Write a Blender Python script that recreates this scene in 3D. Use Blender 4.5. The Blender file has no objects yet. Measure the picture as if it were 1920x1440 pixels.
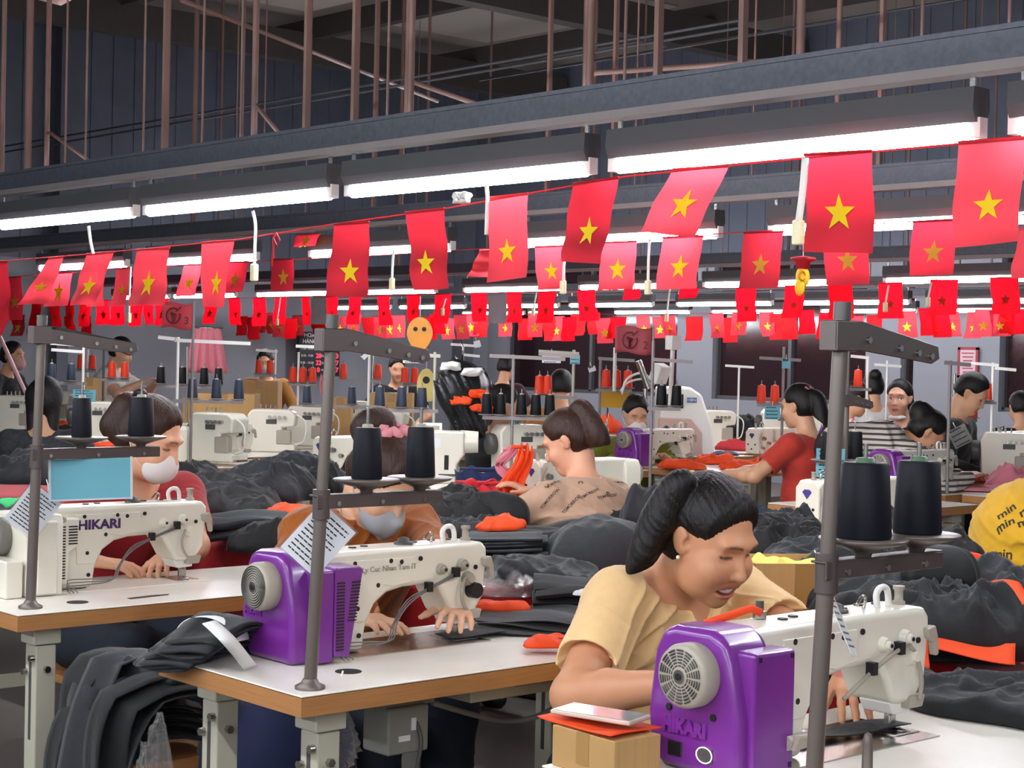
import bpy, math, random
import numpy as np
from mathutils import Vector, Matrix, Euler
SC = bpy.context.scene
COL = SC.collection
PI = math.pi
V = Vector
R_ = math.radians
# ---------------------------------------------------------------- camera (world: x along the tables, y along the rows, z up)
FPX, CAMZ = 3188.76, 1.4133
TH, ROLL, PITCH = 0.728885, 0.0224943, math.atan2(720 - 667.95, 3188.76)
CT, ST = math.cos(TH), math.sin(TH)

def ray(px, py):
    x, y = (px - 960) / FPX, (720 - py) / FPX
    c, s = math.cos(ROLL), math.sin(ROLL)
    x, y = c * x - s * y, s * x + c * y
    fw = math.cos(PITCH) + y * math.sin(PITCH)
    up = -math.sin(PITCH) + y * math.cos(PITCH)
    X, Z = x / fw, up / fw
    return V((X * CT + ST, -X * ST + CT, Z))
O_ = V((0, 0, CAMZ))
def pd(px, py, d): return O_ + ray(px, py) * d
def pu(px, py, u):
    r = ray(px, py); return O_ + r * (u / r.x)
def pv(px, py, v):
    r = ray(px, py); return O_ + r * (v / r.y)
def pz(px, py, z):
    r = ray(px, py); return O_ + r * ((z - CAMZ) / r.z)

cam = bpy.data.cameras.new('camera')
cam.sensor_width = 36; cam.lens = 36 * FPX / 1920; cam.clip_start = .1; cam.clip_end = 200
camo = bpy.data.objects.new('camera', cam); COL.objects.link(camo)
Rr, Ff, Uu = V((CT, -ST, 0)), V((ST, CT, 0)), V((0, 0, 1))
fwd = Ff * math.cos(PITCH) - Uu * math.sin(PITCH)
up0 = Ff * math.sin(PITCH) + Uu * math.cos(PITCH)
rgt = Rr * math.cos(ROLL) + up0 * math.sin(ROLL)
upv = -Rr * math.sin(ROLL) + up0 * math.cos(ROLL)
mw = Matrix((rgt, upv, -fwd)).transposed().to_4x4(); mw.translation = O_
camo.matrix_world = mw
SC.camera = camo
SC.view_settings.view_transform = 'Standard'; SC.view_settings.look = 'None'
SC.view_settings.gamma = 1; SC.view_settings.exposure = 1.4
SC.cycles.max_bounces = 6; SC.cycles.use_denoising = True
SC.cycles.diffuse_bounces = 3; SC.cycles.glossy_bounces = 3; SC.cycles.transparent_max_bounces = 12
SC.cycles.sample_clamp_indirect = 6
w = bpy.data.worlds.new('world'); SC.world = w; w.use_nodes = True
w.node_tree.nodes['Background'].inputs[0].default_value = (.75, .85, 1, 1)
w.node_tree.nodes['Background'].inputs[1].default_value = .12

# ---------------------------------------------------------------- materials
def lin(c):
    if isinstance(c, str):
        c = tuple(int(c[i:i + 2], 16) / 255 for i in (0, 2, 4))
        c = tuple(x / 12.92 if x <= .04045 else ((x + .055) / 1.055) ** 2.4 for x in c)
    return tuple(c)
_M = {}
def mat(name, col='808080', rough=.5, metal=0, var=.06, vs=8, bump=0, bs=60, sheen=0, emit=0, trans=0, alpha=1, attr=False, spec=.5, stretch=None, tl=0, coat=0, dark=None):
    if name in _M: return _M[name]
    m = bpy.data.materials.new(name); m.use_nodes = True
    nt = m.node_tree; N = nt.nodes; L = nt.links
    b = N['Principled BSDF']; c = lin(col)
    b.inputs['Base Color'].default_value = (*c, 1)
    b.inputs['Roughness'].default_value = rough; b.inputs['Metallic'].default_value = metal
    b.inputs['Specular IOR Level'].default_value = spec
    if coat: b.inputs['Coat Weight'].default_value = coat; b.inputs['Coat Roughness'].default_value = .12
    if sheen:
        b.inputs['Sheen Weight'].default_value = sheen; b.inputs['Sheen Roughness'].default_value = .45
    if trans: b.inputs['Transmission Weight'].default_value = trans
    if alpha < 1: b.inputs['Alpha'].default_value = alpha
    if emit:
        b.inputs['Emission Color'].default_value = (*c, 1); b.inputs['Emission Strength'].default_value = emit
    tc = N.new('ShaderNodeTexCoord'); src = tc.outputs['Object']
    if stretch:
        mp = N.new('ShaderNodeMapping'); mp.inputs['Scale'].default_value = stretch
        L.new(src, mp.inputs[0]); src = mp.outputs[0]
    colout = None
    if attr:
        a = N.new('ShaderNodeAttribute'); a.attribute_name = 'tint'; colout = a.outputs['Color']
    if var:
        n = N.new('ShaderNodeTexNoise'); n.inputs['Scale'].default_value = vs; n.inputs['Detail'].default_value = 5
        L.new(src, n.inputs['Vector'])
        mx = N.new('ShaderNodeMix'); mx.data_type = 'RGBA'; mx.blend_type = 'MULTIPLY' if colout else 'MIX'
        if colout:
            rp = N.new('ShaderNodeMapRange'); rp.inputs[3].default_value = 1 - var; rp.inputs[4].default_value = 1 + var
            L.new(n.outputs['Fac'], rp.inputs[0]); mx.inputs['Factor'].default_value = 1
            L.new(colout, mx.inputs['A']); L.new(rp.outputs[0], mx.inputs['B'])
        else:
            L.new(n.outputs['Fac'], mx.inputs['Factor'])
            d = lin(dark) if dark else tuple(x * (1 - 2 * var) for x in c)
            mx.inputs['A'].default_value = (*d, 1)
            mx.inputs['B'].default_value = (*(min(1, x * (1 + var)) for x in c), 1)
        colout = mx.outputs['Result']
    if colout: L.new(colout, b.inputs['Base Color'])
    if bump:
        n2 = N.new('ShaderNodeTexNoise'); n2.inputs['Scale'].default_value = bs; n2.inputs['Detail'].default_value = 4
        L.new(src, n2.inputs['Vector'])
        bp = N.new('ShaderNodeBump'); bp.inputs['Strength'].default_value = bump; bp.inputs['Distance'].default_value = .004
        L.new(n2.outputs['Fac'], bp.inputs['Height']); L.new(bp.outputs[0], b.inputs['Normal'])
    if tl:
        t = N.new('ShaderNodeBsdfTranslucent'); mixs = N.new('ShaderNodeMixShader'); mixs.inputs[0].default_value = tl
        if colout: L.new(colout, t.inputs[0])
        else: t.inputs[0].default_value = (*c, 1)
        L.new(b.outputs[0], mixs.inputs[1]); L.new(t.outputs[0], mixs.inputs[2])
        L.new(mixs.outputs[0], N['Material Output'].inputs[0])
    _M[name] = m
    return m

# ---------------------------------------------------------------- objects
def tag(o, label=None, cat=None, group=None, kind=None):
    if label: o['label'] = label
    if cat: o['category'] = cat
    if group: o['group'] = group
    if kind: o['kind'] = kind
    return o
def thing(name, label, cat, loc=(0, 0, 0), rz=0, group=None, rot=None, sc=1):
    o = bpy.data.objects.new(name, None); COL.objects.link(o); o.empty_display_size = .05
    o.location = loc; o.rotation_euler = rot if rot else (0, 0, rz); o.scale = (sc,) * 3
    return tag(o, label, cat, group)
def link(name, me, m, parent=None, loc=None, mx=None):
    o = bpy.data.objects.new(name, me); COL.objects.link(o)
    for x in (m if isinstance(m, (list, tuple)) else [m]): me.materials.append(x)
    if parent: o.parent = parent
    if mx is not None: o.matrix_basis = mx
    if loc is not None: o.location = loc
    return o
def kids(o): return [c for c in bpy.data.objects if c.parent == o]
def dup(root, loc, rz=None, label=None, group=None, sc=None, rot=None):
    r = root.copy(); COL.objects.link(r); r.location = loc
    if rz is not None: r.rotation_euler = (0, 0, rz)
    if rot is not None: r.rotation_euler = rot
    if sc is not None: r.scale = (sc,) * 3 if isinstance(sc, (int, float)) else sc
    if label: r['label'] = label
    if group: r['group'] = group
    for ch in root.children:
        c = ch.copy(); COL.objects.link(c); c.parent = r
        for g in ch.children:
            d = g.copy(); COL.objects.link(d); d.parent = c
    return r

def basis(d):
    d = V(d).normalized(); a = V((0, 0, 1)) if abs(d.z) < .9 else V((1, 0, 0))
    x = a.cross(d).normalized(); return x, d.cross(x), d

class G:
    def __init__(s): s.v = []; s.f = []; s.sm = []; s.mi = []
    def add(s, vs, fs, smooth=False, m=0):
        b = len(s.v); s.v += [tuple(p) for p in vs]
        for f in fs: s.f.append([b + i for i in f]); s.sm.append(smooth); s.mi.append(m)
        return s
    def box(s, c, d, R=None, m=0):
        c = V(c); h = V(d) / 2; vs = []
        for z in (-1, 1):
            for y in (-1, 1):
                for x in (-1, 1):
                    p = V((x * h.x, y * h.y, z * h.z)); vs.append(c + (R @ p if R else p))
        return s.add(vs, [(0, 2, 3, 1), (4, 5, 7, 6), (0, 1, 5, 4), (2, 6, 7, 3), (0, 4, 6, 2), (1, 3, 7, 5)], False, m)
    def bar(s, p0, p1, w, h=None, up=(0, 0, 1), m=0):
        p0, p1 = V(p0), V(p1); d = (p1 - p0); L = d.length; d.normalize(); u = V(up)
        if abs(d.dot(u)) > .95: u = V((1, 0, 0))
        x = d.cross(u).normalized(); u = x.cross(d)
        R = Matrix((x, d, u)).transposed()
        return s.box((p0 + p1) / 2, (w, L, h or w), R, m)
    def cyl(s, p0, p1, r0, r1=None, n=14, m=0, cap=True):
        r1 = r0 if r1 is None else r1; p0, p1 = V(p0), V(p1); x, y, z = basis(p1 - p0); vs = []
        for p, r in ((p0, r0), (p1, r1)):
            for i in range(n):
                a = 2 * PI * i / n; vs.append(p + (x * math.cos(a) + y * math.sin(a)) * r)
        s.add(vs, [(i, (i + 1) % n, n + (i + 1) % n, n + i) for i in range(n)], True, m)
        if cap: s.add(vs, [tuple(range(n - 1, -1, -1)), tuple(range(n, 2 * n))], False, m)
        return s
    def lathe(s, prof, o=(0, 0, 0), ax=(0, 0, 1), n=24, m=0, smooth=True):
        o = V(o); x, y, z = basis(ax); vs = []; k = len(prof)
        for r, h in prof:
            for i in range(n):
                a = 2 * PI * i / n; vs.append(o + z * h + (x * math.cos(a) + y * math.sin(a)) * max(r, 1e-4))
        fs = [(j * n + i, j * n + (i + 1) % n, (j + 1) * n + (i + 1) % n, (j + 1) * n + i) for j in range(k - 1) for i in range(n)]
        s.add(vs, fs, smooth, m)
        return s.add(vs, [tuple(range(n - 1, -1, -1)), tuple(range((k - 1) * n, k * n))], False, m)
    def tube(s, pts, r, n=8, m=0, sub=0):
        pts = [V(p) for p in pts]
        if sub:
            if isinstance(r, (list, tuple)): r = [float(a) for a in np.interp(np.linspace(0, len(pts) - 1, (len(pts) - 1) * sub + 1), range(len(r)), r)]
            pts = spline(pts, sub)
        vs = []; k = len(pts); px = None
        for j, p in enumerate(pts):
            d = (pts[min(j + 1, k - 1)] - pts[max(j - 1, 0)]).normalized()
            if px is None: px, py, _ = basis(d)
            else:
                px = (px - d * px.dot(d)).normalized()
            py = d.cross(px); rr = r[j] if isinstance(r, (list, tuple)) else r
            for i in range(n):
                a = 2 * PI * i / n; vs.append(p + (px * math.cos(a) + py * math.sin(a)) * rr)
        fs = [(j * n + i, j * n + (i + 1) % n, (j + 1) * n + (i + 1) % n, (j + 1) * n + i) for j in range(k - 1) for i in range(n)]
        fs += [tuple(range(n - 1, -1, -1)), tuple(range((k - 1) * n, k * n))]
        return s.add(vs, fs, True, m)
    def prism(s, poly, a0, a1, plane='xz', m=0):
        """poly in the named plane, extruded along the remaining axis from a0 to a1"""
        n = len(poly); mk = {'xz': lambda a, b, e: (a, e, b), 'yz': lambda a, b, e: (e, a, b), 'xy': lambda a, b, e: (a, b, e)}[plane]
        vs = [mk(a, b, a0) for a, b in poly] + [mk(a, b, a1) for a, b in poly]
        fs = [tuple(range(n)), tuple(range(2 * n - 1, n - 1, -1))] + [(i, n + i, n + (i + 1) % n, (i + 1) % n) for i in range(n)]
        area = sum(poly[i][0] * poly[(i + 1) % n][1] - poly[(i + 1) % n][0] * poly[i][1] for i in range(n))
        flip = (area > 0) == ((a1 > a0) != (plane == 'xz'))
        if flip: fs = [f[::-1] for f in fs]
        return s.add(vs, fs, False, m)
    def ell(s, c, r, nu=16, nv=10, R=None, m=0):
        c = V(c); r = (r,) * 3 if isinstance(r, (int, float)) else r; vs = []
        for j in range(nv + 1):
            t = PI * j / nv
            for i in range(nu):
                a = 2 * PI * i / nu; rr = max(math.sin(t), 1e-3)
                p = V((r[0] * rr * math.cos(a), r[1] * rr * math.sin(a), -r[2] * math.cos(t))); vs.append(c + (R @ p if R else p))
        return s.add(vs, [(j * nu + i, j * nu + (i + 1) % nu, (j + 1) * nu + (i + 1) % nu, (j + 1) * nu + i) for j in range(nv) for i in range(nu)], True, m)
    def grid(s, rows, smooth=True, m=0, flip=False):
        """rows: list of lists of points"""
        n = len(rows[0]); vs = [p for r in rows for p in r]
        fs = [(j * n + i, j * n + i + 1, (j + 1) * n + i + 1, (j + 1) * n + i) for j in range(len(rows) - 1) for i in range(n - 1)]
        return s.add(vs, [f[::-1] for f in fs] if flip else fs, smooth, m)
    def mesh(s, name):
        me = bpy.data.meshes.new(name); me.from_pydata(s.v, [], s.f)
        me.polygons.foreach_set('use_smooth', s.sm); me.polygons.foreach_set('material_index', s.mi)
        me.update(); return me
    def build(s, name, m, parent=None, bevel=0, seg=2, solid=0, sub=0, ang=35):
        o = link(name, s.mesh(name), m, parent)
        if solid:
            md = o.modifiers.new('s', 'SOLIDIFY'); md.thickness = solid; md.offset = 0
        if bevel:
            md = o.modifiers.new('b', 'BEVEL'); md.width = bevel; md.segments = seg; md.limit_method = 'ANGLE'; md.angle_limit = R_(ang)
            md.harden_normals = True; md.use_clamp_overlap = True
            o.data.polygons.foreach_set('use_smooth', [True] * len(o.data.polygons))
            o.data.set_sharp_from_angle(angle=R_(40))
        if sub:
            md = o.modifiers.new('u', 'SUBSURF'); md.levels = sub; md.render_levels = sub
        return o

def spline(pts, sub):
    out = []
    for i in range(len(pts) - 1):
        p0, p1, p2, p3 = pts[max(i - 1, 0)], pts[i], pts[i + 1], pts[min(i + 2, len(pts) - 1)]
        for k in range(sub):
            t = k / sub
            out.append(.5 * ((2 * p1) + (p2 - p0) * t + (2 * p0 - 5 * p1 + 4 * p2 - p3) * t * t + (3 * p1 - p0 - 3 * p2 + p3) * t ** 3))
    return out + [pts[-1]]

def text_obj(txt, size, m, parent, mx, name='lettering', ext=.0006, bold=0, align='CENTER', sx=1, space=1):
    cu = bpy.data.curves.new('t', 'FONT'); cu.body = txt; cu.size = size; cu.extrude = ext; cu.offset = bold
    cu.align_x = align; cu.align_y = 'CENTER'; cu.resolution_u = 3; cu.space_character = space
    t = bpy.data.objects.new('t', cu); COL.objects.link(t)
    dg = bpy.context.evaluated_depsgraph_get()
    me = bpy.data.meshes.new_from_object(t.evaluated_get(dg))
    bpy.data.objects.remove(t); bpy.data.curves.remove(cu)
    if sx != 1: me.transform(Matrix.Diagonal((sx, 1, 1, 1)))
    return link(name, me, m, parent, mx=mx)
def frame(o, x, y):
    """matrix with local x -> x, y -> y, z -> x cross y, at o"""
    x, y = V(x).normalized(), V(y).normalized(); z = x.cross(y).normalized(); y = z.cross(x)
    m = Matrix((x, y, z)).transposed().to_4x4(); m.translation = V(o); return m

# ---------------------------------------------------------------- distance-field surfaces (bodies, clothes, hair)
class SDF:
    def __init__(s, lo, hi, h):
        s.lo = np.array(lo, np.float32); s.h = h
        s.n = [int((hi[i] - lo[i]) / h) + 2 for i in range(3)]
        s.ax = [s.lo[i] + h * np.arange(s.n[i], dtype=np.float32) for i in range(3)]
        s.D = np.full(s.n, 9., np.float32)
    def sub(s, lo, hi):
        sl = []
        for i in range(3):
            a = max(0, int((lo[i] - s.lo[i]) / s.h)); b = min(s.n[i], int((hi[i] - s.lo[i]) / s.h) + 2)
            if b <= a: return None
            sl.append(slice(a, b))
        P = np.meshgrid(s.ax[0][sl[0]], s.ax[1][sl[1]], s.ax[2][sl[2]], indexing='ij', sparse=True)
        return tuple(sl), P
    def put(s, lo, hi, f, k, op='u'):
        g = s.sub([a - 2 * k - 2 * s.h for a in lo], [a + 2 * k + 2 * s.h for a in hi])
        if g is None: return s
        sl, P = g; d = f(*P).astype(np.float32); D = s.D[sl]; k = max(k, 1e-4)
        if op == 'u':
            hh = np.maximum(k - np.abs(D - d), 0) / k; s.D[sl] = np.minimum(D, d) - hh * hh * k * .25
        elif op == 's':
            d = -d; hh = np.maximum(k - np.abs(D - d), 0) / k; s.D[sl] = np.maximum(D, d) + hh * hh * k * .25
        return s
    def cone(s, a, b, r0, r1=None, k=.02, op='u', fl=None):
        """round cone; fl = (direction, factor): squeeze the cross-section along direction"""
        r1 = r0 if r1 is None else r1; a = np.array(a, np.float32); b = np.array(b, np.float32); ba = b - a; L2 = float(ba @ ba) + 1e-9
        e = 1
        if fl is not None:
            e = max(1, fl[1]); dr = np.array(fl[0], np.float32)
        R = max(r0, r1) * e
        def f(x, y, z):
            px, py, pz_ = x - a[0], y - a[1], z - a[2]
            t = np.clip((px * ba[0] + py * ba[1] + pz_ * ba[2]) / L2, 0, 1)
            qx, qy, qz = px - t * ba[0], py - t * ba[1], pz_ - t * ba[2]
            q2 = qx * qx + qy * qy + qz * qz
            if fl is not None:
                w_ = qx * dr[0] + qy * dr[1] + qz * dr[2]
                q2 = q2 + w_ * w_ * (1 / fl[1] ** 2 - 1)
            return np.sqrt(q2) - (r0 + (r1 - r0) * t)
        return s.put(np.minimum(a, b) - R, np.maximum(a, b) + R, f, k, op)
    def ell(s, c, r, M=None, k=.02, op='u'):
        c = np.array(c, np.float32); r = np.array((r,) * 3 if isinstance(r, (int, float)) else r, np.float32)
        A = np.array(M, np.float32).T if M is not None else np.eye(3, dtype=np.float32); R = float(r.max())
        def f(x, y, z):
            p = [x - c[0], y - c[1], z - c[2]]; k0 = 0; k1 = 0
            for i in range(3):
                q = A[i, 0] * p[0] + A[i, 1] * p[1] + A[i, 2] * p[2]
                k0 = k0 + (q / r[i]) ** 2; k1 = k1 + (q / r[i] ** 2) ** 2
            k0 = np.sqrt(k0); return k0 * (k0 - 1) / np.maximum(np.sqrt(k1), 1e-6)
        return s.put(c - R, c + R, f, k, op)
    def plane(s, o, n, k=.01):
        """cut away the half space in front of n"""
        o = V(o); n = V(n).normalized(); sl, P = s.sub(s.lo, s.lo + np.array(s.n) * s.h)
        d = (P[0] - o.x) * n.x + (P[1] - o.y) * n.y + (P[2] - o.z) * n.z
        hh = np.maximum(k - np.abs(s.D - d), 0) / k; s.D = (np.maximum(s.D, d) + hh * hh * k * .25).astype(np.float32); return s
    def warp(s, f):
        s.D += f(*np.meshgrid(*s.ax, indexing='ij', sparse=True)).astype(np.float32); return s
    def mesh(s, name, smooth=1):
        D = s.D; n = s.n; ins = D < 0
        ins[0] = ins[-1] = False; ins[:, 0] = ins[:, -1] = False; ins[:, :, 0] = ins[:, :, -1] = False
        D = np.where(ins, D, np.abs(D) + 1e-6)
        cs = [ins[a:n[0] - 1 + a, b:n[1] - 1 + b, c:n[2] - 1 + c] for a in (0, 1) for b in (0, 1) for c in (0, 1)]
        al = cs[0].copy(); an = cs[0].copy()
        for c in cs[1:]: al &= c; an |= c
        act = an & ~al
        I = np.argwhere(act)
        cid = np.full(act.shape, -1, np.int32); cid[act] = np.arange(len(I), dtype=np.int32)
        offs = [(a, b, c) for a in (0, 1) for b in (0, 1) for c in (0, 1)]
        val = [D[I[:, 0] + o[0], I[:, 1] + o[1], I[:, 2] + o[2]] for o in offs]
        acc = np.zeros((len(I), 3), np.float32); cnt = np.zeros(len(I), np.float32)
        for i in range(8):
            for j in range(i + 1, 8):
                a, b = np.array(offs[i]), np.array(offs[j])
                if np.abs(a - b).sum() != 1: continue
                mk = (val[i] < 0) != (val[j] < 0); t = val[i] / (val[i] - val[j] + 1e-12)
                t = np.where(mk, t, 0); p = a + t[:, None] * (b - a); acc += np.where(mk[:, None], p, 0); cnt += mk
        vs = (I + acc / np.maximum(cnt, 1)[:, None]) * s.h + s.lo
        F = []
        for ax in range(3):
            u, v = (ax + 1) % 3, (ax + 2) % 3
            A = np.take(ins, range(n[ax] - 1), ax); Bq = np.take(ins, range(1, n[ax]), ax)
            for flip in (0, 1):
                E = np.argwhere((A & ~Bq) if not flip else (~A & Bq))
                if not len(E): continue
                ok = (E[:, u] > 0) & (E[:, v] > 0) & (E[:, u] < n[u] - 1) & (E[:, v] < n[v] - 1); E = E[ok]
                q = []
                for du, dv in ((-1, -1), (0, -1), (0, 0), (-1, 0)):
                    e = E.copy(); e[:, u] += du; e[:, v] += dv; q.append(cid[e[:, 0], e[:, 1], e[:, 2]])
                q = np.stack(q, 1); F.append(q[:, ::-1] if flip else q)
        F = np.concatenate(F) if F else np.zeros((0, 4), np.int32)
        F = F[(F >= 0).all(1)]
        return npmesh(name, vs, F)

def npmesh(name, vs, F):
    me = bpy.data.meshes.new(name)
    me.vertices.add(len(vs)); me.vertices.foreach_set('co', np.ascontiguousarray(vs, np.float32).ravel())
    k = F.shape[1]
    me.loops.add(len(F) * k); me.loops.foreach_set('vertex_index', np.ascontiguousarray(F, np.int32).ravel())
    me.polygons.add(len(F)); me.polygons.foreach_set('loop_start', np.arange(len(F), dtype=np.int32) * k)
    me.polygons.foreach_set('use_smooth', np.ones(len(F), bool))
    me.update(calc_edges=True); me.validate(); return me
def coords(me):
    a = np.empty(len(me.vertices) * 3, np.float32); me.vertices.foreach_get('co', a); return a.reshape(-1, 3)
def tint(me, cols):
    at = me.color_attributes.new('tint', 'FLOAT_COLOR', 'POINT')
    c = np.ones((len(me.vertices), 4), np.float32); c[:, :3] = cols; at.data.foreach_set('color', c.ravel())
def wob(p, seed, f, oct=3):
    """cheap smooth noise on n x k points, about -1..1"""
    rs = np.random.RandomState(seed); out = 0; a = 1; tot = 0
    for o in range(oct):
        for _ in range(4):
            d = rs.normal(size=p.shape[1]); d /= np.linalg.norm(d)
            out = out + a * np.sin(p @ d * f * (0.7 + .6 * rs.rand()) + rs.rand() * 6.28 + 1.3 * np.sin(p @ rs.normal(size=p.shape[1]) * f * .6 + rs.rand() * 6))
        tot += a * 2; a *= .5; f *= 2.1
    return out / tot
# ---------------------------------------------------------------- palette
m_cream = mat('machine cream enamel', 'e2dccb', .32, var=.03, coat=.3)
m_white = mat('white enamel', 'e9e6df', .35, var=.03)
m_purple = mat('purple plastic', '742a8a', .3, var=.05, coat=.35)
m_grey = mat('warm grey plastic', 'a59c8d', .45, var=.05)
m_dgrey = mat('dark grey plastic', '4a4745', .5)
m_black = mat('black rubber', '121214', .5)
m_steel = mat('steel', 'b9b6ae', .25, 1, var=.08)
m_pole = mat('taupe painted pole', '6a6059', .38, .25, var=.06)
m_arm = mat('brown grey stand arm', '574c49', .42, .25, var=.08)
m_lam = mat('white laminate', 'f1ece2', .25, var=.05, vs=5, dark='dcd5c8')
m_wood = mat('wood edge', 'b07a48', .45, var=.16, vs=6, stretch=(1.5, 1.5, 30))
m_leg = mat('cream leg enamel', 'b9b5a2', .45, var=.05)
m_navy = mat('navy thread', '0b0b17', .6, var=.25, vs=3, stretch=(1, 1, 260), spec=.25)
m_blk = mat('black thread', '0c0c0f', .6, spec=.25, var=.2, vs=3, stretch=(1, 1, 260))
m_bluethread = mat('dark blue thread', '2b3547', .6, var=.2, vs=3, stretch=(1, 1, 260))
m_orange = mat('orange thread', 'f03c14', .6, var=.12, vs=3, stretch=(1, 1, 260))
m_red = mat('red flag cloth', 'cf2030', .75, var=.05, vs=4, tl=.5, bump=.15, bs=300)
m_rosy = mat('pale red flag cloth', 'd83a46', .75, var=.05, vs=4, tl=.42, bump=.15, bs=300)
m_dred = mat('dark red flag cloth', 'b01c2a', .75, var=.05, vs=4, tl=.4, bump=.15, bs=300)  # dark tone; also carries the weaker light on some second-row flags
m_star = mat('yellow star print', 'ffe600', .7, var=.03, tl=.3)
m_bstar = mat('backlit star print', 'c8300e', .7, var=.03, tl=.4)  # star turned toward red: the backlight is put into its colour
m_cord = mat('white cord', 'e8e4da', .5)
m_paper = mat('printed paper', 'e4e4e6', .6, var=.02)
m_ink = mat('black ink', '26262a', .7)
m_sleeve = mat('clear plastic sleeve', 'f2f4f6', .12, trans=.95, alpha=.35, var=0)
m_blue = mat('blue sign card', '6fb3c2', .4, var=.05)
m_lbl = mat('purple letters', '43265e', .4)
m_yel = mat('yellow caution', 'e8c414', .5)
m_tube = mat('lit tube', 'f4f8ff', .4, emit=36, var=0)
m_galv = mat('galvanised rail', '5d6068', .5, .55, var=.2, vs=60)
m_galv2 = mat('rail lower flange', '8b8280', .5, .2, var=.06)  # warmer, paler grey: the flange's pinkish lighting is put into the colour
m_batten = mat('batten enamel in shade', '4b4a4c', .45)  # housing is white paint; its unlit darkness is put into this grey
m_rod = mat('painted hanger rod', '8a6a60', .5, var=.1)
m_roddk = mat('grey hanger rod', '56565c', .5, .3)
m_clear = mat('clear film', 'f4f4f4', .15, trans=.9, alpha=.3, var=0, bump=.6, bs=40)
m_card = mat('cardboard', 'b58d57', .7, var=.1, vs=5, stretch=(40, 1, 1))
m_orcl = mat('orange cloth', 'ff5218', .7, var=.06, tl=.2)
m_redcl = mat('red bench cloth', 'c41420', .75, var=.1, vs=3, sheen=.2)
m_pinkcl = mat('pink cloth', 'e58a98', .75, var=.08, tl=.2)
m_screen = mat('dark screen', '20242a', .15)

# ---------------------------------------------------------------- shell
def struct(g, name, m, bevel=0):
    o = g.build(name, m, bevel=bevel); o['kind'] = 'structure'; return o
UW, VW = 15.6, 18.0          # back wall plane (x) and far side wall plane (y)
H = 5.3
m_floor = mat('painted floor', '6d665f', .6, var=.12, vs=2)
m_wall = mat('grey wall paint', '85868e', .7, var=.05, vs=1)
m_clad = mat('blue grey roof sheeting', '5f6472', .6, .1, var=.15, vs=3)
m_ceil = mat('dull ceiling sheeting', '9a9088', .8, var=.15, vs=1)
m_beam = mat('dark purlin paint', '4a4340', .6, var=.1)
struct(G().box((7, 7.5, -.05), (20, 24, .1)), 'floor', m_floor)
struct(G().box((7, 7.5, H + .05), (20, 24, .1)), 'ceiling', m_ceil)
# back wall (x = UW): grey piers between tall dark windows
def pier_u(px): return pu(px, 700, UW).y
edges = [pier_u(p) for p in (880, 948, 1268, 1335, 1622, 1688, 1712, 1873, 1990)]
g = G()
def wseg(g, y0, y1, z0, z1): g.box((UW + .1, (y0 + y1) / 2, (z0 + z1) / 2), (.2, abs(y1 - y0), z1 - z0))
wseg(g, VW, edges[1], 0, 2.6)
wseg(g, edges[2], edges[3], 0, 2.6); wseg(g, edges[4], edges[5], 0, 2.6); wseg(g, edges[6], edges[7], 0, 2.6); wseg(g, edges[8], -3, 0, 2.6)
for a, b in ((1, 2), (3, 4), (5, 6), (7, 8)): wseg(g, edges[a], edges[b], 0, .95)
struct(g, 'wall_back', m_wall)
m_glass = mat('dark night window', '2a1a1e', .12, var=.1)
m_fr = mat('window frame grey', '4c4a4e', .5)
for k, (a, b) in enumerate(((1, 2), (3, 4), (5, 6), (7, 8))):
    y0, y1 = edges[a], edges[b]
    w_ = struct(G().box((UW + .14, (y0 + y1) / 2, 1.775), (.03, abs(y1 - y0), 1.65)), 'window_%d' % (k + 1), m_glass)
    fr = G()
    for z in (.97, 2.58): fr.box((UW + .1, (y0 + y1) / 2, z), (.06, abs(y1 - y0), .05))
    for q in range(3 if k < 2 else 2):
        n = 2 if k < 2 else 1; fr.box((UW + .1, y0 + (y1 - y0) * (q / n), 1.775), (.06, .05, 1.6))
    fr.build('window_frame', m_fr, w_)
gc = G(); gc.box((UW + .1, 7.5, 2.6 + (H - 2.6) / 2), (.2, 24, H - 2.6))
y = -4
while y < VW: gc.box((UW - .003, y, 2.6 + (H - 2.6) / 2), (.012, .07, H - 2.6)); y += .28
struct(gc, 'trim_1', m_clad)
struct(G().box((6.5, VW + .1, 1.2), (18.2, .2, 2.4)), 'wall_left', m_wall)
gc = G(); gc.box((6.5, VW + .1, 2.4 + (H - 2.4) / 2), (18.2, .2, H - 2.4))
x = -2
while x < UW: gc.box((x, VW - .003, 2.4 + (H - 2.4) / 2), (.07, .012, H - 2.4)); x += .28
struct(gc, 'trim_2', m_clad)
gp = G()
for px, w_ in ((112, .14), (868, .2)):
    p = pv(px, 640, VW - .12); gp.box((p.x, p.y, H / 2), (w_, w_, H))
struct(gp, 'trim_3', mat('steel column paint', '5a5c66', .6))
# roof purlins and rafters
gb = G()
for x in (4, 6.5, 9, 11.5, 14): gb.box((x, 7.5, H - .12), (.12, 22, .24))
for y in (4.5, 8.5, 12.5, 16.5): gb.box((7, y, H - .36), (17, .2, .34))
struct(gb, 'ceiling_beam', m_beam)
m_sky = mat('translucent roof panel', 'b9b2a8', .7, var=.05)
gs = G()
for x, y in ((10.2, 10.4), (12.8, 10.5), (12.8, 14.4), (10.2, 14.5), (12.8, 6.6), (10.2, 6.6)): gs.box((x, y, H - .01), (1.9, 3.2, .02))
struct(gs, 'trim_4', m_sky)

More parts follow.
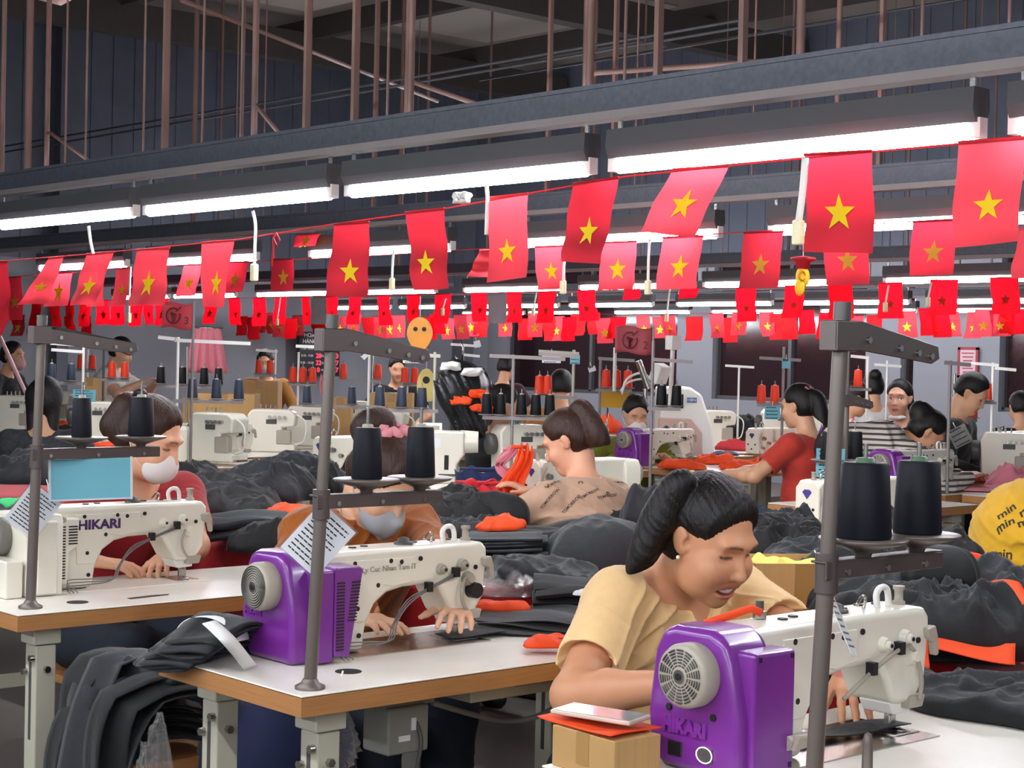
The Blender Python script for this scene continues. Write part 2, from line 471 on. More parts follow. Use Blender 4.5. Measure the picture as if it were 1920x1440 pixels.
# ---------------------------------------------------------------- lighting rails: channel on hanger rods, battens with lit tubes
Z_T = CAMZ + .522                       # tube height
def rail(u, v0, v1, rods, label, zt=Z_T, post=False):
    t = thing('lighting_rail', label, 'light rail', (u, v0, zt + .16), 0, 'lighting rails over the sewing lines')
    L = v1 - v0
    G().box((0, L / 2, .03), (.05, L, .075)).box((-.027, L / 2, .062), (.012, L, .012)).build('channel', m_galv, t)
    G().box((-.002, L / 2, -.02), (.062, L, .022)).build('flange', m_galv2, t)
    for px, kind in rods:
        v = pu(px, 400, u).y
        if not (v0 < v < v1): continue
        r = .0045 if kind == 0 else .011
        g = G()
        if kind == 2: g.box((-.01, v - v0, .06 + (H - zt - .22) / 2), (.02, .016, H - zt - .22)).box((.01, v - v0 + .012, .06 + (H - zt - .22) / 2), (.006, .012, H - zt - .22))
        else: g.cyl((0, v - v0, .06), (0, v - v0, H - zt - .17), r, n=8)
        g.build('hanger_rod', m_rod, t)
    return t
def tube_light(u, v0, v1, label, group, zt=Z_T, name='tube_light'):
    t = thing(name, label, 'tube light', (u, v0, zt), 0, group)
    L = v1 - v0
    G().prism([(-.022, .022), (.022, .022), (.034, .05), (.03, .1), (-.03, .1), (-.034, .05)], .012, L - .012).build('batten', m_batten, t)
    G().cyl((0, .035, 0), (0, L - .035, 0), .0185, n=10).build('tube', m_tube, t)
    for y in (.02, L - .02):
        G().box((0, y, .01), (.03, .03, .045)).cyl((0, y, .0), (0, y + (.02 if y < L / 2 else -.02), 0), .013, n=8).build('lamp_holder', m_white, t)
    for y in (.035, L - .035): G().bar((0, y, .02), (0, y, .126), .014, .006).build('mounting_clip', m_steel, t)
    return t
rods1 = [(2, 1), (53, 2), (120, 0), (158, 0), (266, 0), (310, 2), (376, 0), (448, 0), (575, 2), (665, 2), (722, 0), (765, 1), (1100, 1), (1165, 0), (1232, 2), (1390, 2), (1493, 1), (1720, 0), (1883, 0)]
rail(3.3, .2, 9.0, rods1, 'grey steel lighting rail directly over the big flags, lowest and thickest in view')
vs1 = [pu(p, y_, 3.3).y for p, y_ in ((1870, 247), (1130, 318), (640, 362), (265, 398))]
vs1 = [vs1[0] - 1.28] + vs1 + [vs1[-1] + 1.27]
nm = ['over the largest corner flag', 'over the two large bright flags', 'over the dark two toned flag', 'over the gap with the ivory switch', 'at its far dim end']
for i in range(5): tube_light(3.3, vs1[i] + .03, vs1[i + 1] - .03, 'lit tube light on the lowest rail, ' + nm[i], 'tube lights on the lowest rail')
for u, lab in ((1.0, 'over the camera side of the front tables'), (-1.3, 'over the sewing line behind the viewer')):
    rail(u, -3.2, 6.6, [], 'grey steel lighting rail ' + lab)
    for k in range(7): tube_light(u, -3 + 1.31 * k, -3 + 1.31 * k + 1.25, 'lit white tube light on the rail ' + lab, 'tube lights on the rail ' + lab)
rng = random.Random(3)
for k, (u, px0, px1, gap, lab) in enumerate(((5.3, -80, 2000, .5, 'second'), (9.2, -60, 2000, .35, 'third'), (12.3, -40, 2000, .3, 'fourth'), (14.3, -30, 2000, .3, 'fifth'))):
    v1, v0 = pu(px0, 560, u).y, pu(px1, 560, u).y
    v1 = min(v1, 17.5)
    rl = [(rng.uniform(0, 1900), rng.choice((0, 0, 1, 2))) for _ in range(14 if k == 0 else 10)]
    rail(u, v0, v1, rl, 'grey steel lighting rail, %s one up from the sewing line at the front' % lab, zt=Z_T + (.02 if k else 0))
    v = v0 + .1
    while v + 1.2 < v1:
        tube_light(u, v, v + 1.22, 'lit white tube light on the %s rail back' % lab, 'tube lights on the %s rail' % lab, zt=Z_T + (.02 if k else 0))
        v += 1.22 + gap * rng.choice((.2, .5, 1))
# ---------------------------------------------------------------- conduits running with the rails
def run(name, label, cat, pts, r, m=m_rod, group=None, n=8):
    c = sum((V(p) for p in pts), V()) / len(pts); o = G().tube([V(p) - c for p in pts], r, n).build(name, m); o.location = c
    return tag(o, label, cat, group)
run('hanging_conduit', 'long thin pale conduit just above the lowest rail, running its whole length', 'pipe', [pu(0, 345, 4.6), pu(960, 197, 4.6), pu(1915, 52, 4.6)], .011)
run('hanging_conduit', 'upper of a close pair of dim conduits high behind the hanger rods', 'pipe', [pu(-20, 279, 7), pu(640, 168, 7), pu(1400, 36, 7)], .009, m_roddk)
run('hanging_conduit', 'lower of a close pair of dim conduits high behind the hanger rods', 'pipe', [pu(-20, 290, 7), pu(640, 179, 7), pu(1400, 50, 7)], .009, m_roddk)
run('hanging_conduit', 'single dim conduit high in the far roof space on the side of the windows', 'pipe', [pu(900, 150, 9), pu(1500, 50, 9), pu(1920, -20, 9)], .012, m_roddk)
run('hanging_conduit', 'slanting brown pipe crossing high under the roof behind the thin rods', 'pipe', [pd(340, 0, 9), pd(820, 190, 13)], .014, m_rod)
def drop(px, ytop, yk, ex, ey, hx, hy, u, label):
    """a conduit dropping from the roof with an elbow arm and a white lamp holder"""
    a, k, e = pu(px, ytop, u), pu(px, yk, u), pu(ex, ey, u); a.x, a.y = k.x, k.y; a.z = H - .02
    b = pu(px, yk + 90, u); b.x, b.y = k.x, k.y
    h = pu(hx, hy, u)
    t = thing('drop_conduit', label, 'conduit', k)
    G().cyl(a - k, b - k, .012, n=8).build('pipe', m_rod, t)
    G().tube([V((0, 0, 0)), (e - k) * .06 + V((0, 0, .012)), e - k], .008).build('arm', m_rod, t)
    G().tube([e - k, (e + h) / 2 - k + V((0, 0, .02)), h - k + V((0, 0, .03))], .006).build('wire', m_cord, t)
    G().lathe([(.012, .05), (.03, .045), (.038, .0), (.03, -.005)], h - k, (0, 0, 1), 14).build('lamp_holder', m_white, t)
    return t
drop(88, 0, 250, 190, 318, 194, 328, 3.45, 'pale conduit drop with slanted arm and white lamp holder, farthest along the lowest rail')
drop(477, 0, 200, 535, 264, 484, 288, 3.45, 'pale conduit drop with a short slanted arm, white lamp holder under its foot')
drop(765, 0, 158, 893, 195, 890, 240, 3.45, 'pale conduit drop whose level arm bends down beside a junction box')
drop(1100, 0, 146, 1455, 114, 1453, 168, 3.45, 'pale conduit drop with the longest level arm and hanging white lamp holder')
# ceiling fan, seen at the top edge
p = pd(168, -14, 7.2)
f_ = thing('ceiling_fan', 'pale ceiling fan whose hub and one blade dip into view beside the top corner', 'fan', p)
m_fan = mat('pale fan enamel', 'd9a99a', .4)
G().lathe([(.02, .16), (.09, .14), (.11, .06), (.11, 0), (.085, -.035), (.03, -.045)], (0, 0, .05), n=28).build('hub', m_fan, f_)
G().cyl((0, 0, .2), (0, 0, H - p.z - .02), .012).build('down_rod', m_fan, f_)
for a in (-40, 80, 200):
    c_, s_ = math.cos(R_(a)), math.sin(R_(a))
    g = G(); g.grid([[V((c_ * r - s_ * w_, s_ * r + c_ * w_, .06 + w_ * .12 + dz)) for w_ in (-.06, -.02, .02, .06)] for r in (.1, .2, .4, .6) for dz in (0,)])
    g.build('blade', m_fan, f_, solid=.006)
# ---------------------------------------------------------------- sewing tables of the front line
TZ = .75
def sewing_table(x0, y0, label, L=1.2, W=.535, group='sewing tables of the front line', op=1, simple=False):
    """op=1: operator on the +y side"""
    t = thing('sewing_table', label, 'sewing table', (x0, y0, 0), 0, group)
    G().box((L / 2, W / 2, TZ - .002), (L, W, .004)).build('laminate_top', m_lam, t, bevel=.0015, seg=1)
    G().box((L / 2, W / 2, TZ - .0235), (L, W, .037)).build('wood_edge', m_wood, t)
    for x in (.1, L - .12):
        for y in (.075, W - .09):
            l = G().box((x, y, .33), (.055, .06, .66)).box((x, y, .685), (.075, .075, .045)).build('leg', m_leg, t, bevel=.004)
            if simple: continue
            G().box((x - .0275, y, .52), (.002, .012, .2)).build('slot', m_dgrey, l)
            for dy in (-.018, .02): G().cyl((x - .0275, y + dy, .61 - dy), (x - .04, y + dy, .61 - dy), .009, n=6).build('bolt', m_steel, l)
            G().cyl((x, y - .03, .6), (x, y - .042, .6), .009, n=6).build('bolt', m_steel, l)
        G().box((x, W / 2, .1), (.04, W - .17, .04)).build('foot_bar', m_leg, t)
        G().box((x, W / 2, .715), (.05, W - .1, .02)).build('bracket', m_leg, t)
    G().box((L / 2, .075, .32), (L - .27, .03, .04)).build('stretcher', m_leg, t)
    return t
V1, V2, V3, V0 = 3.909, 2.693, 1.478, 5.125
U0 = 1.880
T1 = sewing_table(U0, V1, 'wood edged white sewing table carrying the all cream machine')
T2 = sewing_table(U0, V2, 'wood edged white sewing table with a purple machine and black cloth on its corner')
T3 = sewing_table(U0, V3, 'white sewing table at the bottom edge with the cardboard box and purple machine')
T0 = sewing_table(U0, V0, 'sewing table behind the masked woman in red, heaped with black cloth')
# table fittings: hand holes, slide plates, cable holes
m_hole = mat('dark cut-out', '161310', .7)
for t, hx, hy in ((T1, .22, .115), (T2, .225, .155)):
    G().cyl((hx, hy, TZ - .001), (hx, hy, TZ + .0012), .028, n=20).build('cable_hole', m_hole, t)
G().prism([(.36, .09), (.48, .105), (.49, .115), (.44, .122), (.36, .108)], TZ, TZ + .0012, 'xy').build('slit', m_hole, T1)
# under table 2: control box, cable, motor drawer
p = pv(742, 1362, V2 + .16)
cb = thing('control_box', 'grey control box hanging under the table with the rounded purple machine', 'control box', (p.x, p.y, p.z))
m_cbox = mat('grey box enamel', '86857d', .5)
G().box((0, 0, 0), (.11, .09, .1)).build('housing', m_cbox, cb, bevel=.006)
G().box((0, .03, .075), (.16, .12, .055)).build('mounting_plate', m_cbox, cb)
G().box((-.012, -.046, -.016), (.03, .002, .012)).build('sticker', m_paper, cb)
G().box((.012, -.046, .012), (.012, .003, .026)).build('rocker_switch', m_paper, cb)
G().tube([(.02, -.03, .03), (.022, -.06, -.02), (.01, -.06, -.1), (0, -.05, -.3)], .0045, sub=5).build('cable', m_dgrey, cb)
ce = [pu(812, 1318, 2.35), pu(880, 1338, 2.5), pu(950, 1352, 2.65), pu(1010, 1342, 2.72), pu(1085, 1300, 2.8), pu(1150, 1258, 2.9)]
run('power_cord', 'thick grey cord sagging under the table beside the control box', 'cord', spline([V(q) for q in ce], 5), .0065, mat('grey cord', '8d8a84', .5))
p = pv(905, 1280, V2 + .2)
dr = thing('under_table_tray', 'cream tray under the middle of the table with the rounded purple machine', 'tray', (p.x + .06, p.y, TZ - .0425))
G().box((0, 0, -.025), (.36, .2, .05)).build('tray_body', m_leg, dr, bevel=.004)
G().box((0, -.102, -.02), (.1, .006, .015)).build('tray_lip', m_grey, dr)

# ---------------------------------------------------------------- lockstitch machines (origin: needle point on the table, operator on +y)
def rings(g, c, ax, rads, r=.0012):
    x, y, z = basis(ax)
    for q in rads: g.tube([V(c) + (x * math.cos(a) + y * math.sin(a)) * q for a in [2 * PI * i / 28 for i in range(29)]], r, 5)
PROF = [(-.47, .004), (-.30, .004), (-.292, .06), (-.27, .105), (-.235, .128), (-.19, .137), (-.10, .14), (-.082, .125), (-.045, .06), (.018, .055), (.05, .1), (.06, .19), (.058, .212), (.045, .226), (.02, .228), (-.46, .228), (-.47, .215)]
def machine(loc, label, style, group='lockstitch machines of the front line'):
    t = thing('sewing_machine', label, 'sewing machine', loc, 0, group)
    cov = m_cream if style == 'white' else m_purple
    G().prism(PROF, -.05, .055).build('body', m_cream, t, bevel=.013, seg=3, ang=50)
    G().box((-.2, 0, .001), (.48, .178, .003)).build('bed_plate', m_steel if style != 'white' else m_lam, t)
    G().box((.0, .0, .003), (.07, .1, .003)).build('needle_plate', m_steel, t, bevel=.001)
    # rear cover and end cover
    if style == 'square':
        G().prism([(-.112, 0), (-.05, 0), (-.05, .19), (-.06, .205), (-.112, .205)], -.503, -.4, 'yz').build('rear_cover', cov, t, bevel=.008, seg=3)
    elif style == 'round':
        G().prism([(-.125, .004), (-.05, .004), (-.05, .2), (-.06, .205), (-.125, .2)], -.477, -.435, 'yz').build('rear_cover', cov, t, bevel=.006, seg=3)
    else:
        G().prism([(-.12, .004), (-.05, .004), (-.05, .19), (-.06, .2), (-.12, .2)], -.5, -.44, 'yz').build('rear_cover', cov, t, bevel=.006, seg=3)
    end = [(-.1, .0), (.06, .0), (.092, .02), (.098, .09), (.085, .19), (.066, .225), (.04, .235), (-.04, .235), (-.066, .22), (-.08, .19), (-.1, .1)]
    if style == 'white': end = [(-.11, 0), (.08, 0), (.09, .02), (.09, .2), (.08, .215), (-.1, .215), (-.11, .2)]
    e = G().prism(end, -.527, -.42, 'yz').build('end_cover', cov, t, bevel=.016 if style != 'white' else .006, seg=4)
    # handwheel
    hc = V((-.527, -.012, .162)) if style != 'white' else V((-.527, .02, .15))
    hm = m_grey if style != 'white' else mat('grey wheel', '77736d', .5)
    hw = G().lathe([(.05, 0), (.052, .006), (.052, .03), (.049, .037), (.044, .039), (.01, .041)], hc, (-1, 0, 0), 40).build('handwheel', hm, t)
    hf = G(); o2 = hc + V((-.0405, 0, 0))
    if style == 'square':
        for q in (.017, .022, .027, .032, .037, .042): 
            for k in range(14):
                a0, a1 = 2 * PI * k / 14 + .06, 2 * PI * (k + 1) / 14 - .06
                hf.tube([o2 + V((0, math.cos(a0 + (a1 - a0) * i / 4) * q, math.sin(a0 + (a1 - a0) * i / 4) * q)) for i in range(5)], .0015, 4)
    else: rings(hf, o2, (-1, 0, 0), (.014, .019, .024, .029, .034, .039, .044))
    hf.build('grille_slots', m_dgrey, hw)
    G().cyl(o2, o2 + V((-.003, 0, 0)), .011, n=20).build('hub', m_steel, hw); G().cyl(o2 + V((-.002, 0, 0)), o2 + V((-.0045, 0, 0)), .006, n=12).build('hub_hole', m_black, hw)
    # vents
    vg = G()
    if style == 'round':
        pl = G().prism([(-.436, .015), (-.395, .012), (-.362, .2), (-.372, .206), (-.436, .206)], -.128, -.05).build('vent_cover', cov, t, bevel=.005, seg=2)
        for i in range(22):
            z = .03 + i * .0068
            vg.box((-.422, -.1286, z), (.02, .002, .0032))
            if i > 8: vg.box((-.392 + .0008 * (i - 8), -.1286, z), (.022, .002, .0032))
        vg.build('vent_slots', m_black, pl)
    elif style == 'white':
        pl = G().prism([(-.44, .03), (-.395, .02), (-.388, .11), (-.365, .125), (-.36, .2), (-.44, .2)], -.085, -.045).build('vent_cover', cov, t, bevel=.005, seg=2)
        for i in range(19):
            z = .04 + i * .0077
            vg.box((-.417, -.0856, z), (.03, .002, .0036))
            if i > 11: vg.box((-.38, -.0856, z), (.026, .002, .0036))
        vg.build('vent_slots', m_black, pl)
        G().ell((-.41, -.086, .198), (.01, .004, .008)).build('knob', m_grey, pl)
    for x, z in ((-.33, .2), (-.23, .2), (-.265, .148), (-.2, .196), (-.145, .2), (-.32, .1), (.02, .17), (.042, .186), (-.315, .04)):
        G().cyl((x, -.05, z), (x, -.053, z), .0055, n=10).build('screw', m_black, t)
    pn = G().prism([(-.36, .206), (-.16, .206), (-.16, .15), (-.22, .142), (-.25, .148), (-.3, .07), (-.35, .07)], -.0525, -.048).build('side_plate', m_cream, t, bevel=.002, seg=2)
    for x, z, r in ((-.085, .172, .014), (-.022, .178, .016), (-.005, .145, .018)):
        kn = G().cyl((x, -.05, z), (x, -.062, z), r, r * .8, 18).cyl((x, -.062, z), (x, -.07, z), r * .55, r * .5, 14)
        kn.build('tension_boss', m_cream if style != 'round' else m_grey, t)
    for x, z in ((-.085, .172), (-.022, .178)): G().cyl((x, -.0695, z), (x, -.0715, z), .004, n=8).build('dial', m_black, t)
    if style == 'round': G().cyl((.008, -.05, .118), (.008, -.074, .118), .019, .018, 20).build('large_dial', m_black, t)
    # face lever, take-up, presser foot
    G().prism([(.035, .19), (.06, .195), (.068, .175), (.072, .14), (.062, .138), (.056, .165), (.04, .172)], -.062, -.045).build('lever', m_grey, t, bevel=.004)
    G().prism([(-.012, .05), (.03, .05), (.038, .072), (-.004, .072)], -.058, -.03).build('bracket', m_grey, t, bevel=.003)
    G().tube([(.0, -.06, .06), (-.025, -.062, .09), (-.03, -.062, .12), (-.02, -.062, .15)] if style != 'square' else [(.015, -.06, .065), (.018, -.062, .1), (.0, -.062, .145), (-.03, -.062, .165), (-.1, -.058, .14), (-.2, -.056, .09)], .004, sub=6).build('hose', m_grey, t)
    for x, z in ((-.125, .135), (-.045, .163)): G().box((x, -.058, z), (.014, .016, .022)).build('cable_clip', m_black, t)
    cb_ = G()
    for k in range(3):
        o = .004 * k
        cb_.tube([(-.04, -.057, .163 - o), (-.125, -.059, .133 - o * .6), (-.19, -.062 - o, .11 - o), (-.235, -.07 - 2 * o, .06 + o), (-.265, -.085 - 2.5 * o, .025 + o), (-.34, -.095 - o, .02 + 2 * o), (-.4, -.095, .018 + 2 * o), (-.41 + 3 * o, -.13, .006)], .0016, 6, sub=5)
    if style != 'square': cb_.build('cable_loom', mat('grey cable', '6f6c68', .4), t)
    G().cyl((-.002, -.005, .058), (-.002, -.005, .03), .006).cyl((.012, -.005, .058), (.012, -.005, .022), .0045).build('presser_bar', m_steel, t)
    G().box((.004, -.006, .02), (.022, .012, .024)).box((.002, -.022, .006), (.018, .034, .004)).build('presser_foot', m_steel, t, bevel=.002)
    G().cyl((-.002, -.012, .03), (-.002, -.012, .002), .0012, n=6).build('needle', m_steel, t)
    G().prism([(-.045, .062), (.016, .058), (.02, .04), (-.03, .038)], -.04, .03).build('face_guard', m_white, t, bevel=.004)
    # top fittings
    tp = G().lathe([(.012, 0), (.012, .006), (.008, .008), (.008, .026), (.011, .028), (.011, .034)], (.03, .0, .227), n=16).build('thread_post', m_grey, t)
    G().tube([(-.04, -.005, .226), (-.045, -.005, .25), (-.035, -.005, .262), (-.018, -.005, .262), (-.01, -.005, .25), (-.008, -.005, .226)], .006, sub=4).build('top_handle', m_white, t)
    G().tube([(-.075, 0, .226), (-.07, 0, .245), (-.08, 0, .25), (-.095, 0, .235)], .003, sub=4).build('thread_hook', m_steel, t)
    G().lathe([(.022, 0), (.022, .006), (.014, .007), (.014, .014), (.004, .018)], (-.155, .0, .227), n=20).build('oil_window', m_dgrey, t)
    for x, y_ in ((-.26, .01), (-.3, 0), (-.11, .02), (-.05, .03), (-.005, .025)): G().cyl((x, y_, .2275), (x, y_, .2305), .009, n=14).build('top_plug', m_black, t)
    return t, e
M2, e2 = machine((2.562, 3.056, TZ), 'purple and cream sewing machine with a ring patterned handwheel, among cables', 'round')
M1, e1 = machine((2.55, 4.275, TZ), 'cream sewing machine without purple covers, dark lettering on its arm', 'white')
M3, e3 = machine((2.562, 1.832, TZ), 'purple and cream sewing machine with a square cover and glowing switch, frontmost', 'square')
fx = lambda x, z, y: frame((x, y, z), (1, 0, 0), (0, 0, 1))
text_obj('HIKARI', .036, m_lbl, M1, fx(-.285, .176, -.0535), 'brand_lettering', bold=.0012, sx=1.15)
G().box((-.56, -.03, .05), (.05, .17, .1)).build('motor_box', m_cream, M1, bevel=.006)
def paper(name, w_, h_, mx, parent, lines=8, m=m_paper, ink=m_ink, seed=0, th=.0006, head=0, margin=.1):
    o = G().box((0, 0, 0), (w_, h_, th)).build(name, m, parent, loc=None) if False else link(name, G().box((0, 0, 0), (w_, h_, th)).mesh(name), m, parent, mx=mx)
    rr = random.Random(seed); g = G(); y = h_ * (.5 - margin)
    for k in range(lines):
        x = -w_ * (.5 - margin); hh = h_ / lines * .28
        end = w_ * (.5 - margin) * rr.choice((1, 1, .9, .6))
        while x < end:
            l = rr.uniform(.05, .16) * w_; l = min(l, end - x)
            for sgn in (1, -1): g.box((x + l / 2, y, sgn * (th / 2 + .0002)), (l, hh, .0003))
            x += l + w_ * .018
        y -= h_ * (1 - 2 * margin) / max(1, lines - 1)
    q = g.build('print_lines', ink, o)
    return o
# warning labels on the covers
def warn(parent, mx, w_=.026, h_=.085):
    o = paper('warning_label', w_, h_, mx, parent, 9, seed=4)
    m = G().prism([(-w_ * .3, .008), (0, .008), (-w_ * .15, .022)], .0006, .001, 'xy').build('caution_triangle', m_yel, o)
side = lambda x, y, z: frame((x, y, z), (0, -1, 0), (0, 0, 1))
warn(M2, side(-.479, -.085, .075)); warn(M1, side(-.502, -.08, .09), .04, .085)
paper('notice', .055, .05, side(-.586, -.04, .055), M1, 4, seed=9)
text_obj('HIKARI', .02, m_purple, M2, side(-.529, .045, .1), 'embossed_lettering', ext=.001, bold=.0008)
text_obj('HIKARI', .03, m_purple, M3, side(-.5285, .01, .072), 'embossed_lettering', ext=.003, bold=.002)
text_obj('HIKARI', .02, m_cream, M2, fx(-.42, .004, -.05), 'base_lettering', ext=.002)
m_glow = mat('lit switch ring', 'ffffff', .4, emit=.55, var=0)
for y_, c in ((.03, m_black), (-.035, m_dgrey)):
    s_ = G().box((-.528, y_, .035), (.004, .03, .024)).build('rocker_switch', c, M3, bevel=.002)
    if y_ < 0: 
        g = G(); g.tube([V((-.531, y_ + math.cos(a) * .0165, .036 + math.sin(a) * .0125)) for a in [2 * PI * i / 24 for i in range(25)]], .0009, 6); g.build('light_ring', m_glow, s_)
for y_, z in ((.055, .1), (-.05, .1), (-.04, .085)): pass
for y_, z in ((.045, .1), (-.05, .098)): G().cyl((-.5265, y_, z), (-.53, y_, z), .006, n=10).build('screw', m_black, M3)
for z in (.195, .02):
    for x in (-.49, -.412): G().box((x, -.1125, z), (.006, .002, .008)).build('cover_clip', m_black, M3)
G().prism([(-.42, .045), (-.35, .05), (-.35, .06), (-.41, .065)], -.13, -.1).cyl((-.42, -.11, .054), (-.35, -.11, .054), .012).build('knee_shaft', m_grey, M3)
run('red_ribbon', 'folded red ribbon lying on top of the purple machine with the square cover', 'ribbon', [V((2.10, 1.86, .982)), V((2.16, 1.86, .99)), V((2.2, 1.85, 1.0)), V((2.215, 1.84, .992))], .007, m_orcl)
bt = thing('bottle_spout', 'small grey spout post on top of the machine beside the red ribbon', 'post', (2.235, 1.86, TZ + .229))
G().cyl((0, 0, 0), (0, 0, .012), .012).build('base', m_steel, bt); G().cyl((0, 0, .012), (0, 0, .03), .007).build('cap', m_dgrey, bt)
# handwriting on machine 2's plate
text_obj('Ly Cuc Nhan Tam IT', .018, mat('pencil', '8f8a80', .8), M2, fx(-.235, .184, -.0545), 'handwriting', bold=-.0002)

# ---------------------------------------------------------------- thread stands and cones
def cone_mesh(rb, rt, h, mt):
    t = None
def thread_cone(loc, label, m, rb=.035, rt=.029, h=.11, group='thread cones', tip=m_grey, rings_=True, n=28):
    t = thing('thread_cone', label, 'thread cone', loc, 0, group)
    G().lathe([(rb * .97, 0), (rb, .003), (rt, h - .004), (rt * .92, h)], n=n).build('thread', m, t)
    G().lathe([(rt * .45, h - .003), (rt * .4, h + .006), (rt * .3, h + .007)], n=14).build('cone_tip', tip, t)
    return t
def thread_stand(base, lean, label, L, z_top, z_low, discs, group='thread stands of the front line', arm2=None, pole_r=.0115, disc_r=.068, drop_=.07, ang=0):
    """lean: x,y offset of the top; discs: distances along the arm"""
    t = thing('thread_stand', label, 'thread stand', base, 0, group)
    H_ = z_top - base[2]; at = lambda z: V((lean[0] * z / H_, lean[1] * z / H_, z))
    zl = z_low - base[2]
    G().lathe([(.03, 0), (.03, .006), (.018, .012), (.014, .02)], n=24).build('base_flange', m_pole, t)
    G().cyl(at(.0), at(zl - .01), pole_r * 1.12, n=18).build('lower_pole', m_pole, t)
    G().cyl(at(zl - .02), at(H_), pole_r, n=18).build('upper_pole', m_pole, t)
    G().cyl(at(H_ - .003), at(H_ + .022), pole_r * 1.15, n=18).build('pole_cap', m_dgrey, t)
    d = V((math.cos(ang), math.sin(ang), 0)); s_ = V((-d.y, d.x, 0))
    # top arm: tapering bracket
    p = at(H_ - .025)
    fr_ = Matrix((d, s_, V((0, 0, 1)))).transposed().to_4x4(); fr_.translation = p
    g = G().prism([(-.03, .02), (.03, .02), (L, .02 - drop_ * .55), (L + .005, -.006 - drop_ * .45), (L - .015, -.014 - drop_ * .45), (.03, -.024), (-.03, -.026)], -.016, -.012).prism([(-.03, .02), (.03, .02), (L, .02 - drop_ * .55), (L, .017 - drop_ * .55), (.03, .017), (-.03, .017)], -.016, .012)
    g.box((-.005, 0, -.003), (.05, .034, .044))
    o = g.build('top_arm', m_arm, t, bevel=.0015, seg=1); o.matrix_basis = fr_
    for x in (.045, L * .55, L * .76, L - .02): G().cyl((x, -.0155, -.002 - drop_ * .5 * x / L), (x, -.02, -.002 - drop_ * .5 * x / L), .005, n=10).build('bolt', m_steel, o)
    # lower arm
    p = at(zl); fr2 = fr_.copy(); fr2.translation = p
    LL = discs[-1] + .03
    g = G().box((LL / 2, -.014, .003), (LL + .04, .004, .025)).box((LL / 2, 0, .016), (LL + .04, .03, .004)).cyl((0, 0, -.03), (0, 0, .028), pole_r * 1.5, n=18)
    o = g.build('cone_arm', m_arm, t, bevel=.0015, seg=1); o.matrix_basis = fr2
    for x in (.03, LL * .5, LL - .03): G().cyl((x, -.016, 0), (x, -.019, 0), .005, n=10).build('bolt', m_steel, o)
    cs = []
    for k, x in enumerate(discs):
        c = p + d * x + V((0, 0, .018))
        ds = G().lathe([(.012, 0), (.014, .006), (.03, .012), (disc_r * .94, .022), (disc_r, .026), (disc_r * .97, .028), (.02, .0275)], c, n=36).build('cone_tray', m_pole, t)
        G().cyl(c + V((0, 0, .02)), c + V((0, 0, .17)), .004, .0035, n=8).build('spindle', m_steel, t)
        cs.append(V(base) + c + V((0, 0, .0285)))
    return t, cs
b1, b2 = pz(57, 1140, TZ), pz(581, 1291, TZ)
b3 = V((2.01, 1.564, TZ))
S1, c1 = thread_stand(tuple(b1), (.012, -.011), 'taupe thread stand with the blue sign card hanging from it', .265, 1.468, 1.135, (.125, .3), ang=.03)
S2, c2 = thread_stand(tuple(b2), (.022, -.019), 'taupe thread stand over the round covered purple machine', .235, 1.465, 1.115, (.11, .247))
S3, c3 = thread_stand(tuple(b3), (.02, -.017), 'taupe thread stand over the frontmost machine, its pole reaching highest', .225, 1.482, 1.105, (.088, .226), drop_=.06)
for c, l, r in ((c1[0], 'navy thread cone on the stand with the blue card, slimmer and beside the pole', (.026, .023, .1)), (c1[1], 'navy thread cone on the stand with the blue card, out at the arm end', (.035, .03, .102))):
    thread_cone(tuple(c), l, m_navy, *r, group='navy cones at the front')
for c, l in ((c2[0], 'navy thread cone in front of the bowed woman, on the tray by the pole'), (c2[1], 'navy thread cone in front of the bowed woman, out at the arm end')):
    thread_cone(tuple(c), l, m_navy, .0315, .027, .102, group='navy cones at the front')
for c, l, r in ((c3[0], 'large navy thread cone right of the tallest pole, nearer to it', (.042, .036, .114)), (c3[1], 'large navy thread cone farthest out from the tallest pole', (.038, .033, .113))):
    thread_cone(tuple(c), l, m_navy, *r, group='navy cones at the front', tip=mat('green tip', '4d6b52', .5))
# sleeve papers hung on the stands
def hung_paper(c, w_, h_, nrm, tilt, label, seed):
    nrm = V(nrm).normalized(); x = V((0, 0, 1)).cross(nrm).normalized(); y = nrm.cross(x)
    x2 = x * math.cos(tilt) + y * math.sin(tilt); y2 = nrm.cross(x2)
    t = thing('instruction_sheet', label, 'paper sheet', c, 0, 'instruction sheets on the stands')
    mx = frame((0, 0, 0), x2, y2)
    paper('sheet', w_ * .93, h_ * .93, mx, t, 11, seed=seed)
    link('plastic_sleeve', G().box((0, 0, 0), (w_, h_, .0022)).mesh('plastic_sleeve'), m_sleeve, t, mx=mx)
    g = G().tube([y2 * h_ * .5, y2 * h_ * .5 + V((.0, 0, .015)), y2 * h_ * .5 + V((0, .01, .03))], .0012); g.build('cord', m_cord, t)
    return t
cdir = lambda p: (O_ - V(p)).normalized()
p = pd(62, 958, b1.length / 1.02 if False else 4.36); hung_paper(p + V((0, 0, 0)), .1, .125, cdir(p) + V((.25, .1, 0)), R_(-38), 'printed sheet in a clear sleeve tied crooked to the stand with the blue card', 1)
p = pd(597, 1012, 3.40); hung_paper(p, .1, .13, cdir(p) + V((.1, 0, 0)), R_(-42), 'printed sheet in a clear sleeve tied crooked behind the middle pole', 2)
p = pd(1570, 1150, 2.70); hung_paper(p, .075, .15, cdir(p) + V((.95, .35, 0)), R_(-12), 'printed sheet in a clear sleeve hanging edge on from the tallest pole', 3)
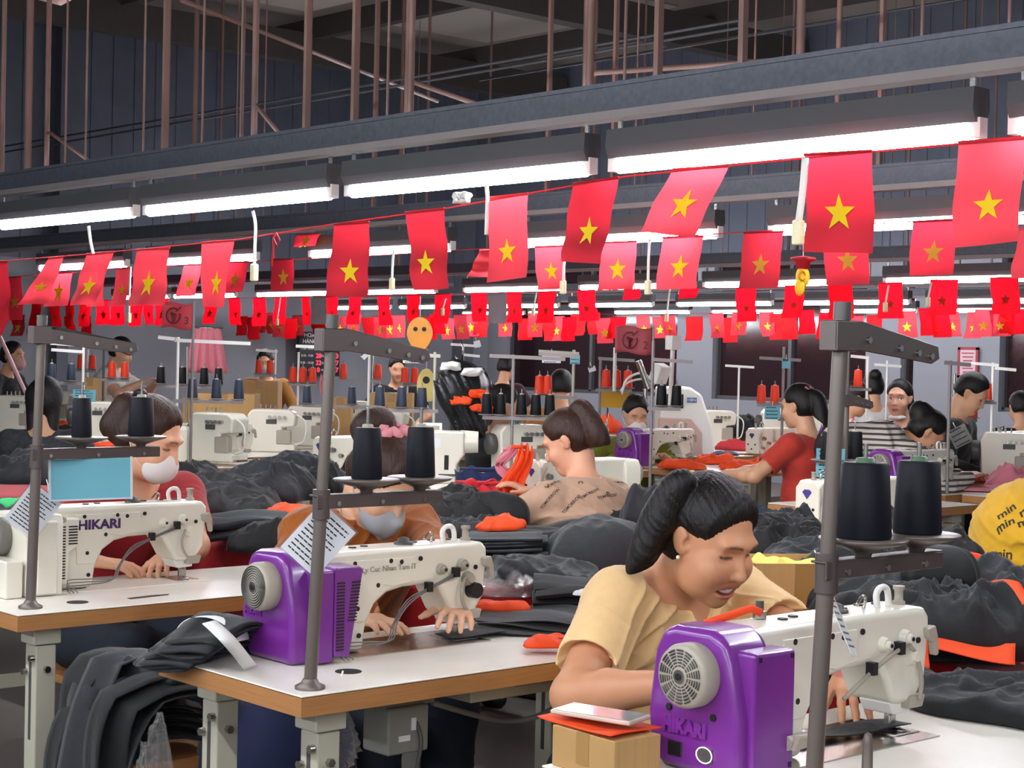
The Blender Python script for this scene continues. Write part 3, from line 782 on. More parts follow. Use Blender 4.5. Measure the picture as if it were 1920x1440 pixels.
# blue sign card under the first stand's arm
a_, b_ = pd(94, 862, 4.34), pd(247, 858, 4.42); hgt = .105
t = thing('sign_card', 'plain light blue card in a clear frame hanging under the stand arm with two cones', 'sign card', (a_ + b_) / 2)
x_ = (b_ - a_); mx = frame((0, 0, -hgt / 2), x_, (0, 0, 1))
link('card', G().box((0, 0, 0), (x_.length, hgt, .002)).mesh('card'), m_blue, t, mx=mx)
L_ = x_.length / 2
link('clear_edge', G().box((-L_, 0, 0), (.006, hgt + .006, .004)).box((L_, 0, 0), (.006, hgt + .006, .004)).box((0, -hgt / 2, 0), (2 * L_, .004, .004)).mesh('clear_edge'), mat('card edge', 'cfd8da', .3), t, mx=mx)
G().tube([(-L_ * .6, 0, 0), (-L_ * .6, 0, .02)], .0012).tube([(L_ * .6, 0, 0), (L_ * .6, 0, .02)], .0012).build('cord', m_cord, t)
# ---------------------------------------------------------------- people
def rotm(yaw, pitch, roll=0):
    """forward +y; yaw to the person's left, pitch down, roll to the person's right shoulder"""
    return np.array(Matrix.Rotation(yaw, 3, 'Z') @ Matrix.Rotation(-pitch, 3, 'X') @ Matrix.Rotation(roll, 3, 'Y'), np.float32)
class Prims:
    def __init__(s): s.p = []
    def c(s, a, b, r0, r1=None, k=.02, op='u', fl=None): s.p.append(('c', tuple(a), tuple(b), r0, r0 if r1 is None else r1, k, op, fl)); return s
    def e(s, c, r, M=None, k=.02, op='u'): s.p.append(('e', tuple(c), (r,) * 3 if isinstance(r, (int, float)) else tuple(r), M, k, op)); return s
    def grid(s, h, pad=.02):
        lo, hi = np.full(3, 9.), np.full(3, -9.)
        for q in s.p:
            if q[0] == 'c' and q[6] == 'u':
                R = max(q[3], q[4]) * (max(1, q[7][1]) if q[7] else 1)
                for a in q[1:3]: lo = np.minimum(lo, np.array(a) - R); hi = np.maximum(hi, np.array(a) + R)
            elif q[0] == 'e' and q[5] == 'u':
                R = max(q[2]); lo = np.minimum(lo, np.array(q[1]) - R); hi = np.maximum(hi, np.array(q[1]) + R)
        S = SDF(lo - pad, hi + pad, h)
        for op in ('u', 's'):
            for q in s.p:
                if q[0] == 'c' and q[6] == op: S.cone(q[1], q[2], q[3], q[4], q[5], op, q[7])
                elif q[0] == 'e' and q[5] == op: S.ell(q[1], q[2], q[3], q[4], op)
        return S
def hand(P, w_, f, d, side, s=1, curl=(.35, .4, .45, .5), spread=.12, thumb=.6, tcurl=.3, k=.004):
    """w_: wrist, f: finger direction, d: back-of-hand direction, side: +1 thumb towards f x d"""
    w_, f, d = V(w_), V(f).normalized(), V(d).normalized(); l = f.cross(d).normalized() * side; d = (l.cross(f) * side).normalized()
    if d.dot(V(d)) < 0: d = -d
    pl = .085 * s
    for i, o in enumerate((.03, .01, -.01, -.029)):
        kn = w_ + f * pl * (1, 1.03, .99, .92)[i] + l * o * s
        P.c(w_ + l * o * .55 * s + f * .012, kn, .0135 * s, .0105 * s, k=.012)
        a = (o / .03) * spread; g = (f * math.cos(a) + l * math.sin(a)).normalized(); c = curl[i] if not isinstance(curl, float) else curl
        p = kn; L = (.072, .08, .074, .057)[i] * s; th = c * .6
        for j, fr in enumerate((.45, .3, .25)):
            dirn = g * math.cos(th) - d * math.sin(th); q = p + dirn * L * fr
            P.c(p, q, (.0092, .0082, .0075)[j] * s, (.0084, .0076, .0062)[j] * s, k=k); p = q; th += c
    b = w_ + f * .022 * s + l * .024 * s; g = (f * math.cos(thumb) + l * math.sin(thumb) - d * .25).normalized()
    m1 = b + g * .038 * s; g2 = (g + f * tcurl - d * tcurl * .4).normalized(); m2 = m1 + g2 * .03 * s; e_ = m2 + (g2 + f * tcurl * .5).normalized() * .024 * s
    P.c(b, m1, .0135 * s, .0105 * s, k=.012); P.c(m1, m2, .0098 * s, .0088 * s, k=k); P.c(m2, e_, .0088 * s, .0068 * s, k=k)
def head(P, c, R, s=1, smile=0, detail=True):
    c = np.array(c, np.float32); T = lambda x, y, z: c + R @ (np.array((x, y, z), np.float32) * s)
    E = lambda p, r, k=.02, op='u', M=None: P.e(T(*p), [a * s for a in r], R if M is None else R @ M, k * s, op)
    E((0, -.014, .035), (.073, .09, .084)); E((0, .026, -.025), (.06, .064, .078), .03); E((0, .034, -.07), (.045, .048, .042), .03)
    if smile:
        for x in (-1, 1): E((x * .036, .03, -.062), (.032, .038, .036), .03); E((x * .04, .056, -.03), (.026, .024, .024), .025)
    E((0, .066, -.098), (.02, .018, .018), .025)
    for x in (-1, 1):
        E((x * .073, -.012, -.004), (.008, .02, .031), .006, M=rotm(0, -.2, x * .25))
        if not detail: continue
        E((x * .036, .058, -.033), (.026 + .004 * smile, .026, .024), .025); E((x * .034, .088, .006), (.02, .016, .011), .016, 's')
        E((x * .033, .073, .005), (.0165, .0135, .0125), .006)
        E((x * .074, .006, -.002), (.006, .008, .012), .006, 's')
    if detail:
        E((0, .074, .03), (.05, .018, .012), .02)
        P.c(T(0, .082, .012), T(0, .101, -.028), .0065 * s, .0105 * s, .012 * s)
        E((0, .101, -.031), (.0115, .011, .0095), .006)
        for x in (-1, 1): E((x * .0135, .09, -.035), (.0075, .009, .007), .006)
        E((0, .081, -.063), (.026 + .006 * smile, .012, .0075), .008); E((0, .079, -.077), (.022 + .005 * smile, .013, .008), .008)
        E((0, .086, -.0695), (.027 + .008 * smile, .016, .0035 + .005 * smile), .003, 's')
    return T
def face_tint(me, c, R, s, skin, smile=0, eyes='down'):
    p = coords(me); q = (p - np.array(c, np.float32)) @ R / s
    x, y, z = np.abs(q[:, 0]), q[:, 1], q[:, 2]; front = np.clip((y - .04) / .02, 0, 1)
    col = np.tile(np.array(lin(skin), np.float32), (len(p), 1))
    def blend(m_, hx): 
        col[:] = col * (1 - m_[:, None]) + np.array(lin(hx), np.float32) * m_[:, None]
    S_ = lambda t: np.clip(t, 0, 1)
    w_ = .027 + .008 * smile; zc = -.070 + smile * .010 * (x / w_) ** 2
    blend(front * S_((1 - (x / w_) ** 2 - ((z - zc) / (.0135 + .004 * smile)) ** 2) * 3) * .75, 'b0555a')
    blend(front * S_(1 - (np.abs(z - (.031 - ((x - .03) / .022) ** 2 * .005)) / .0042) ** 2) * S_((x - .011) / .004) * S_((.05 - x) / .006) * .85, '2c1c16')
    if eyes == 'down':
        blend(front * S_(1.3 - (np.abs(z - (.0005 + ((x - .032) / .02) ** 2 * .004)) / .0026) ** 2) * S_((x - .015) / .003) * S_((.05 - x) / .004) * .9, '1d1210')
    else:
        m_ = front * S_((1 - ((x - .032) / .0155) ** 2 - ((z - .004) / .006) ** 2) * 4); blend(m_, 'e8e2dc')
        blend(m_ * S_((1 - ((x - .033) / .0065) ** 2 - ((z - .004) / .0065) ** 2) * 5), '1a1210')
        blend(front * S_(1.2 - (np.abs(z - (.0105 - ((x - .032) / .02) ** 2 * .006)) / .002) ** 2) * S_((x - .014) / .003) * S_((.05 - x) / .003) * .9, '1d1210')
    blend(S_(1 - ((q[:, 0] * 0 + x - .04) / .025) ** 2 - ((z + .035) / .025) ** 2) * front * .18, 'c0504a')
    tint(me, col)
m_skin = mat('skin', 'd9a07e', .45, attr=True, var=.04, vs=30, bump=.05, bs=250, spec=.35)
m_hair = mat('black brown hair', '150e0c', .5, var=.5, vs=30, stretch=(3, 3, .35), spec=.35, bump=.6, bs=90)
m_hairb = mat('brown hair', '3a2014', .5, var=.5, vs=30, stretch=(3, 3, .35), spec=.35, bump=.6, bs=90)
def ik(a, t, l1, l2, hint):
    a, t = V(a), V(t); d = t - a; L = min(d.length, (l1 + l2) * .995); d.normalize(); t = a + d * L
    x = (l1 * l1 - l2 * l2 + L * L) / (2 * L); h = math.sqrt(max(0, l1 * l1 - x * x)); p = V(hint) - d * V(hint).dot(d); p.normalize()
    return a + d * x + p * h, t
def folds(seed, amp, f=22, ax=(1, .4, .7)):
    rs = np.random.RandomState(seed); ph = rs.rand(8) * 6.28; a = rs.normal(size=(4, 3)) * .5 + np.array(ax)
    def w_(x, y, z):
        u = a[0, 0] * x + a[0, 1] * y + a[0, 2] * z; v = a[1, 0] * x - a[1, 1] * y + a[1, 2] * z
        t = np.sin(f * u + 2.2 * np.sin(f * .45 * v + ph[0]) + ph[1]); t2 = np.sin(f * 1.7 * v + 2 * np.sin(f * .6 * u + ph[2]) + ph[3])
        m_ = np.clip(.35 + .8 * np.sin(f * .33 * u - f * .4 * v + ph[4]), 0, 1); m2 = np.clip(.35 + .8 * np.sin(f * .42 * u + f * .3 * v + ph[5]), 0, 1)
        return amp * (-m_ * (1 - np.abs(t)) ** 2 * 1.4 - m2 * (1 - np.abs(t2)) ** 2 + .35)
    return w_
def person(name, label, loc, rz, head_c, yaw=0, pitch=.3, roll=0, neck=None, sw=.165, wr=None, wl=None, elb=((-1, -.2, -.8), (1, -.2, -.8)), hr=None, hl=None,
           top=None, sleeve='short', trousers=None, stand=False, h=.01, skin='d8a280', smile=0, eyes='down', s=1, hair=None, hair_m=None, mask=None, girth=1, hip=(0, 0, .5),
           fold=.004, neckline=.068, tie=None, seed=1, parts=None, hh=None, detail=True, cat='person', legs=True, vneck=0):
    """all positions local to loc (floor), +y where the body faces"""
    t = thing('person', label, cat, loc, rz)
    head_c = V(head_c); hip = V(hip)
    R = rotm(yaw, pitch, roll)
    nb = V(tuple(np.array(head_c) + R @ np.array((0, -.03, -.075), np.float32) * s))
    nk = V(neck) if neck else V((head_c.x * .6, head_c.y - .085, head_c.z - .16))
    ax = (nk - hip).normalized(); side = V((1, 0, 0)); side = (side - ax * side.dot(ax)).normalized()
    shR, shL = nk - ax * .055 + side * sw, nk - ax * .055 - side * sw
    shR, shL = V((nk.x + sw, nk.y + .01, nk.z - .055)), V((nk.x - sw, nk.y + .01, nk.z - .055))
    P = Prims(); C_ = Prims()
    gi = girth
    tor = [(hip + V((0, 0, .02)), hip + (nk - hip) * .35, .112 * gi, .105 * gi, .05, 1.3), (hip + (nk - hip) * .35, hip + (nk - hip) * .72, .108 * gi, .112 * gi, .05, 1.34), (hip + (nk - hip) * .72, nk - ax * .07, .112 * gi, .07, .05, 1.5)]
    for a, b, r0, r1, k, e in tor: P.c(a, b, r0, r1, k, 'u', ((1, 0, 0), e))
    P.c(shL, shR, .052, .052, .05); P.c(nk - ax * .03, nb, .056, .05, .04)
    hands = []
    arms = []
    for sh, w_, el, hd, sd in ((shR, wr, elb[1], hr, 1), (shL, wl, elb[0], hl, -1)):
        if w_ is None: w_ = (sd * .18, .3, .78)
        e, w2 = ik(sh, w_, .27 * s, .24 * s, el); arms.append((sh, e, w2))
        P.c(sh, e, .05 * s, .04 * s, .03); P.c(e, e + (w2 - e) * .35, .041 * s, .04 * s, .02); P.c(e + (w2 - e) * .35, w2, .04 * s, .026 * s, .02, 'u')
        kw = dict(f=(w2 - e).normalized() + V((0, 0, -.1)), d=(0, -.2, 1), side=-sd, s=.95 * s)
        if hd: kw.update(hd)
        kw.setdefault('w_', w2 + V(kw['f']).normalized() * .012)
        hand(P, **kw)
    leg = []
    if legs:
        if stand:
            for x in (-1, 1): leg.append((hip + V((x * .085, 0, -.03)), hip + V((x * .1, .03, -.45)), (hip.x + x * .1, hip.y - .02, .09)))
        else:
            for x in (-1, 1): leg.append((hip + V((x * .09, 0, -.02)), V((hip.x + x * .12, hip.y + .42, .5)), V((hip.x + x * .12, hip.y + .40, .09))))
        for a, b, c in leg:
            P.c(a, b, .088, .06, .04); P.c(b, c, .058, .038, .02); P.c(V(c) + V((0, -.02, -.035)), V(c) + V((0, .14, -.055)), .036, .028, .02)
    T = head(P, head_c, R, s, smile, detail)
    me = P.grid(h).mesh('body'); face_tint(me, head_c, R, s, skin, smile, eyes)
    body = link('body', me, m_skin, t)
    # clothes
    for a, b, r0, r1, k, e in tor: C_.c(a, b, r0 + .013, r1 + .011, .04, 'u', ((1, 0, 0), e))
    C_.c(shL, shR, .064, .064, .04)
    for sh, e, w2 in arms:
        if sleeve == 'short': C_.c(sh, sh + (e - sh) * .62, .066 * s, .068 * s, .035)
        elif sleeve: C_.c(sh, e, .064 * s, .056 * s, .035); C_.c(e, w2 - (w2 - e) * .06, .056 * s, .04 * s, .03)
    if sleeve == 'short':
        for sh, e, w2 in arms: d_ = (e - sh).normalized(); q = sh + (e - sh) * .62 + d_ * .062; C_.c(q, q + d_ * .05, .075, .075, .006, 's')
    C_.c(nk - ax * .01, nk + (nb - nk).normalized() * .16, neckline, neckline + .03, .012, 's')
    if vneck: C_.c(nk + V((0, .05, -.02)), nk + V((0, .13, -.11)), .045, .012, .01, 's')
    if not stand: C_.e(hip + V((0, .16, -.12)), (.3, .12, .1), None, .02, 's')
    S = C_.grid(h); S.warp(folds(seed, fold)); S.warp(folds(seed + 40, fold * .3, 48, (.6, .8, -.4)))
    cl = link('top', S.mesh('top'), top or m_grey, t)
    if legs:
        L_ = Prims()
        for a, b, c in leg: L_.c(a, b, .1, .074, .04); L_.c(b, V(c), .074, .062, .03)
        L_.c(hip + V((-.06, -.02, .0)), hip + V((.06, -.02, .0)), .118, None, .04)
        S = L_.grid(max(h, .008)); S.warp(folds(seed + 5, .004)); link('trousers', S.mesh('trousers'), trousers or mat('dark trousers', '1c1e28', .8), t)
        g = G()
        for a, b, c in leg: g = G().tube([V(c) + V((0, -.05, -.06)), V(c) + V((0, .02, -.045)), V(c) + V((0, .16, -.062))], [.03, .044, .026], 10); g.build('shoe', m_black, t)
    if hair:
        Hp = Prims(); hair(Hp, T, R, s, head_c)
        S = Hp.grid(hh or max(h * .8, .004))
        b_ = tie if tie is not None else (0, -.1, .05)
        bc = np.array(T(*b_)); hc = np.array(T(0, 0, .03)); n_ = (bc - hc) / np.linalg.norm(bc - hc); x_ = np.cross(n_, (0, 0, 1) if abs(n_[2]) < .9 else (1, 0, 0)); x_ /= np.linalg.norm(x_); y_ = np.cross(n_, x_)
        def strands(x, y, z):
            a = (x - hc[0]) * x_[0] + (y - hc[1]) * x_[1] + (z - hc[2]) * x_[2]; b = (x - hc[0]) * y_[0] + (y - hc[1]) * y_[1] + (z - hc[2]) * y_[2]
            th = np.arctan2(b, a); return .0007 * np.sin(52 * th + 2.5 * np.sin(9 * th)) + .0006 * np.sin(110 * th + 2 * np.sin(17 * th))
        S.warp(strands); link('hair', S.mesh('hair'), hair_m or m_hair, t)
    if mask:
        Mp = Prims(); mm, style = mask
        Mp.e(T(0, .058, -.058), [a * s for a in ((.062, .06, .056) if style != 'fold' else (.06, .066, .056))], R, .01)
        if style == 'chin': Mp = Prims().e(T(0, .035, -.118), [a * s for a in (.056, .055, .02)], R, .01)
        if style != 'chin':
            Mp.e(T(0, .1, .022), [a * s for a in (.07, .06, .03)], R, .008, 's')
            if style == 'fold': Mp.c(T(0, .115, -.03), T(0, .105, -.1), .012 * s, .008 * s, .02 * s)
        Mp.e(T(0, -.03, -.05), [a * s for a in (.15, .06, .15)], R, .004, 's')
        link('face_mask', Mp.grid(max(h * .7, .003)).mesh('face_mask'), mm, t)
        g = G()
        for x in (-1, 1):
            if style == 'chin': continue
            g.tube([V(T(x * .05, .05, -.04)), V(T(x * .068, .02, -.005)), V(T(x * .078, -.012, .024)), V(T(x * .082, -.03, .0)), V(T(x * .07, .0, -.05)), V(T(x * .052, .045, -.075))], .0014, 6, sub=4)
        if g.v: g.build('mask_strap', mm, t)
    if parts: parts(t, T, R, arms, cl)
    return t
# hair styles: prims in head space
def cap(P, T, R, s, front=.012, low=-.055, ears=True):
    P.e(T(0, -.016, .04), [a * s for a in (.083, .102, .093)], R, .02); P.e(T(0, -.045, -.01), [a * s for a in (.076, .07, .07)], R, .03)
    P.e(T(0, .108, -.034 + front), [a * s for a in (.076, .08, .1)], R, .05, 's')
    P.e(T(0, .07, -.09), [a * s for a in (.12, .08, .08)], R, .02, 's')
    if ears:
        for x in (-1, 1): P.e(T(x * .085, .012, -.03), [a * s for a in (.032, .045, .045)], R, .03, 's')
    P.e(T(0, -.05, low - .07), [a * s for a in (.13, .12, .06)], R, .02, 's')
def lock(P, T, s, pts, r):
    """a lock of hair lying on the head surface through (x, z) points of head space"""
    def y(x, z): return max(-.014 + .09 * math.sqrt(max(.02, 1 - (x / .074) ** 2 - ((z - .035) / .086) ** 2)), .026 + .064 * math.sqrt(max(0, 1 - (x / .062) ** 2 - ((z + .025) / .08) ** 2)) if abs(x) < .06 else -1) + .003
    q = [V(T(x, y(x, z), z)) for x, z in pts]; q = spline(q, 3); n = len(q) - 1
    for i in range(n): P.c(q[i], q[i + 1], r * s * (1 - .7 * (i / n) ** 2), r * s * (1 - .7 * ((i + 1) / n) ** 2), .01)
def h_pony(pts, r, bangs=True):
    """pts in head space from the tie outwards; last ones may hang in world space by giving them as Vectors"""
    def f(P, T, R, s, hc):
        cap(P, T, R, s)
        q = [V(T(*p)) if not isinstance(p, V) else V(hc + p) for p in pts]; rr = np.interp(np.linspace(0, len(q) - 1, (len(q) - 1) * 4 + 1), range(len(r)), r); q = spline(q, 4)
        for i in range(len(q) - 1): P.c(q[i], q[i + 1], rr[i], rr[i + 1], .012)
        if bangs:
            b = -1 if bangs is True else bangs
            lock(P, T, s, [(0, .112), (b * .03, .09), (b * .052, .05), (b * .062, .01), (b * .06, -.03)], .009)
            lock(P, T, s, [(b * .01, .112), (b * .045, .085), (b * .064, .045), (b * .068, .0)], .009)
            lock(P, T, s, [(0, .113), (b * .015, .095), (b * .036, .07), (b * .05, .035)], .008)
            lock(P, T, s, [(0, .112), (-b * .03, .1), (-b * .055, .07), (-b * .066, .03)], .009)
    return f
def h_bun(c, r, bangs=0, loop=False):
    def f(P, T, R, s, hc):
        cap(P, T, R, s)
        P.e(T(*c), r, R, .02)
        if loop: P.e(T(c[0], c[1] - .01, c[2] - .06), [a * s for a in (.05, .045, .05)], R, .03)
        for i in range(bangs):
            x = -.045 + .09 * i / max(1, bangs - 1)
            lock(P, T, s, [(x * .6, .11), (x, .085), (x * 1.2, .05), (x * 1.25, .022)], .008)
    return f
def h_short(P, T, R, s, hc): cap(P, T, R, s, low=-.03)
def h_long(P, T, R, s, hc):
    cap(P, T, R, s, low=-.22)
    P.c(T(-.045, -.05, .03), T(-.05, -.06, -.16), .05, .03, .03); P.c(T(.045, -.05, .03), T(.05, -.06, -.16), .05, .03, .03)
def local(loc, rz, p):
    q = Matrix.Rotation(-rz, 3, 'Z') @ (V(p) - V(loc)); return tuple(q)
m_tee = mat('pale orange tee', 'f0c88e', .8, var=.06, vs=40, sheen=.15, bump=.1, bs=400)
m_hood = mat('burnt orange hoodie', 'a0560f', .85, var=.12, vs=30, sheen=.2)
m_redtop = mat('dark red top', 'a3141f', .8, var=.1, vs=20, sheen=.2)
m_gold = mat('gold', 'd9a441', .25, 1)
m_mask = mat('white mask', 'e3dcd8', .8, var=.03)
m_maskg = mat('grey mask', '9d9da0', .8, var=.04)
m_jean = mat('dark denim', '1d2533', .85, var=.15, vs=30)
# woman in the pale orange tee
L1 = (2.66, 2.58, 0)
w_ = lambda p: local(L1, PI, p)
poff = lambda px, py, d: V((-(pd(px, py, d).x - 2.605), -(pd(px, py, d).y - 2.305), pd(px, py, d).z - 1.05))
def acc1(t, T, R, arms, cl):
    g = G()
    for x in (-1, 1): g.ell(T(x * .077, -.004, -.036), .0042, 10, 8)
    for i in range(2):
        g2 = G().ell(T((-1, 1)[i] * .079, .0, -.035), .0042, 10, 8); g2.build('earring', mat('pearl', 'f2ead8', .2), t)
    te = G(); pts = [(x, .0868 - 14 * x * x, -.0685 + 6 * x * x) for x in np.linspace(-.024, .024, 9)]
    te.grid([[V(T(x, y, z + dz)) for x, y, z in pts] for dz in (.005, .0, -.0045)]); te.build('teeth', mat('teeth', 'f0e9dc', .25), t, solid=.002)
    G().tube([V(T(-.01, -.105, .075)), V(T(.01, -.108, .075)), V(T(.015, -.105, .092)), V(T(-.005, -.1, .098)), V(T(-.01, -.105, .075))], .006).build('hair_tie', mat('yellow hair tie', 'c9a53a', .6), t)
    n = [V((.075 * math.sin(a) * 1.05 + .0, .075 + .07 * math.cos(a), .905 - .035 * math.cos(a))) for a in np.linspace(-2.4, 2.4, 18)]
    G().tube(n, .0012, 5).build('necklace', m_gold, t)
person('person', 'smiling woman in a pale orange tee bending over the purple machine at the front', L1, PI, w_((2.605, 2.305, 1.05)), yaw=.06, pitch=.42, roll=.0, neck=w_((2.665, 2.46, .965)), sw=.175,
       wr=w_((2.32, 2.12, .815)), wl=w_((2.655, 1.985, .835)), elb=((.9, -.25, -.7), (.9, -.3, -.75)) if 0 else ((-1, .1, -.8), (1, -.5, -.8)),
       hr=dict(f=V(w_((2.5, 2.0,  .795))) - V(w_((2.32, 2.12, .815))), d=(0, 0, 1)), hl=dict(f=V(w_((2.55, 1.875, .785))) - V(w_((2.655, 1.985, .835))), d=(0, -.2, .9), curl=(.25, .25, .3, .3), spread=.15),
       top=m_tee, sleeve='short', trousers=m_jean, h=.0034, hh=.003, skin='c98f6b', smile=1, s=1.02, girth=1.12, seed=3, fold=.007, vneck=1, neckline=.07,
       hair=h_pony([poff(1285, 900, 3.41), poff(1266, 918, 3.42), poff(1238, 975, 3.43), poff(1212, 1030, 3.43), poff(1180, 1072, 3.42)], [.018, .03, .038, .032, .004]), tie=(0, -.1, .08), parts=acc1)
# woman in the burnt orange hoodie
L2 = (2.69, 3.78, 0)
w2_ = lambda p: local(L2, PI, p)
m_scr = mat('pink scrunchie', 'd98a90', .8, var=.1, vs=40)
def acc2(t, T, R, arms, cl):
    g = G(); c = V(T(0, -.085, .105)); n = V(R @ np.array((0, -.5, .8), np.float32)); x, y, z = basis(n)
    g.tube([c + (x * math.cos(a) + y * math.sin(a)) * (.036 + .006 * math.sin(9 * a)) + z * .006 * math.cos(7 * a) for a in [2 * PI * i / 40 for i in range(41)]], .013, 8); g.build('scrunchie', m_scr, t)
    S = Prims().e(w2_((2.685, 3.66, .985)), (.085, .06, .05), None, .03).c(w2_((2.61, 3.58, .96)), w2_((2.76, 3.58, .96)), .035, None, .03)
    link('hood', S.grid(.006).mesh('hood'), m_hood, t)
hp, hq = pz(712, 1168, .778), pz(800, 1190, .788)
lp, lq = pz(868, 1158, .80), pz(852, 1205, .788)
person('person', 'bowed woman in a burnt orange hoodie and grey mask behind two navy cones', L2, PI, w2_((2.665, 3.47, 1.085)), yaw=.12, pitch=.85, neck=w2_((2.69, 3.6, 1.0)), sw=.175,
       wr=w2_(hp - (hq - hp).normalized() * .06 + V((0, 0, .02))), wl=w2_(lp + V((.02, .06, .03))), elb=((-1, -.3, -.5), (1, -.3, -.5)),
       hr=dict(w_=w2_(hp + V((-.02, .02, .008))), f=V(w2_(hq)) - V(w2_(hp)), d=(0, .2, 1), curl=(.18, .16, .18, .22), spread=.1, thumb=.5, s=.95),
       hl=dict(w_=w2_(lp + V((.01, .035, .02))), f=V(w2_(lq)) - V(w2_(lp + V((.0, .03, .0)))), d=(0, .25, 1), curl=(.3, .3, .3, .3), spread=.2, thumb=.9, s=.95),
       top=m_hood, sleeve='long', trousers=m_jean, h=.0036, hh=.0036, skin='d9a888', s=1.0, girth=1.15, seed=7, fold=.006, neckline=.066,
       hair=h_bun((.02, -.12, .075), (.062, .05, .06), 4), hair_m=m_hairb, tie=(0.02, -.1, .1), mask=(m_maskg, 'fold'), parts=acc2)
# masked woman in the red top
L3 = (2.70, 4.98, 0)
w3_ = lambda p: local(L3, PI, p)
def acc3(t, T, R, arms, cl):
    c = V(T(-.005, -.09, .09)); g = G()
    g.tube([c + V((0, -.02, -.03)), c + V((.0, -.01, .005)), c + V((0, .02, .02)), c + V((0, .045, .012))], [.012, .016, .016, .01], 8, sub=4).build('claw_clip', m_black, t)
    n = [V((.078 * math.sin(a), .02 + .07 * math.cos(a), .985 - .045 * math.cos(a))) for a in np.linspace(-2.6, 2.6, 18)]
    G().tube(n, .0018, 5).build('necklace', m_gold, t)
person('person', 'woman in a white mask and dark red top behind the cream machine', L3, PI, w3_((2.69, 4.7, 1.13)), yaw=.62, pitch=.42, neck=w3_((2.71, 4.82, 1.0)), sw=.165,
       wr=w3_((2.34, 4.44, .80)), wl=w3_((2.60, 4.42, .8)), elb=((-1, -.2, -.6), (1, -.1, -.6)),
       hr=dict(f=(.9, .35, -.1) if 0 else V(w3_((2.52, 4.3, .775))) - V(w3_((2.34, 4.44, .80))), d=(0, .1, 1), curl=(.25, .25, .3, .3)),
       top=m_redtop, sleeve='short', trousers=m_jean, h=.0045, hh=.0042, skin='dca584', s=1.04, seed=11, fold=.004, neckline=.078, vneck=1,
       hair=h_bun((0, -.11, .05), (.05, .045, .055), 3, True), hair_m=m_hairb, tie=(0, -.1, .07), mask=(m_mask, 'dome'), parts=acc3)
# ---------------------------------------------------------------- cloth
m_char = mat('charcoal cloth', '1b1c21', .8, var=.12, vs=20, sheen=.15, bump=.5, bs=45)
m_blkc = mat('black cloth', '0b0b0d', .75, var=.15, vs=20, sheen=.1, bump=.5, bs=45)
m_midc = mat('mid grey cloth', '404246', .8, var=.08, vs=20, sheen=.12, bump=.12, bs=500)
m_den = mat('washed black denim', '1e2022', .85, var=.5, vs=9, sheen=.15, bump=.5, bs=60)
m_wcl = mat('white cloth', 'dcdad6', .8, var=.05)
m_grn = mat('bright green cloth', '3fd07c', .75, var=.1)
m_blucl = mat('dark blue cloth', '16224e', .8, var=.15, vs=10, sheen=.3)
A_IMG = -TH                                    # z rotation that lays a thing's x axis across the picture
def lump_mesh(lx, ly, h, seed, n=72, fold=.03, fl=.13, sharp=1.6, flat=.5, edge=.16, droop=0):
    s = np.linspace(-1, 1, n); A, B = np.meshgrid(s, s, indexing='ij')
    a, b = A.ravel(), B.ravel()
    # square to rounded footprint with a ragged outline
    r = np.maximum(np.abs(a), np.abs(b)); th = np.arctan2(b, a)
    rs = np.random.RandomState(seed)
    out = 1 + edge * sum(np.sin(k * th + rs.rand() * 6.28) / k ** .6 * rs.rand() for k in (2, 3, 4, 5, 7, 9))
    circ = np.stack([np.cos(th), np.sin(th)], 1); sq = np.stack([a, b], 1) / np.maximum(r, 1e-6)[:, None]
    dirn = circ * .55 + sq * .45
    p = dirn * (r * out)[:, None] * np.array([lx / 2, ly / 2])
    q = p / fl
    f1 = 1 / (1 + (wob(q, seed, 2.1, 2) / .3) ** 2); f2 = 1 / (1 + (wob(q + 7, seed + 1, 4.3, 2) / .25) ** 2); f3 = wob(q, seed + 2, 1.0, 1); f4 = np.abs(wob(q + 3, seed + 4, 6.5, 2))
    prof = np.clip(1 - r ** 4, 0, 1) ** flat
    z = prof * (h * (.72 + .28 * f3) + fold * (f1 * 1.1 - .6) + fold * .5 * (f2 - .5) + fold * .16 * f4)
    z = np.maximum(z, 0) + .004
    if droop: z = z - droop * np.clip(r - .7, 0, 1)
    sw = wob(q, seed + 9, 1.6, 1)[:, None] * fold * .7 * prof[:, None]
    vs = np.concatenate([p + sw * np.array([[.8, .6]]), z[:, None]], 1)
    i = np.arange(n * n).reshape(n, n)
    F = np.stack([i[:-1, :-1], i[1:, :-1], i[1:, 1:], i[:-1, 1:]], -1).reshape(-1, 4)
    return npmesh('cloth', vs, F)
def lump(loc, size, seed, m, label, rz=A_IMG, name='garment', cat='garment', group=None, tilt=(0, 0), **kw):
    me = lump_mesh(*size, seed, **kw)
    o = link(name, me, m); o.location = loc; o.rotation_euler = (tilt[0], tilt[1], rz)
    md = o.modifiers.new('s', 'SOLIDIFY'); md.thickness = .004; md.offset = -1
    return tag(o, label, cat, group)
def at_px(px, py, z): return tuple(pz(px, py, z))
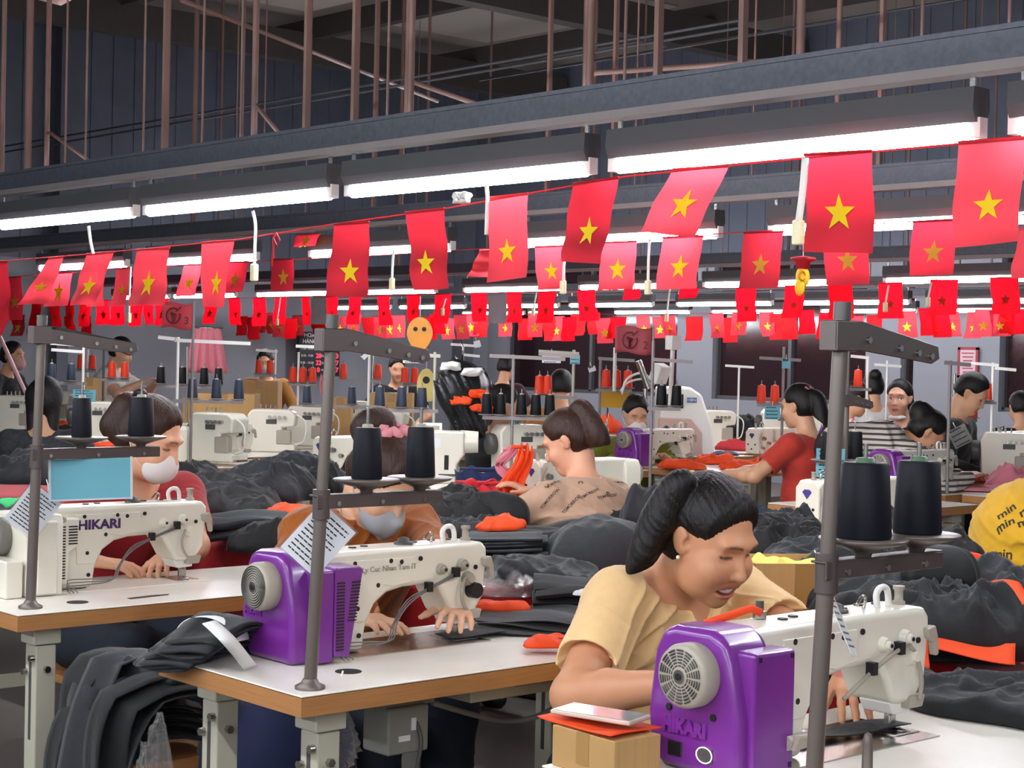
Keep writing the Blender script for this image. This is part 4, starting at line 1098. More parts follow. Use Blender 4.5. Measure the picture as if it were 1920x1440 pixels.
def folded(loc, L, W, th, plies, seed, m, label, rz=A_IMG, name='folded_trousers', cat='trousers', group='folded trousers', bend=.02, tilt=(0, 0)):
    """a long folded garment: plies wrapped round a rounded fold, soft waves along it"""
    t = thing(name, label, cat, loc, 0, group, rot=(tilt[0], tilt[1], rz)); rs = np.random.RandomState(seed)
    for k in range(plies):
        n, c = 26, 14; rows = []; z0 = k * th * 1.02; w_ = W * (1 - .06 * rs.rand()); l_ = L * (1 - .08 * rs.rand()); oy = (rs.rand() - .5) * .03
        ph = rs.rand(4) * 6.28
        for i in range(n):
            x = (i / (n - 1) - .5) * l_; ring = []
            ww = w_ * (1 - .12 * (i / n)) ; zz = bend * math.sin(x * 7 + ph[0]) * .5 + .006 * math.sin(x * 23 + ph[1]) * (k + 1) / plies
            for j in range(c * 2):
                if j < c: a = j / (c - 1); y, z = (a - .5) * ww, th * .5 + .35 * th * math.sin(a * 9 + x * 12 + ph[2])
                else: a = 1 - (j - c) / (c - 1); y, z = (a - .5) * ww, -th * .42
                e = min(1, max(0, (abs(y) - ww * .5 + th * .7) / (th * .7))); z *= math.sqrt(max(0, 1 - e * e * .95))
                ring.append(V((x, y + oy + .012 * math.sin(x * 9 + ph[3]), z + zz + z0 + th * .5)))
            rows.append(ring + [ring[0]])
        g = G().grid(rows)
        b = len(rows[0]) - 1
        g.add(rows[0][:-1], [tuple(range(b))]); g.add(rows[-1][:-1], [tuple(range(b - 1, -1, -1))])
        g.build('ply', m, t)
    return t
# long red covered bench between the lines
BZ = .772
def bench(x0, x1, y0, y1):
    t = thing('work_bench', 'long low work bench under the red cloth between the two sewing lines', 'bench', (x0, y0, 0))
    G().box(((x1 - x0) / 2, (y1 - y0) / 2, BZ - .03), (x1 - x0, y1 - y0, .03)).build('bench_top', m_wood, t)
    for y in np.linspace(.1, y1 - y0 - .1, 5):
        for x in (.06, x1 - x0 - .06): G().box((x, y, (BZ - .045) / 2), (.05, .05, BZ - .045)).build('leg', m_leg, t)
bench(3.15, 4.0, .95, 7.3)
rows = []
for i in range(150):
    y = .9 + 6.45 * i / 149; w_ = lambda a, b: .5 * math.sin(y * a + b) + .5 * math.sin(y * a * 2.3 + 1)
    dn = .24 + .03 * math.sin(y * 1.7) + .015 * math.sin(y * 6); r = []
    for k in range(7): f = k / 6; r.append(V((3.128 - .022 * f * (w_(23, 0) + .6) - .012 * f, y, BZ - dn * (1 - 0) * (1 - k / 6 if 0 else (6 - k) / 6) if 0 else BZ - dn * (6 - k) / 6 - .004)) if 0 else V((3.128 - .03 * ((6 - k) / 6) * (w_(19, 0) + .5), y, BZ - dn * (6 - k) / 6 - .003)))
    r.append(V((3.14, y, BZ)))
    for k in range(1, 10): r.append(V((3.14 + .87 * k / 9, y, BZ + .002 + .003 * math.sin(y * 13 + k * 2) * (k % 2))))
    r.append(V((4.022, y, BZ - .01))); r.append(V((4.03, y, BZ - .2)))
    rows.append(r)
tag(G().grid(rows).build('bench_cloth', m_redcl, solid=.003), 'red cloth spread over the long bench under the heaps, its edge hanging down', 'cloth')
GR = 'black garments heaped on the red covered bench'
# heap behind the masked woman in red
Z1 = BZ + .004
lump(at_px(395, 945, Z1 + .02), (.55, .5, .17), 11, m_blkc, 'rumpled black garment just behind the masked woman in red, under a torn white paper', group=GR)
lump(at_px(470, 935, Z1 + .02), (.52, .45, .15), 12, m_char, 'charcoal jacket like heap with a bundle of white tags, beyond the folded grey trousers', group=GR, fold=.045, fl=.17)
lump(at_px(545, 905, Z1 + .03), (.5, .42, .17), 13, m_char, 'charcoal garment heap next to the striped one, toward the middle pole', group=GR)
lump(at_px(585, 925, Z1 + .02), (.26, .3, .16), 14, m_blkc, 'small ribbed black bundle beside the middle pole', group=GR, fold=.02, fl=.05)
lump(at_px(335, 905, Z1 + .0), (.4, .5, .14), 15, m_blkc, 'black garment right beside the white mask of the seated woman', group=GR)
folded(at_px(445, 1010, Z1), .62, .17, .034, 2, 21, m_midc, 'lower pair of grey trousers lying folded on the red cloth edge', rz=A_IMG + .42)
folded(at_px(455, 982, Z1 + .075), .56, .15, .034, 1, 22, m_midc, 'upper pair of grey trousers, one thick fold, tipped with the orange pocket', rz=A_IMG + .45)
lump(at_px(545, 958, Z1 + .11), (.16, .13, .035), 23, m_orcl, 'orange cloth flap on the end of the upper grey trousers', name='cloth_piece', cat='cloth piece', group='orange cloth pieces', fold=.012)
lump(at_px(500, 1032, Z1), (.26, .22, .1), 24, m_blkc, 'small black rolled garment at the end of the grey trousers, by the orange hoodie', group=GR, fold=.025, fl=.08)
lump(at_px(440, 905, Z1 + .165), (.13, .09, .012), 25, m_wcl, 'torn white paper scraps lying over the black heap behind the white mask', name='paper_scrap', cat='paper', fold=.008)
t = thing('tag_bundle', 'bundle of rolled white tags pinned on the charcoal heap', 'tags', at_px(495, 912, Z1 + .155))
for k in range(4): G().cyl((k * .02 - .03, -.01, -.03 + .006 * k), (k * .018 - .035, -.03, .03 - .004 * k), .009, n=10).build('rolled_tag', m_wcl, t)
# heap between the hoodie and the beige shirt
lump(at_px(820, 975, Z1 + .0), (.46, .4, .12), 31, m_blkc, 'black garments beside the hoodie shoulder, lying under the table with the red wrap', group=GR, fold=.04)
lump(at_px(900, 978, Z1 + .0), (.4, .28, .12), 32, m_blkc, 'smooth domed black garment at the foot of the white table', group=GR, fold=.012, fl=.3)
lump(at_px(865, 1012, Z1 + .0), (.36, .3, .1), 33, m_char, 'charcoal layered pieces just under the smooth domed garment', group=GR, fold=.03, fl=.1)
lump(at_px(940, 1000, Z1 + .1), (.17, .1, .03), 34, m_orcl, 'pale orange sleeve shaped piece on the ribbed charcoal stack', name='cloth_piece', cat='cloth piece', group='orange cloth pieces', rz=A_IMG + .6, fold=.015)
t = thing('cloth_stack', 'fanned stack of charcoal cut pieces below the pale orange piece', 'cloth stack', at_px(950, 1075, Z1), A_IMG)
for k in range(9):
    rows = [[V((x + .01 * math.sin(k * 2.1), y + .006 * math.cos(k * 3.3) + .02 * math.sin(x * 12 + k), .008 + k * .0125 + .02 * (x + .1) ** 2 * 8 + .006 * math.sin(y * 40 + k))) for x in np.linspace(-.11, .11, 9)] for y in np.linspace(-.1, .1, 9)]
    G().grid(rows).build('cut_piece', m_char if k % 3 else m_blkc, t, solid=.007)
lump(at_px(938, 1055, Z1 + .125), (.15, .09, .035), 35, m_orcl, 'orange tag piece with pen marks on the fanned charcoal stack', name='cloth_piece', cat='cloth piece', group='orange cloth pieces', fold=.01)
for k, (px, py, dz, L, rz) in enumerate(((1005, 1062, .0, .5, .5), (1035, 1042, .03, .5, .45), (1065, 1030, .05, .5, .4))):
    folded(at_px(px, py, Z1 + dz), L, .26, .03, 2, 40 + k, m_blkc, 'black folded trousers in the sloping row behind the tee shoulder, %s' % ('lowest by the clear bag', 'middle one', 'uppermost by the beige shirt')[k], rz=A_IMG + rz)
lump(at_px(1110, 975, Z1 + .0), (.46, .36, .09), 44, m_blkc, 'black garment mound right below the beige patterned shirt', group=GR, fold=.04, fl=.16)
lump(at_px(1232, 985, Z1 + .02), (.28, .36, .15), 45, m_char, 'charcoal garment mound rising beside the ponytail of the woman in the tee', group=GR, fold=.04, fl=.18)
lump(at_px(1125, 1080, Z1 + .0), (.36, .26, .13), 46, m_char, 'smooth grey trouser leg swelling out behind the tee shoulder', group=GR, fold=.016, fl=.26, tilt=(0, -.06))
lump(at_px(1020, 1085, Z1 + .03), (.3, .3, .08), 47, m_char, 'small charcoal flap next to the clear bag', group=GR, fold=.02)
lump(at_px(1190, 1012, Z1 + .2), (.2, .12, .03), 48, m_wcl, 'white lining cloth with an orange corner behind the ponytail', name='cloth_piece', cat='cloth piece', fold=.015)
lump(at_px(1140, 1092, Z1 + .15), (.14, .08, .012), 49, m_wcl, 'white paper slip above the tee shoulder', name='paper_scrap', cat='paper', fold=.006)
folded(at_px(1105, 1135, Z1), .3, .26, .022, 3, 50, m_blkc, 'low stack of black folded pieces with pale edges behind the tee shoulder', name='folded_stack', cat='cloth stack', rz=A_IMG)
# clear bag on the red cloth
bg = lump(at_px(955, 1112, Z1 + .012), (.24, .2, .05), 51, m_clear, 'crumpled clear plastic bag on the red bench cloth', name='plastic_bag', cat='plastic bag', fold=.03, fl=.08, sharp=2.5)
# flat pieces on the end of the second table
folded((2.86, 2.99, TZ + .002), .42, .28, .012, 3, 52, m_char, 'flat charcoal cut pieces spread on the table end next to the orange lump', name='cut_piece_pile', cat='cloth pile', rz=A_IMG - .15, bend=.008)
lump(at_px(1032, 1185, TZ + .045), (.13, .09, .035), 53, m_orcl, 'bright orange cloth lump on the flat charcoal pieces at the table end', name='cloth_piece', cat='cloth piece', group='orange cloth pieces', fold=.012)
lump(at_px(1058, 1196, TZ + .03), (.1, .04, .012), 54, m_redcl, 'thin red scrap beside the orange lump on the table end', name='cloth_piece', cat='cloth piece', fold=.008)
# heap beyond the tall pole
for k, (px, py, z, sz, m, fo, lab) in enumerate((
    (1500, 1040, .02, (.4, .4, .12), m_blkc, .045, 'black garment heap between the smiling woman and the tall pole'),
    (1445, 1020, .03, (.36, .36, .13), m_char, .04, 'charcoal heap just behind the bangs of the smiling woman'),
    (1600, 1075, .05, (.5, .4, .12), m_char, .035, 'charcoal garment under the large navy cones, beside the tall pole'),
    (1640, 1135, .04, (.42, .36, .17), m_den, .04, 'washed denim garment under the marked orange patch'),
    (1760, 1105, .12, (.17, .14, .09), m_blkc, .012, 'rounded black pouch lying on top of the heap'),
    (1700, 1040, .12, (.4, .3, .12), m_blkc, .03, 'black garment behind the marked orange patch'),
    (1790, 1165, .05, (.45, .36, .15), m_char, .04, 'charcoal trousers below the black pouch'),
    (1690, 1195, .04, (.42, .34, .16), m_blkc, .045, 'crumpled black trousers beside the white machine head'),
    (1760, 1225, .02, (.4, .26, .12), m_blkc, .045, 'thin black trousers spilling onto the red patches'),
    (1880, 1205, .02, (.35, .26, .1), m_blkc, .035, 'black strap like garment at the frame edge'),
    (1860, 1130, .0, (.3, .24, .08), m_blkc, .035, 'black garment against the yellow shirt'))):
    lump(at_px(px, py, Z1 + z), sz, 60 + k, m, lab, group='garments heaped beyond the tall pole', fold=fo, fl=.12 if fo > .02 else .3)
def flat_piece(loc, pts, m, label, rz=A_IMG, tilt=(0, 0), seed=0, amp=.008, group=None, name='cloth_piece', cat='cloth piece', n=10, curl=0):
    """an outlined flat piece of cloth (four corners), slightly wavy"""
    a, b, c, d = [V((*p, 0)) for p in pts]; rs = random.Random(seed); f1, f2 = rs.uniform(10, 30), rs.uniform(10, 30); rows = []
    for i in range(n + 1):
        r = []
        for j in range(n + 1):
            s, t_ = i / n, j / n; p = (a * (1 - s) + b * s) * (1 - t_) + (d * (1 - s) + c * s) * t_
            p.z = amp * (math.sin(p.x * f1 + p.y * f2 + seed) + .5 * math.sin(p.y * f1 * 2 - p.x * 9)) + curl * (s - .5) ** 2; r.append(p)
        rows.append(r)
    o = G().grid(rows).build(name, m, solid=.002); o.location = loc; o.rotation_euler = (tilt[0], tilt[1], rz)
    return tag(o, label, cat, group)
pt = flat_piece(at_px(1690, 1112, Z1 + .17), [(-.075, -.035), (.055, -.04), (.06, .04), (-.035, .035)], m_orcl, 'orange red patch with a pen marked number, lying on the heap under the navy cones', tilt=(.75, 0), group=None)
text_obj('3.5', .034, m_ink, pt, Matrix.Translation((0, .0, .009)), 'handwritten_number', bold=-.001)
for k, (px, py, z, pts, m, lab) in enumerate((
    (1880, 1160, .06, [(-.06, -.04), (.08, -.03), (.08, .04), (-.09, .03)], m_orcl, 'red orange patch at the frame edge below the yellow shirt'),
    (1830, 1222, .05, [(-.1, -.03), (.07, -.045), (.09, .03), (-.07, .04)], m_orcl, 'wide red orange patch under the spilled black trousers'),
    (1700, 1225, .03, [(-.06, -.03), (.08, -.04), (.06, .04), (-.05, .03)], m_orcl, 'small red orange corner beside the wide patch'),
    (1865, 1115, .14, [(-.05, -.03), (.07, -.04), (.06, .05), (-.06, .03)], m_orcl, 'curled orange scrap beside the yellow shirt'),
    (1905, 1085, .12, [(-.06, -.03), (.05, -.03), (.05, .05), (-.04, .04)], m_orcl, 'orange scrap at the frame edge under the yellow shirt'))):
    flat_piece(at_px(px, py, Z1 + z), pts, m, lab, seed=k + 3, tilt=(.3, 0), amp=.012, group='red orange patches')
t = thing('cloth_bag', 'orange cloth bag standing open beyond the black pouch', 'bag', at_px(1800, 1075, Z1 + .1), A_IMG)
G().prism([(-.05, 0), (.05, 0), (.055, .05), (-.06, .07), (-.01, .06)], -.03, .03).build('bag_body', m_orcl, t, bevel=.012); G().box((0, -.031, .03), (.09, .003, .008)).build('seam', m_redcl, t)
# denim on the frontmost table
lump((2.93, 1.74, TZ), (.34, .52, .09), 81, m_den, 'washed dark denim trousers lying on the far end of the frontmost table', rz=0, fold=.035, fl=.2, n=64)
lump((2.86, 2.02, TZ + .0), (.3, .2, .13), 82, m_den, 'grey worn denim waistband folded over the table edge', rz=A_IMG, fold=.03, fl=.14)
lump(tuple(pu(1895, 1330, 2.98)), (.3, .3, .06), 83, m_den, 'pale worn denim panel over the dark denim at the frame edge', rz=.3, fold=.03, fl=.2)
# open cardboard box
t = thing('cardboard_box', 'open cardboard box with yellow scraps behind the shoulder of the smiling woman', 'box', tuple(pu(1468, 1150, 3.32)), A_IMG + .15); t.location.z = BZ + .004
g = G(); w2, d2, hh_ = .105, .1, .15
for x in (-w2, w2): g.box((x, 0, hh_ / 2), (.006, 2 * d2, hh_))
for y in (-d2, d2): g.box((0, y, hh_ / 2), (2 * w2, .006, hh_))
g.box((0, 0, .004), (2 * w2, 2 * d2, .006)); g.build('box_wall', m_card, t)
G().box((.02, -d2 - .0035, hh_ / 2), (.05, .001, hh_)).build('packing_tape', mat('brown tape', '9c7644', .25), t)
lump((0, 0, 0), (.17, .16, .05), 84, mat('yellow scrap cloth', 'e3cf6a', .8), None, name='yellow_scrap', rz=0).parent = t
for k in list(t.children):
    if k.name.startswith('yellow_scrap'): k.location = (0, 0, .11); [k.pop(q, None) for q in ('label', 'category')]
# small box and phone on the frontmost table
t = thing('cardboard_box', 'small taped cardboard box under the phone, beside the purple machine at the front', 'box', (1.942, 1.928, TZ), -.05)
G().box((0, 0, .033), (.1, .15, .066)).build('carton', m_card, t, bevel=.002); G().box((0, 0, .0665), (.1, .03, .001)).box((-.0505, 0, .04), (.001, .03, .05)).build('packing_tape', mat('clear brown tape', 'a8834e', .2), t)
flat_piece((1.955, 1.952, TZ + .071), [(-.07, -.09), (.06, -.08), (.07, .09), (-.05, .1)], m_orcl, 'orange cloth between the small box and the phone', rz=.0, seed=5, amp=.003, n=12)
t = thing('phone', 'phone in a pale case lying on the orange cloth on the small box', 'phone', (1.955, 1.955, TZ + .084), .25)
G().box((0, 0, 0), (.072, .15, .008)).build('case', mat('phone case', 'c9b9a8', .4), t, bevel=.003); G().box((0, 0, .0042), (.066, .142, .0008)).build('screen', mat('phone screen', '8c8f92', .1), t)
lump((2.06, 1.50, TZ), (.12, .11, .06), 86, m_orcl, 'orange cloth ball at the foot of the tallest pole', name='cloth_piece', cat='cloth piece', fold=.012)
t = thing('peg', 'short taupe peg standing on the front table at the bottom edge', 'peg', (2.07, 1.497, TZ)); t.location = pz(1625, 1475, TZ)
G().lathe([(.016, 0), (.009, .008), (.0085, .07), (.006, .082), (.002, .085)], n=16).build('post', m_pole, t); G().cyl((0, 0, 0), (0, 0, .004), .018).build('foot', m_pole, t)
# cloth under the needles
flat_piece((2.5, 1.84, TZ + .012), [(-.17, -.02), (.1, -.03), (.1, .025), (-.17, .03)], m_blkc, 'black strip being fed under the needle of the frontmost machine', rz=-.1, amp=.003, n=14)
flat_piece((2.57, 3.03, TZ + .012), [(-.06, -.03), (.1, -.035), (.1, .03), (-.06, .03)], m_blkc, 'dark piece under the fingers of the bowed woman', rz=-.1, amp=.003)
# black bundle on the corner of the second table
t = thing('cloth_bundle', 'bundle of black strips tied with a white tape on the corner of the table', 'cloth bundle', (1.99, 3.16, TZ), R_(200))
for k in range(10):
    rr = random.Random(k); yy = (k - 4.5) * .008; z0 = .01 + .0055 * k
    rows = [[V((x, yy + w_, z0 + .03 * math.exp(-((x - .02) / .07) ** 2) * (k / 10) - .9 * max(0, x - .06) ** 2 * 2 + .006 * math.sin(x * 30 + k + w_ * 30))) for w_ in np.linspace(-.07, .07, 7)] for x in np.linspace(-.19 + rr.uniform(-.02, .02), .15 + rr.uniform(-.02, .02), 16)]
    G().grid(rows).build('strip', m_blkc if k % 2 else m_char, t, solid=.006)
G().grid([[V((.03 + .05 * (q - .5) + .3 * max(0, abs(a) - 1.6),   .08 * math.sin(a), .04 + .05 * math.cos(a))) for q in (0, .5, 1)] for a in np.linspace(-1.9, 1.5, 22)]).build('white_tape', m_wcl, t, solid=.002)
q1, q2, q3 = pz(392, 1166, TZ + .1), pz(428, 1200, TZ + .085), pz(470, 1252, TZ + .004); wv = V((.024, .012, 0)); pts = spline([q1, q2, q3], 8)
tag(G().grid([[p - wv - q2, p - q2, p + wv - q2] for p in pts]).build('tape_strip', m_wcl, solid=.0015), 'loose white tape running from the tied black bundle down onto the table', 'tape').location = q2
flat_piece((2.06, 3.2, TZ + .03), [(-.06, -.05), (.07, -.05), (.06, .06), (-.06, .05)], m_blkc, 'black pleated scraps behind the tied bundle', seed=8, amp=.014)
# black strips heaped below the cream machine's table and the blue sack
crate = thing('stool', 'low cream stool under the heap of black strips between two tables', 'stool', (2.13, 3.62, 0))
G().box((0, 0, .43), (.32, .26, .03)).build('seat', m_wood, crate)
for x in (-.13, .13):
    for y in (-.1, .1): G().box((x, y, .2075), (.03, .03, .415)).build('leg', m_leg, crate)
t = thing('cloth_bundle', 'large bundle of black cut strips spilling down between the two nearest tables', 'cloth bundle', (2.07, 3.61, .447))
rs = np.random.RandomState(5)
for k in range(16):
    f = k / 15; y0 = -.12 + .24 * rs.rand(); top = .02 + .012 * k; xo = -.02 * f; L = .3 + .25 * rs.rand(); w0 = .045 + .03 * rs.rand(); ph = rs.rand() * 6
    rows = []
    for s in np.linspace(0, 1, 18):
        a = s * (L + .22)
        if a < .22: x, z = .14 - a, top + .03 * math.sin(a * 12)
        else: b = a - .22; x, z = -.08 - .05 * (1 - math.exp(-b * 14)) - .02 * f - .035 * math.sin(b * 5 + ph), top - b
        rows.append([V((x + xo + .008 * math.sin(q * 40 + k), y0 + q + .05 * s * math.sin(ph), z + .006 * math.sin(q * 55 + ph))) for q in np.linspace(-w0, w0, 7)])
    G().grid(rows).build('strip', m_blkc if k % 3 else m_char, t, solid=.004)
lump((2.12, 3.60, .63), (.24, .3, .07), 88, m_char, 'grey edged cut pieces topping the large bundle of strips', rz=.2, name='cut_piece_pile', cat='cloth pile', fold=.04, fl=.12)
S = Prims().c((0, 0, .1), (0, 0, .4), .22, .2, .1).c((0, 0, .42), (.03, .02, .6), .12, .05, .08)
t = thing('sack', 'dark blue cloth sack standing between the black strips and the table corner', 'sack', (2.33, 3.44, 0)); sd = S.grid(.012); sd.warp(folds(4, .012, 16, (1, 1, .1)))
link('sack_body', sd.mesh('sack_body'), m_blucl, t); G().tube([V((.05 * math.cos(a), .05 * math.sin(a), .53)) for a in np.linspace(0, 6.28, 20)], .008).build('tie', m_blkc, t)
S = Prims().c((0, 0, .13), (0, 0, .42), .12, .09, .05).c((0, 0, .42), (.01, 0, .7), .075, .012, .05)
p = pz(292, 1330, .5); p = pd(292, 1330, 3.3)
t = thing('plastic_bag', 'clear plastic bag gathered to a point in front of the dark blue sack', 'plastic bag', (p.x, p.y, 0)); sd = S.grid(.008); sd.warp(folds(9, .012, 40, (1, 1, .1)))
link('bag_film', sd.mesh('bag_film'), m_clear, t); pass
p = pv(640, 1395, V2 + .12); S = Prims().e((0, 0, 0), (.035, .035, .06), None, .02).c((0, 0, .05), (0, 0, .09), .02, .01)
t = thing('plastic_bag', 'small clear bag of scraps hanging beside the table leg', 'plastic bag', p); sd = S.grid(.005); sd.warp(folds(12, .008, 60)); link('bag_film', sd.mesh('bag_film'), m_clear, t); G().tube([(0, 0, .09), (0, .01, .12), (0, 0, .15)], .002).build('hanging_cord', m_cord, t)
lump((2.6, 5.38, TZ), (.8, .42, .15), 90, m_blkc, 'heap of black garments on the table behind the masked woman in red', rz=0, fold=.045, fl=.17, n=64)
lump(at_px(15, 960, TZ + .1), (.2, .16, .06), 91, m_grn, 'bright green cloth peeking out at the frame edge behind the cream machine', name='cloth_piece', cat='cloth piece', fold=.015)
lump(at_px(60, 905, TZ + .1), (.4, .3, .12), 92, m_char, 'charcoal garment above the green cloth at the frame edge', fold=.04)
for i, (x, y) in enumerate(((2.66, 2.62), (2.69, 3.82), (2.7, 5.03))):
    t = thing('stool', ('wooden stool under the smiling woman in the tee', 'wooden stool under the bowed woman in the hoodie', 'wooden stool under the masked woman in red')[i], 'stool', (x, y, 0))
    G().box((0, 0, .35), (.32, .28, .03)).build('seat', m_wood, t, bevel=.006)
    for a in (-.12, .12):
        for b in (-.1, .1): G().box((a, b, .1675), (.03, .03, .335)).build('leg', m_leg, t)

def settle(o, lift=-.003):
    """lower a small piece onto whatever lies beneath it"""
    keep = o.location.copy(); o.location = (0, 0, 60); bpy.context.view_layer.update()
    zs = []
    for dx, dy in ((0, 0), (.03, 0), (-.03, 0), (0, .03), (0, -.03)):
        h = SC.ray_cast(bpy.context.evaluated_depsgraph_get(), V((keep.x + dx, keep.y + dy, keep.z + .1)), V((0, 0, -1)))
        if h[0]: zs.append(h[1].z)
    o.location = keep
    if zs: o.location.z = sum(zs) / len(zs) + lift
for o in [o for o in COL.objects if o.parent is None and o.get('label')]:
    l = o['label']
    if any(k in l for k in ('torn white paper', 'orange cloth flap', 'pale orange sleeve', 'orange tag piece', 'white lining cloth', 'white paper slip', 'bright orange cloth lump', 'thin red scrap', 'rounded black pouch')): settle(o)
    if 'rolled white tags' in l: settle(o, .03)
    if 'red orange patch' in l or 'orange scrap' in l or 'red orange corner' in l or 'pen marked' in l: settle(o, .03)
# ---------------------------------------------------------------- paper flags on cords
ORD = ('first', 'second', 'third', 'fourth', 'fifth', 'sixth', 'seventh', 'eighth', 'ninth', 'tenth', 'eleventh', 'twelfth', 'thirteenth', 'fourteenth', 'fifteenth', 'sixteenth', 'seventeenth', 'eighteenth', 'nineteenth', 'twentieth')
def flag(u, c4, label, m, star=m_star, group=None, seed=0, st=(.5, .62), name='hanging_flag', ss=.2, n=(8, 12), du=.0, rip=.006):
    """c4: picture points top-left, top-right, bottom-right, bottom-left; the cloth hangs in the plane x = u"""
    q = [pu(*p, u) for p in c4]; q[2].x += du; q[3].x += du
    o0 = (q[0] + q[1]) / 2; rs = random.Random(seed); f1, f2, p1 = rs.uniform(18, 30), rs.uniform(5, 12), rs.uniform(0, 6)
    nrm = (q[1] - q[0]).cross(q[3] - q[0]).normalized()
    def at(s, t, off=0):
        p = (q[0] * (1 - s) + q[1] * s) * (1 - t) + (q[3] * (1 - s) + q[2] * s) * t
        k = (p - o0).dot((q[1] - q[0]).normalized())
        return p + nrm * (t * rip * (math.sin(k * f1 + p1 + 3 * t) + .8 * math.sin(t * f2 + p1)) + off) - o0
    g = G().grid([[at(i / n[0], j / n[1]) for j in range(n[1] + 1)] for i in range(n[0] + 1)])
    wv, hv = (q[1] - q[0]).length, (q[3] - q[0]).length
    if star:
        R5 = ss * max(wv, .75 * hv * .66)
        for off, m_ in ((.0014, 1), (-.0014, 1)):
            pts = []
            for i in range(10):
                a = PI / 2 + i * PI / 5; r = R5 if i % 2 == 0 else R5 * .4
                pts.append(at(st[0] + r * math.cos(a) / wv, st[1] - r * math.sin(a) / hv, off))
            c = at(st[0], st[1], off); g.add([c] + pts, [(0, 1 + i, 1 + (i + 1) % 10) for i in range(10)], True, 1)
    # folded hem over the cord
    g.tube([at(i / 4, 0) for i in range(5)], .004, 6)
    o = g.build(name, [m] + ([star] if star else []), None); o.location = o0
    return tag(o, label, 'flag', group)
def cord(u, pts, label, r=.0022, m=None, z=0):
    q = [pu(*p, u) + V((0, 0, z)) for p in pts]
    c = sum(q, V()) / len(q); o = G().tube([p - c for p in q], r, 6).build('hanging_string', m or m_rosy); o.location = c
    return tag(o, label, 'flag cord')
U1 = 3.22
row1 = [
    ([(-30, 492), (14, 490), (30, 600), (-10, 650)], m_dred, None, 'dark red flag cut off by the frame edge, end of the big flag row', (.5, .6)),
    ([(92, 484), (120, 481), (78, 569), (20, 571)], m_rosy, m_star, 'big red flag blown slantwise, nearest the frame edge with a whole star', (.5, .62)),
    ([(163, 476), (214, 472), (178, 570), (130, 573)], m_rosy, m_star, 'big red flag blown slantwise, overlapping a smaller flag with a star of its own', (.5, .64)),
    ([(257, 468), (318, 464), (316, 573), (247, 574)], m_rosy, m_star, 'big red flag hanging square with a centred star, over the sign with the number three', (.5, .62)),
    ([(378, 455), (440, 450), (406, 576), (360, 574)], m_rosy, m_star, 'big red flag tapering downwards, right beside the number three sign', (.62, .64)),
    ([(627, 420), (692, 416), (690, 558), (611, 556)], m_dred, m_star, 'big red flag hanging nearly straight above the middle thread stand pole', (.55, .66)),
    ([(760, 398), (833, 391), (850, 541), (786, 545)], m_dred, m_star, 'darkest big flag, hanging with its foot swung toward the pale striped pair', (.45, .67)),
    ([(915, 371), (990, 363), (970, 519), (903, 529)], m_rosy, m_star, 'big red flag with a second pale flag corner sticking out behind it', (.5, .66)),
    ([(1075, 344), (1160, 333), (1130, 495), (1050, 490)], m_dred, m_star, 'big two toned red flag with one folded side, under the end of a tube', (.5, .62)),
    ([(1262, 318), (1367, 311), (1312, 446), (1211, 434)], m_rosy, m_star, 'bright orange red flag blown widest to one side', (.52, .55)),
    ([(1508, 290), (1635, 283), (1622, 474), (1497, 470)], m_dred, m_star, 'large red flag hanging beside a white cable with the yellow trinket below', (.52, .6)),
    ([(1798, 267), (1921, 258), (1908, 452), (1785, 464)], m_rosy, m_star, 'largest bright flag at the corner, beside the frame edge', (.52, .63)),
    ([(1912, 430), (1960, 425), (1950, 520), (1903, 523)], m_rosy, None, 'sliver of a red flag cut off by the frame edge below the largest flag', (.5, .6))]
for k, (c4, m, st_, lab, st) in enumerate(row1): flag(U1 if k < 12 else 4.4, c4, lab, m, st_, 'big flags on the lowest cord', k, st, ss=.23, n=(10, 16), du=(-.02, .03, 0)[k % 3], rip=.008)
flag(U1 + .12, [(900, 470), (945, 468), (940, 520), (876, 519)], 'pale red flag corner showing behind the big flag near the tilted clip', m_rosy, None, 'big flags on the lowest cord', 40)
cord(U1, [(-40, 493), (160, 477), (440, 450), (620, 421), (840, 390), (1000, 361), (1170, 331), (1400, 307), (1640, 284), (1960, 257)], 'pinkish cord carrying the big flags below the lowest tubes')
row2 = [((92, 512), 44, 62, 0), ((158, 508), 34, 66, 0), ((218, 503), 26, 70, 0), ((345, 497), 34, 58, 0), ((425, 492), 42, 56, 1), ((508, 487), 42, 58, 1), ((556, 440), 44, 22, 1), ((1003, 463), 55, 80, 0), ((1128, 455), 66, 88, 0), ((1243, 446), 76, 96, 0), ((1395, 437), 74, 104, 1), ((1545, 428), 84, 106, 1), ((1712, 416), 84, 100, 1), ((10, 520), 30, 80, 1)]
for k, ((x, y), w_, h_, d) in enumerate(row2):
    sk = (-9, 4, -6, -14, -12, 2)[k % 6]
    flag(5.2, [(x, y), (x + w_, y - .04 * w_), (x + w_ + sk, y + h_ - 1), (x + sk, y + h_ + 1)], '%s red flag with a star, %s from the far end of the second row' % ('dim dark' if d else 'pale', ORD[k]), m_dred if d else m_rosy, m_star if not d else mat('shade toned star print', 'd6a022', .7, tl=.3), 'flags on the second cord', 60 + k, (.52, .58), ss=.24)  # d flags: weaker light is put into darker cloth and star colours
cord(5.2, [(-20, 522), (345, 497), (720, 478), (1243, 445), (1712, 415), (1960, 400)], 'thin cord carrying the second row of flags')
m_bred = mat('bright backlit flag', 'e4081a', .75, var=.04, tl=.6)  # backlit look put into a brighter red, on top of real translucency
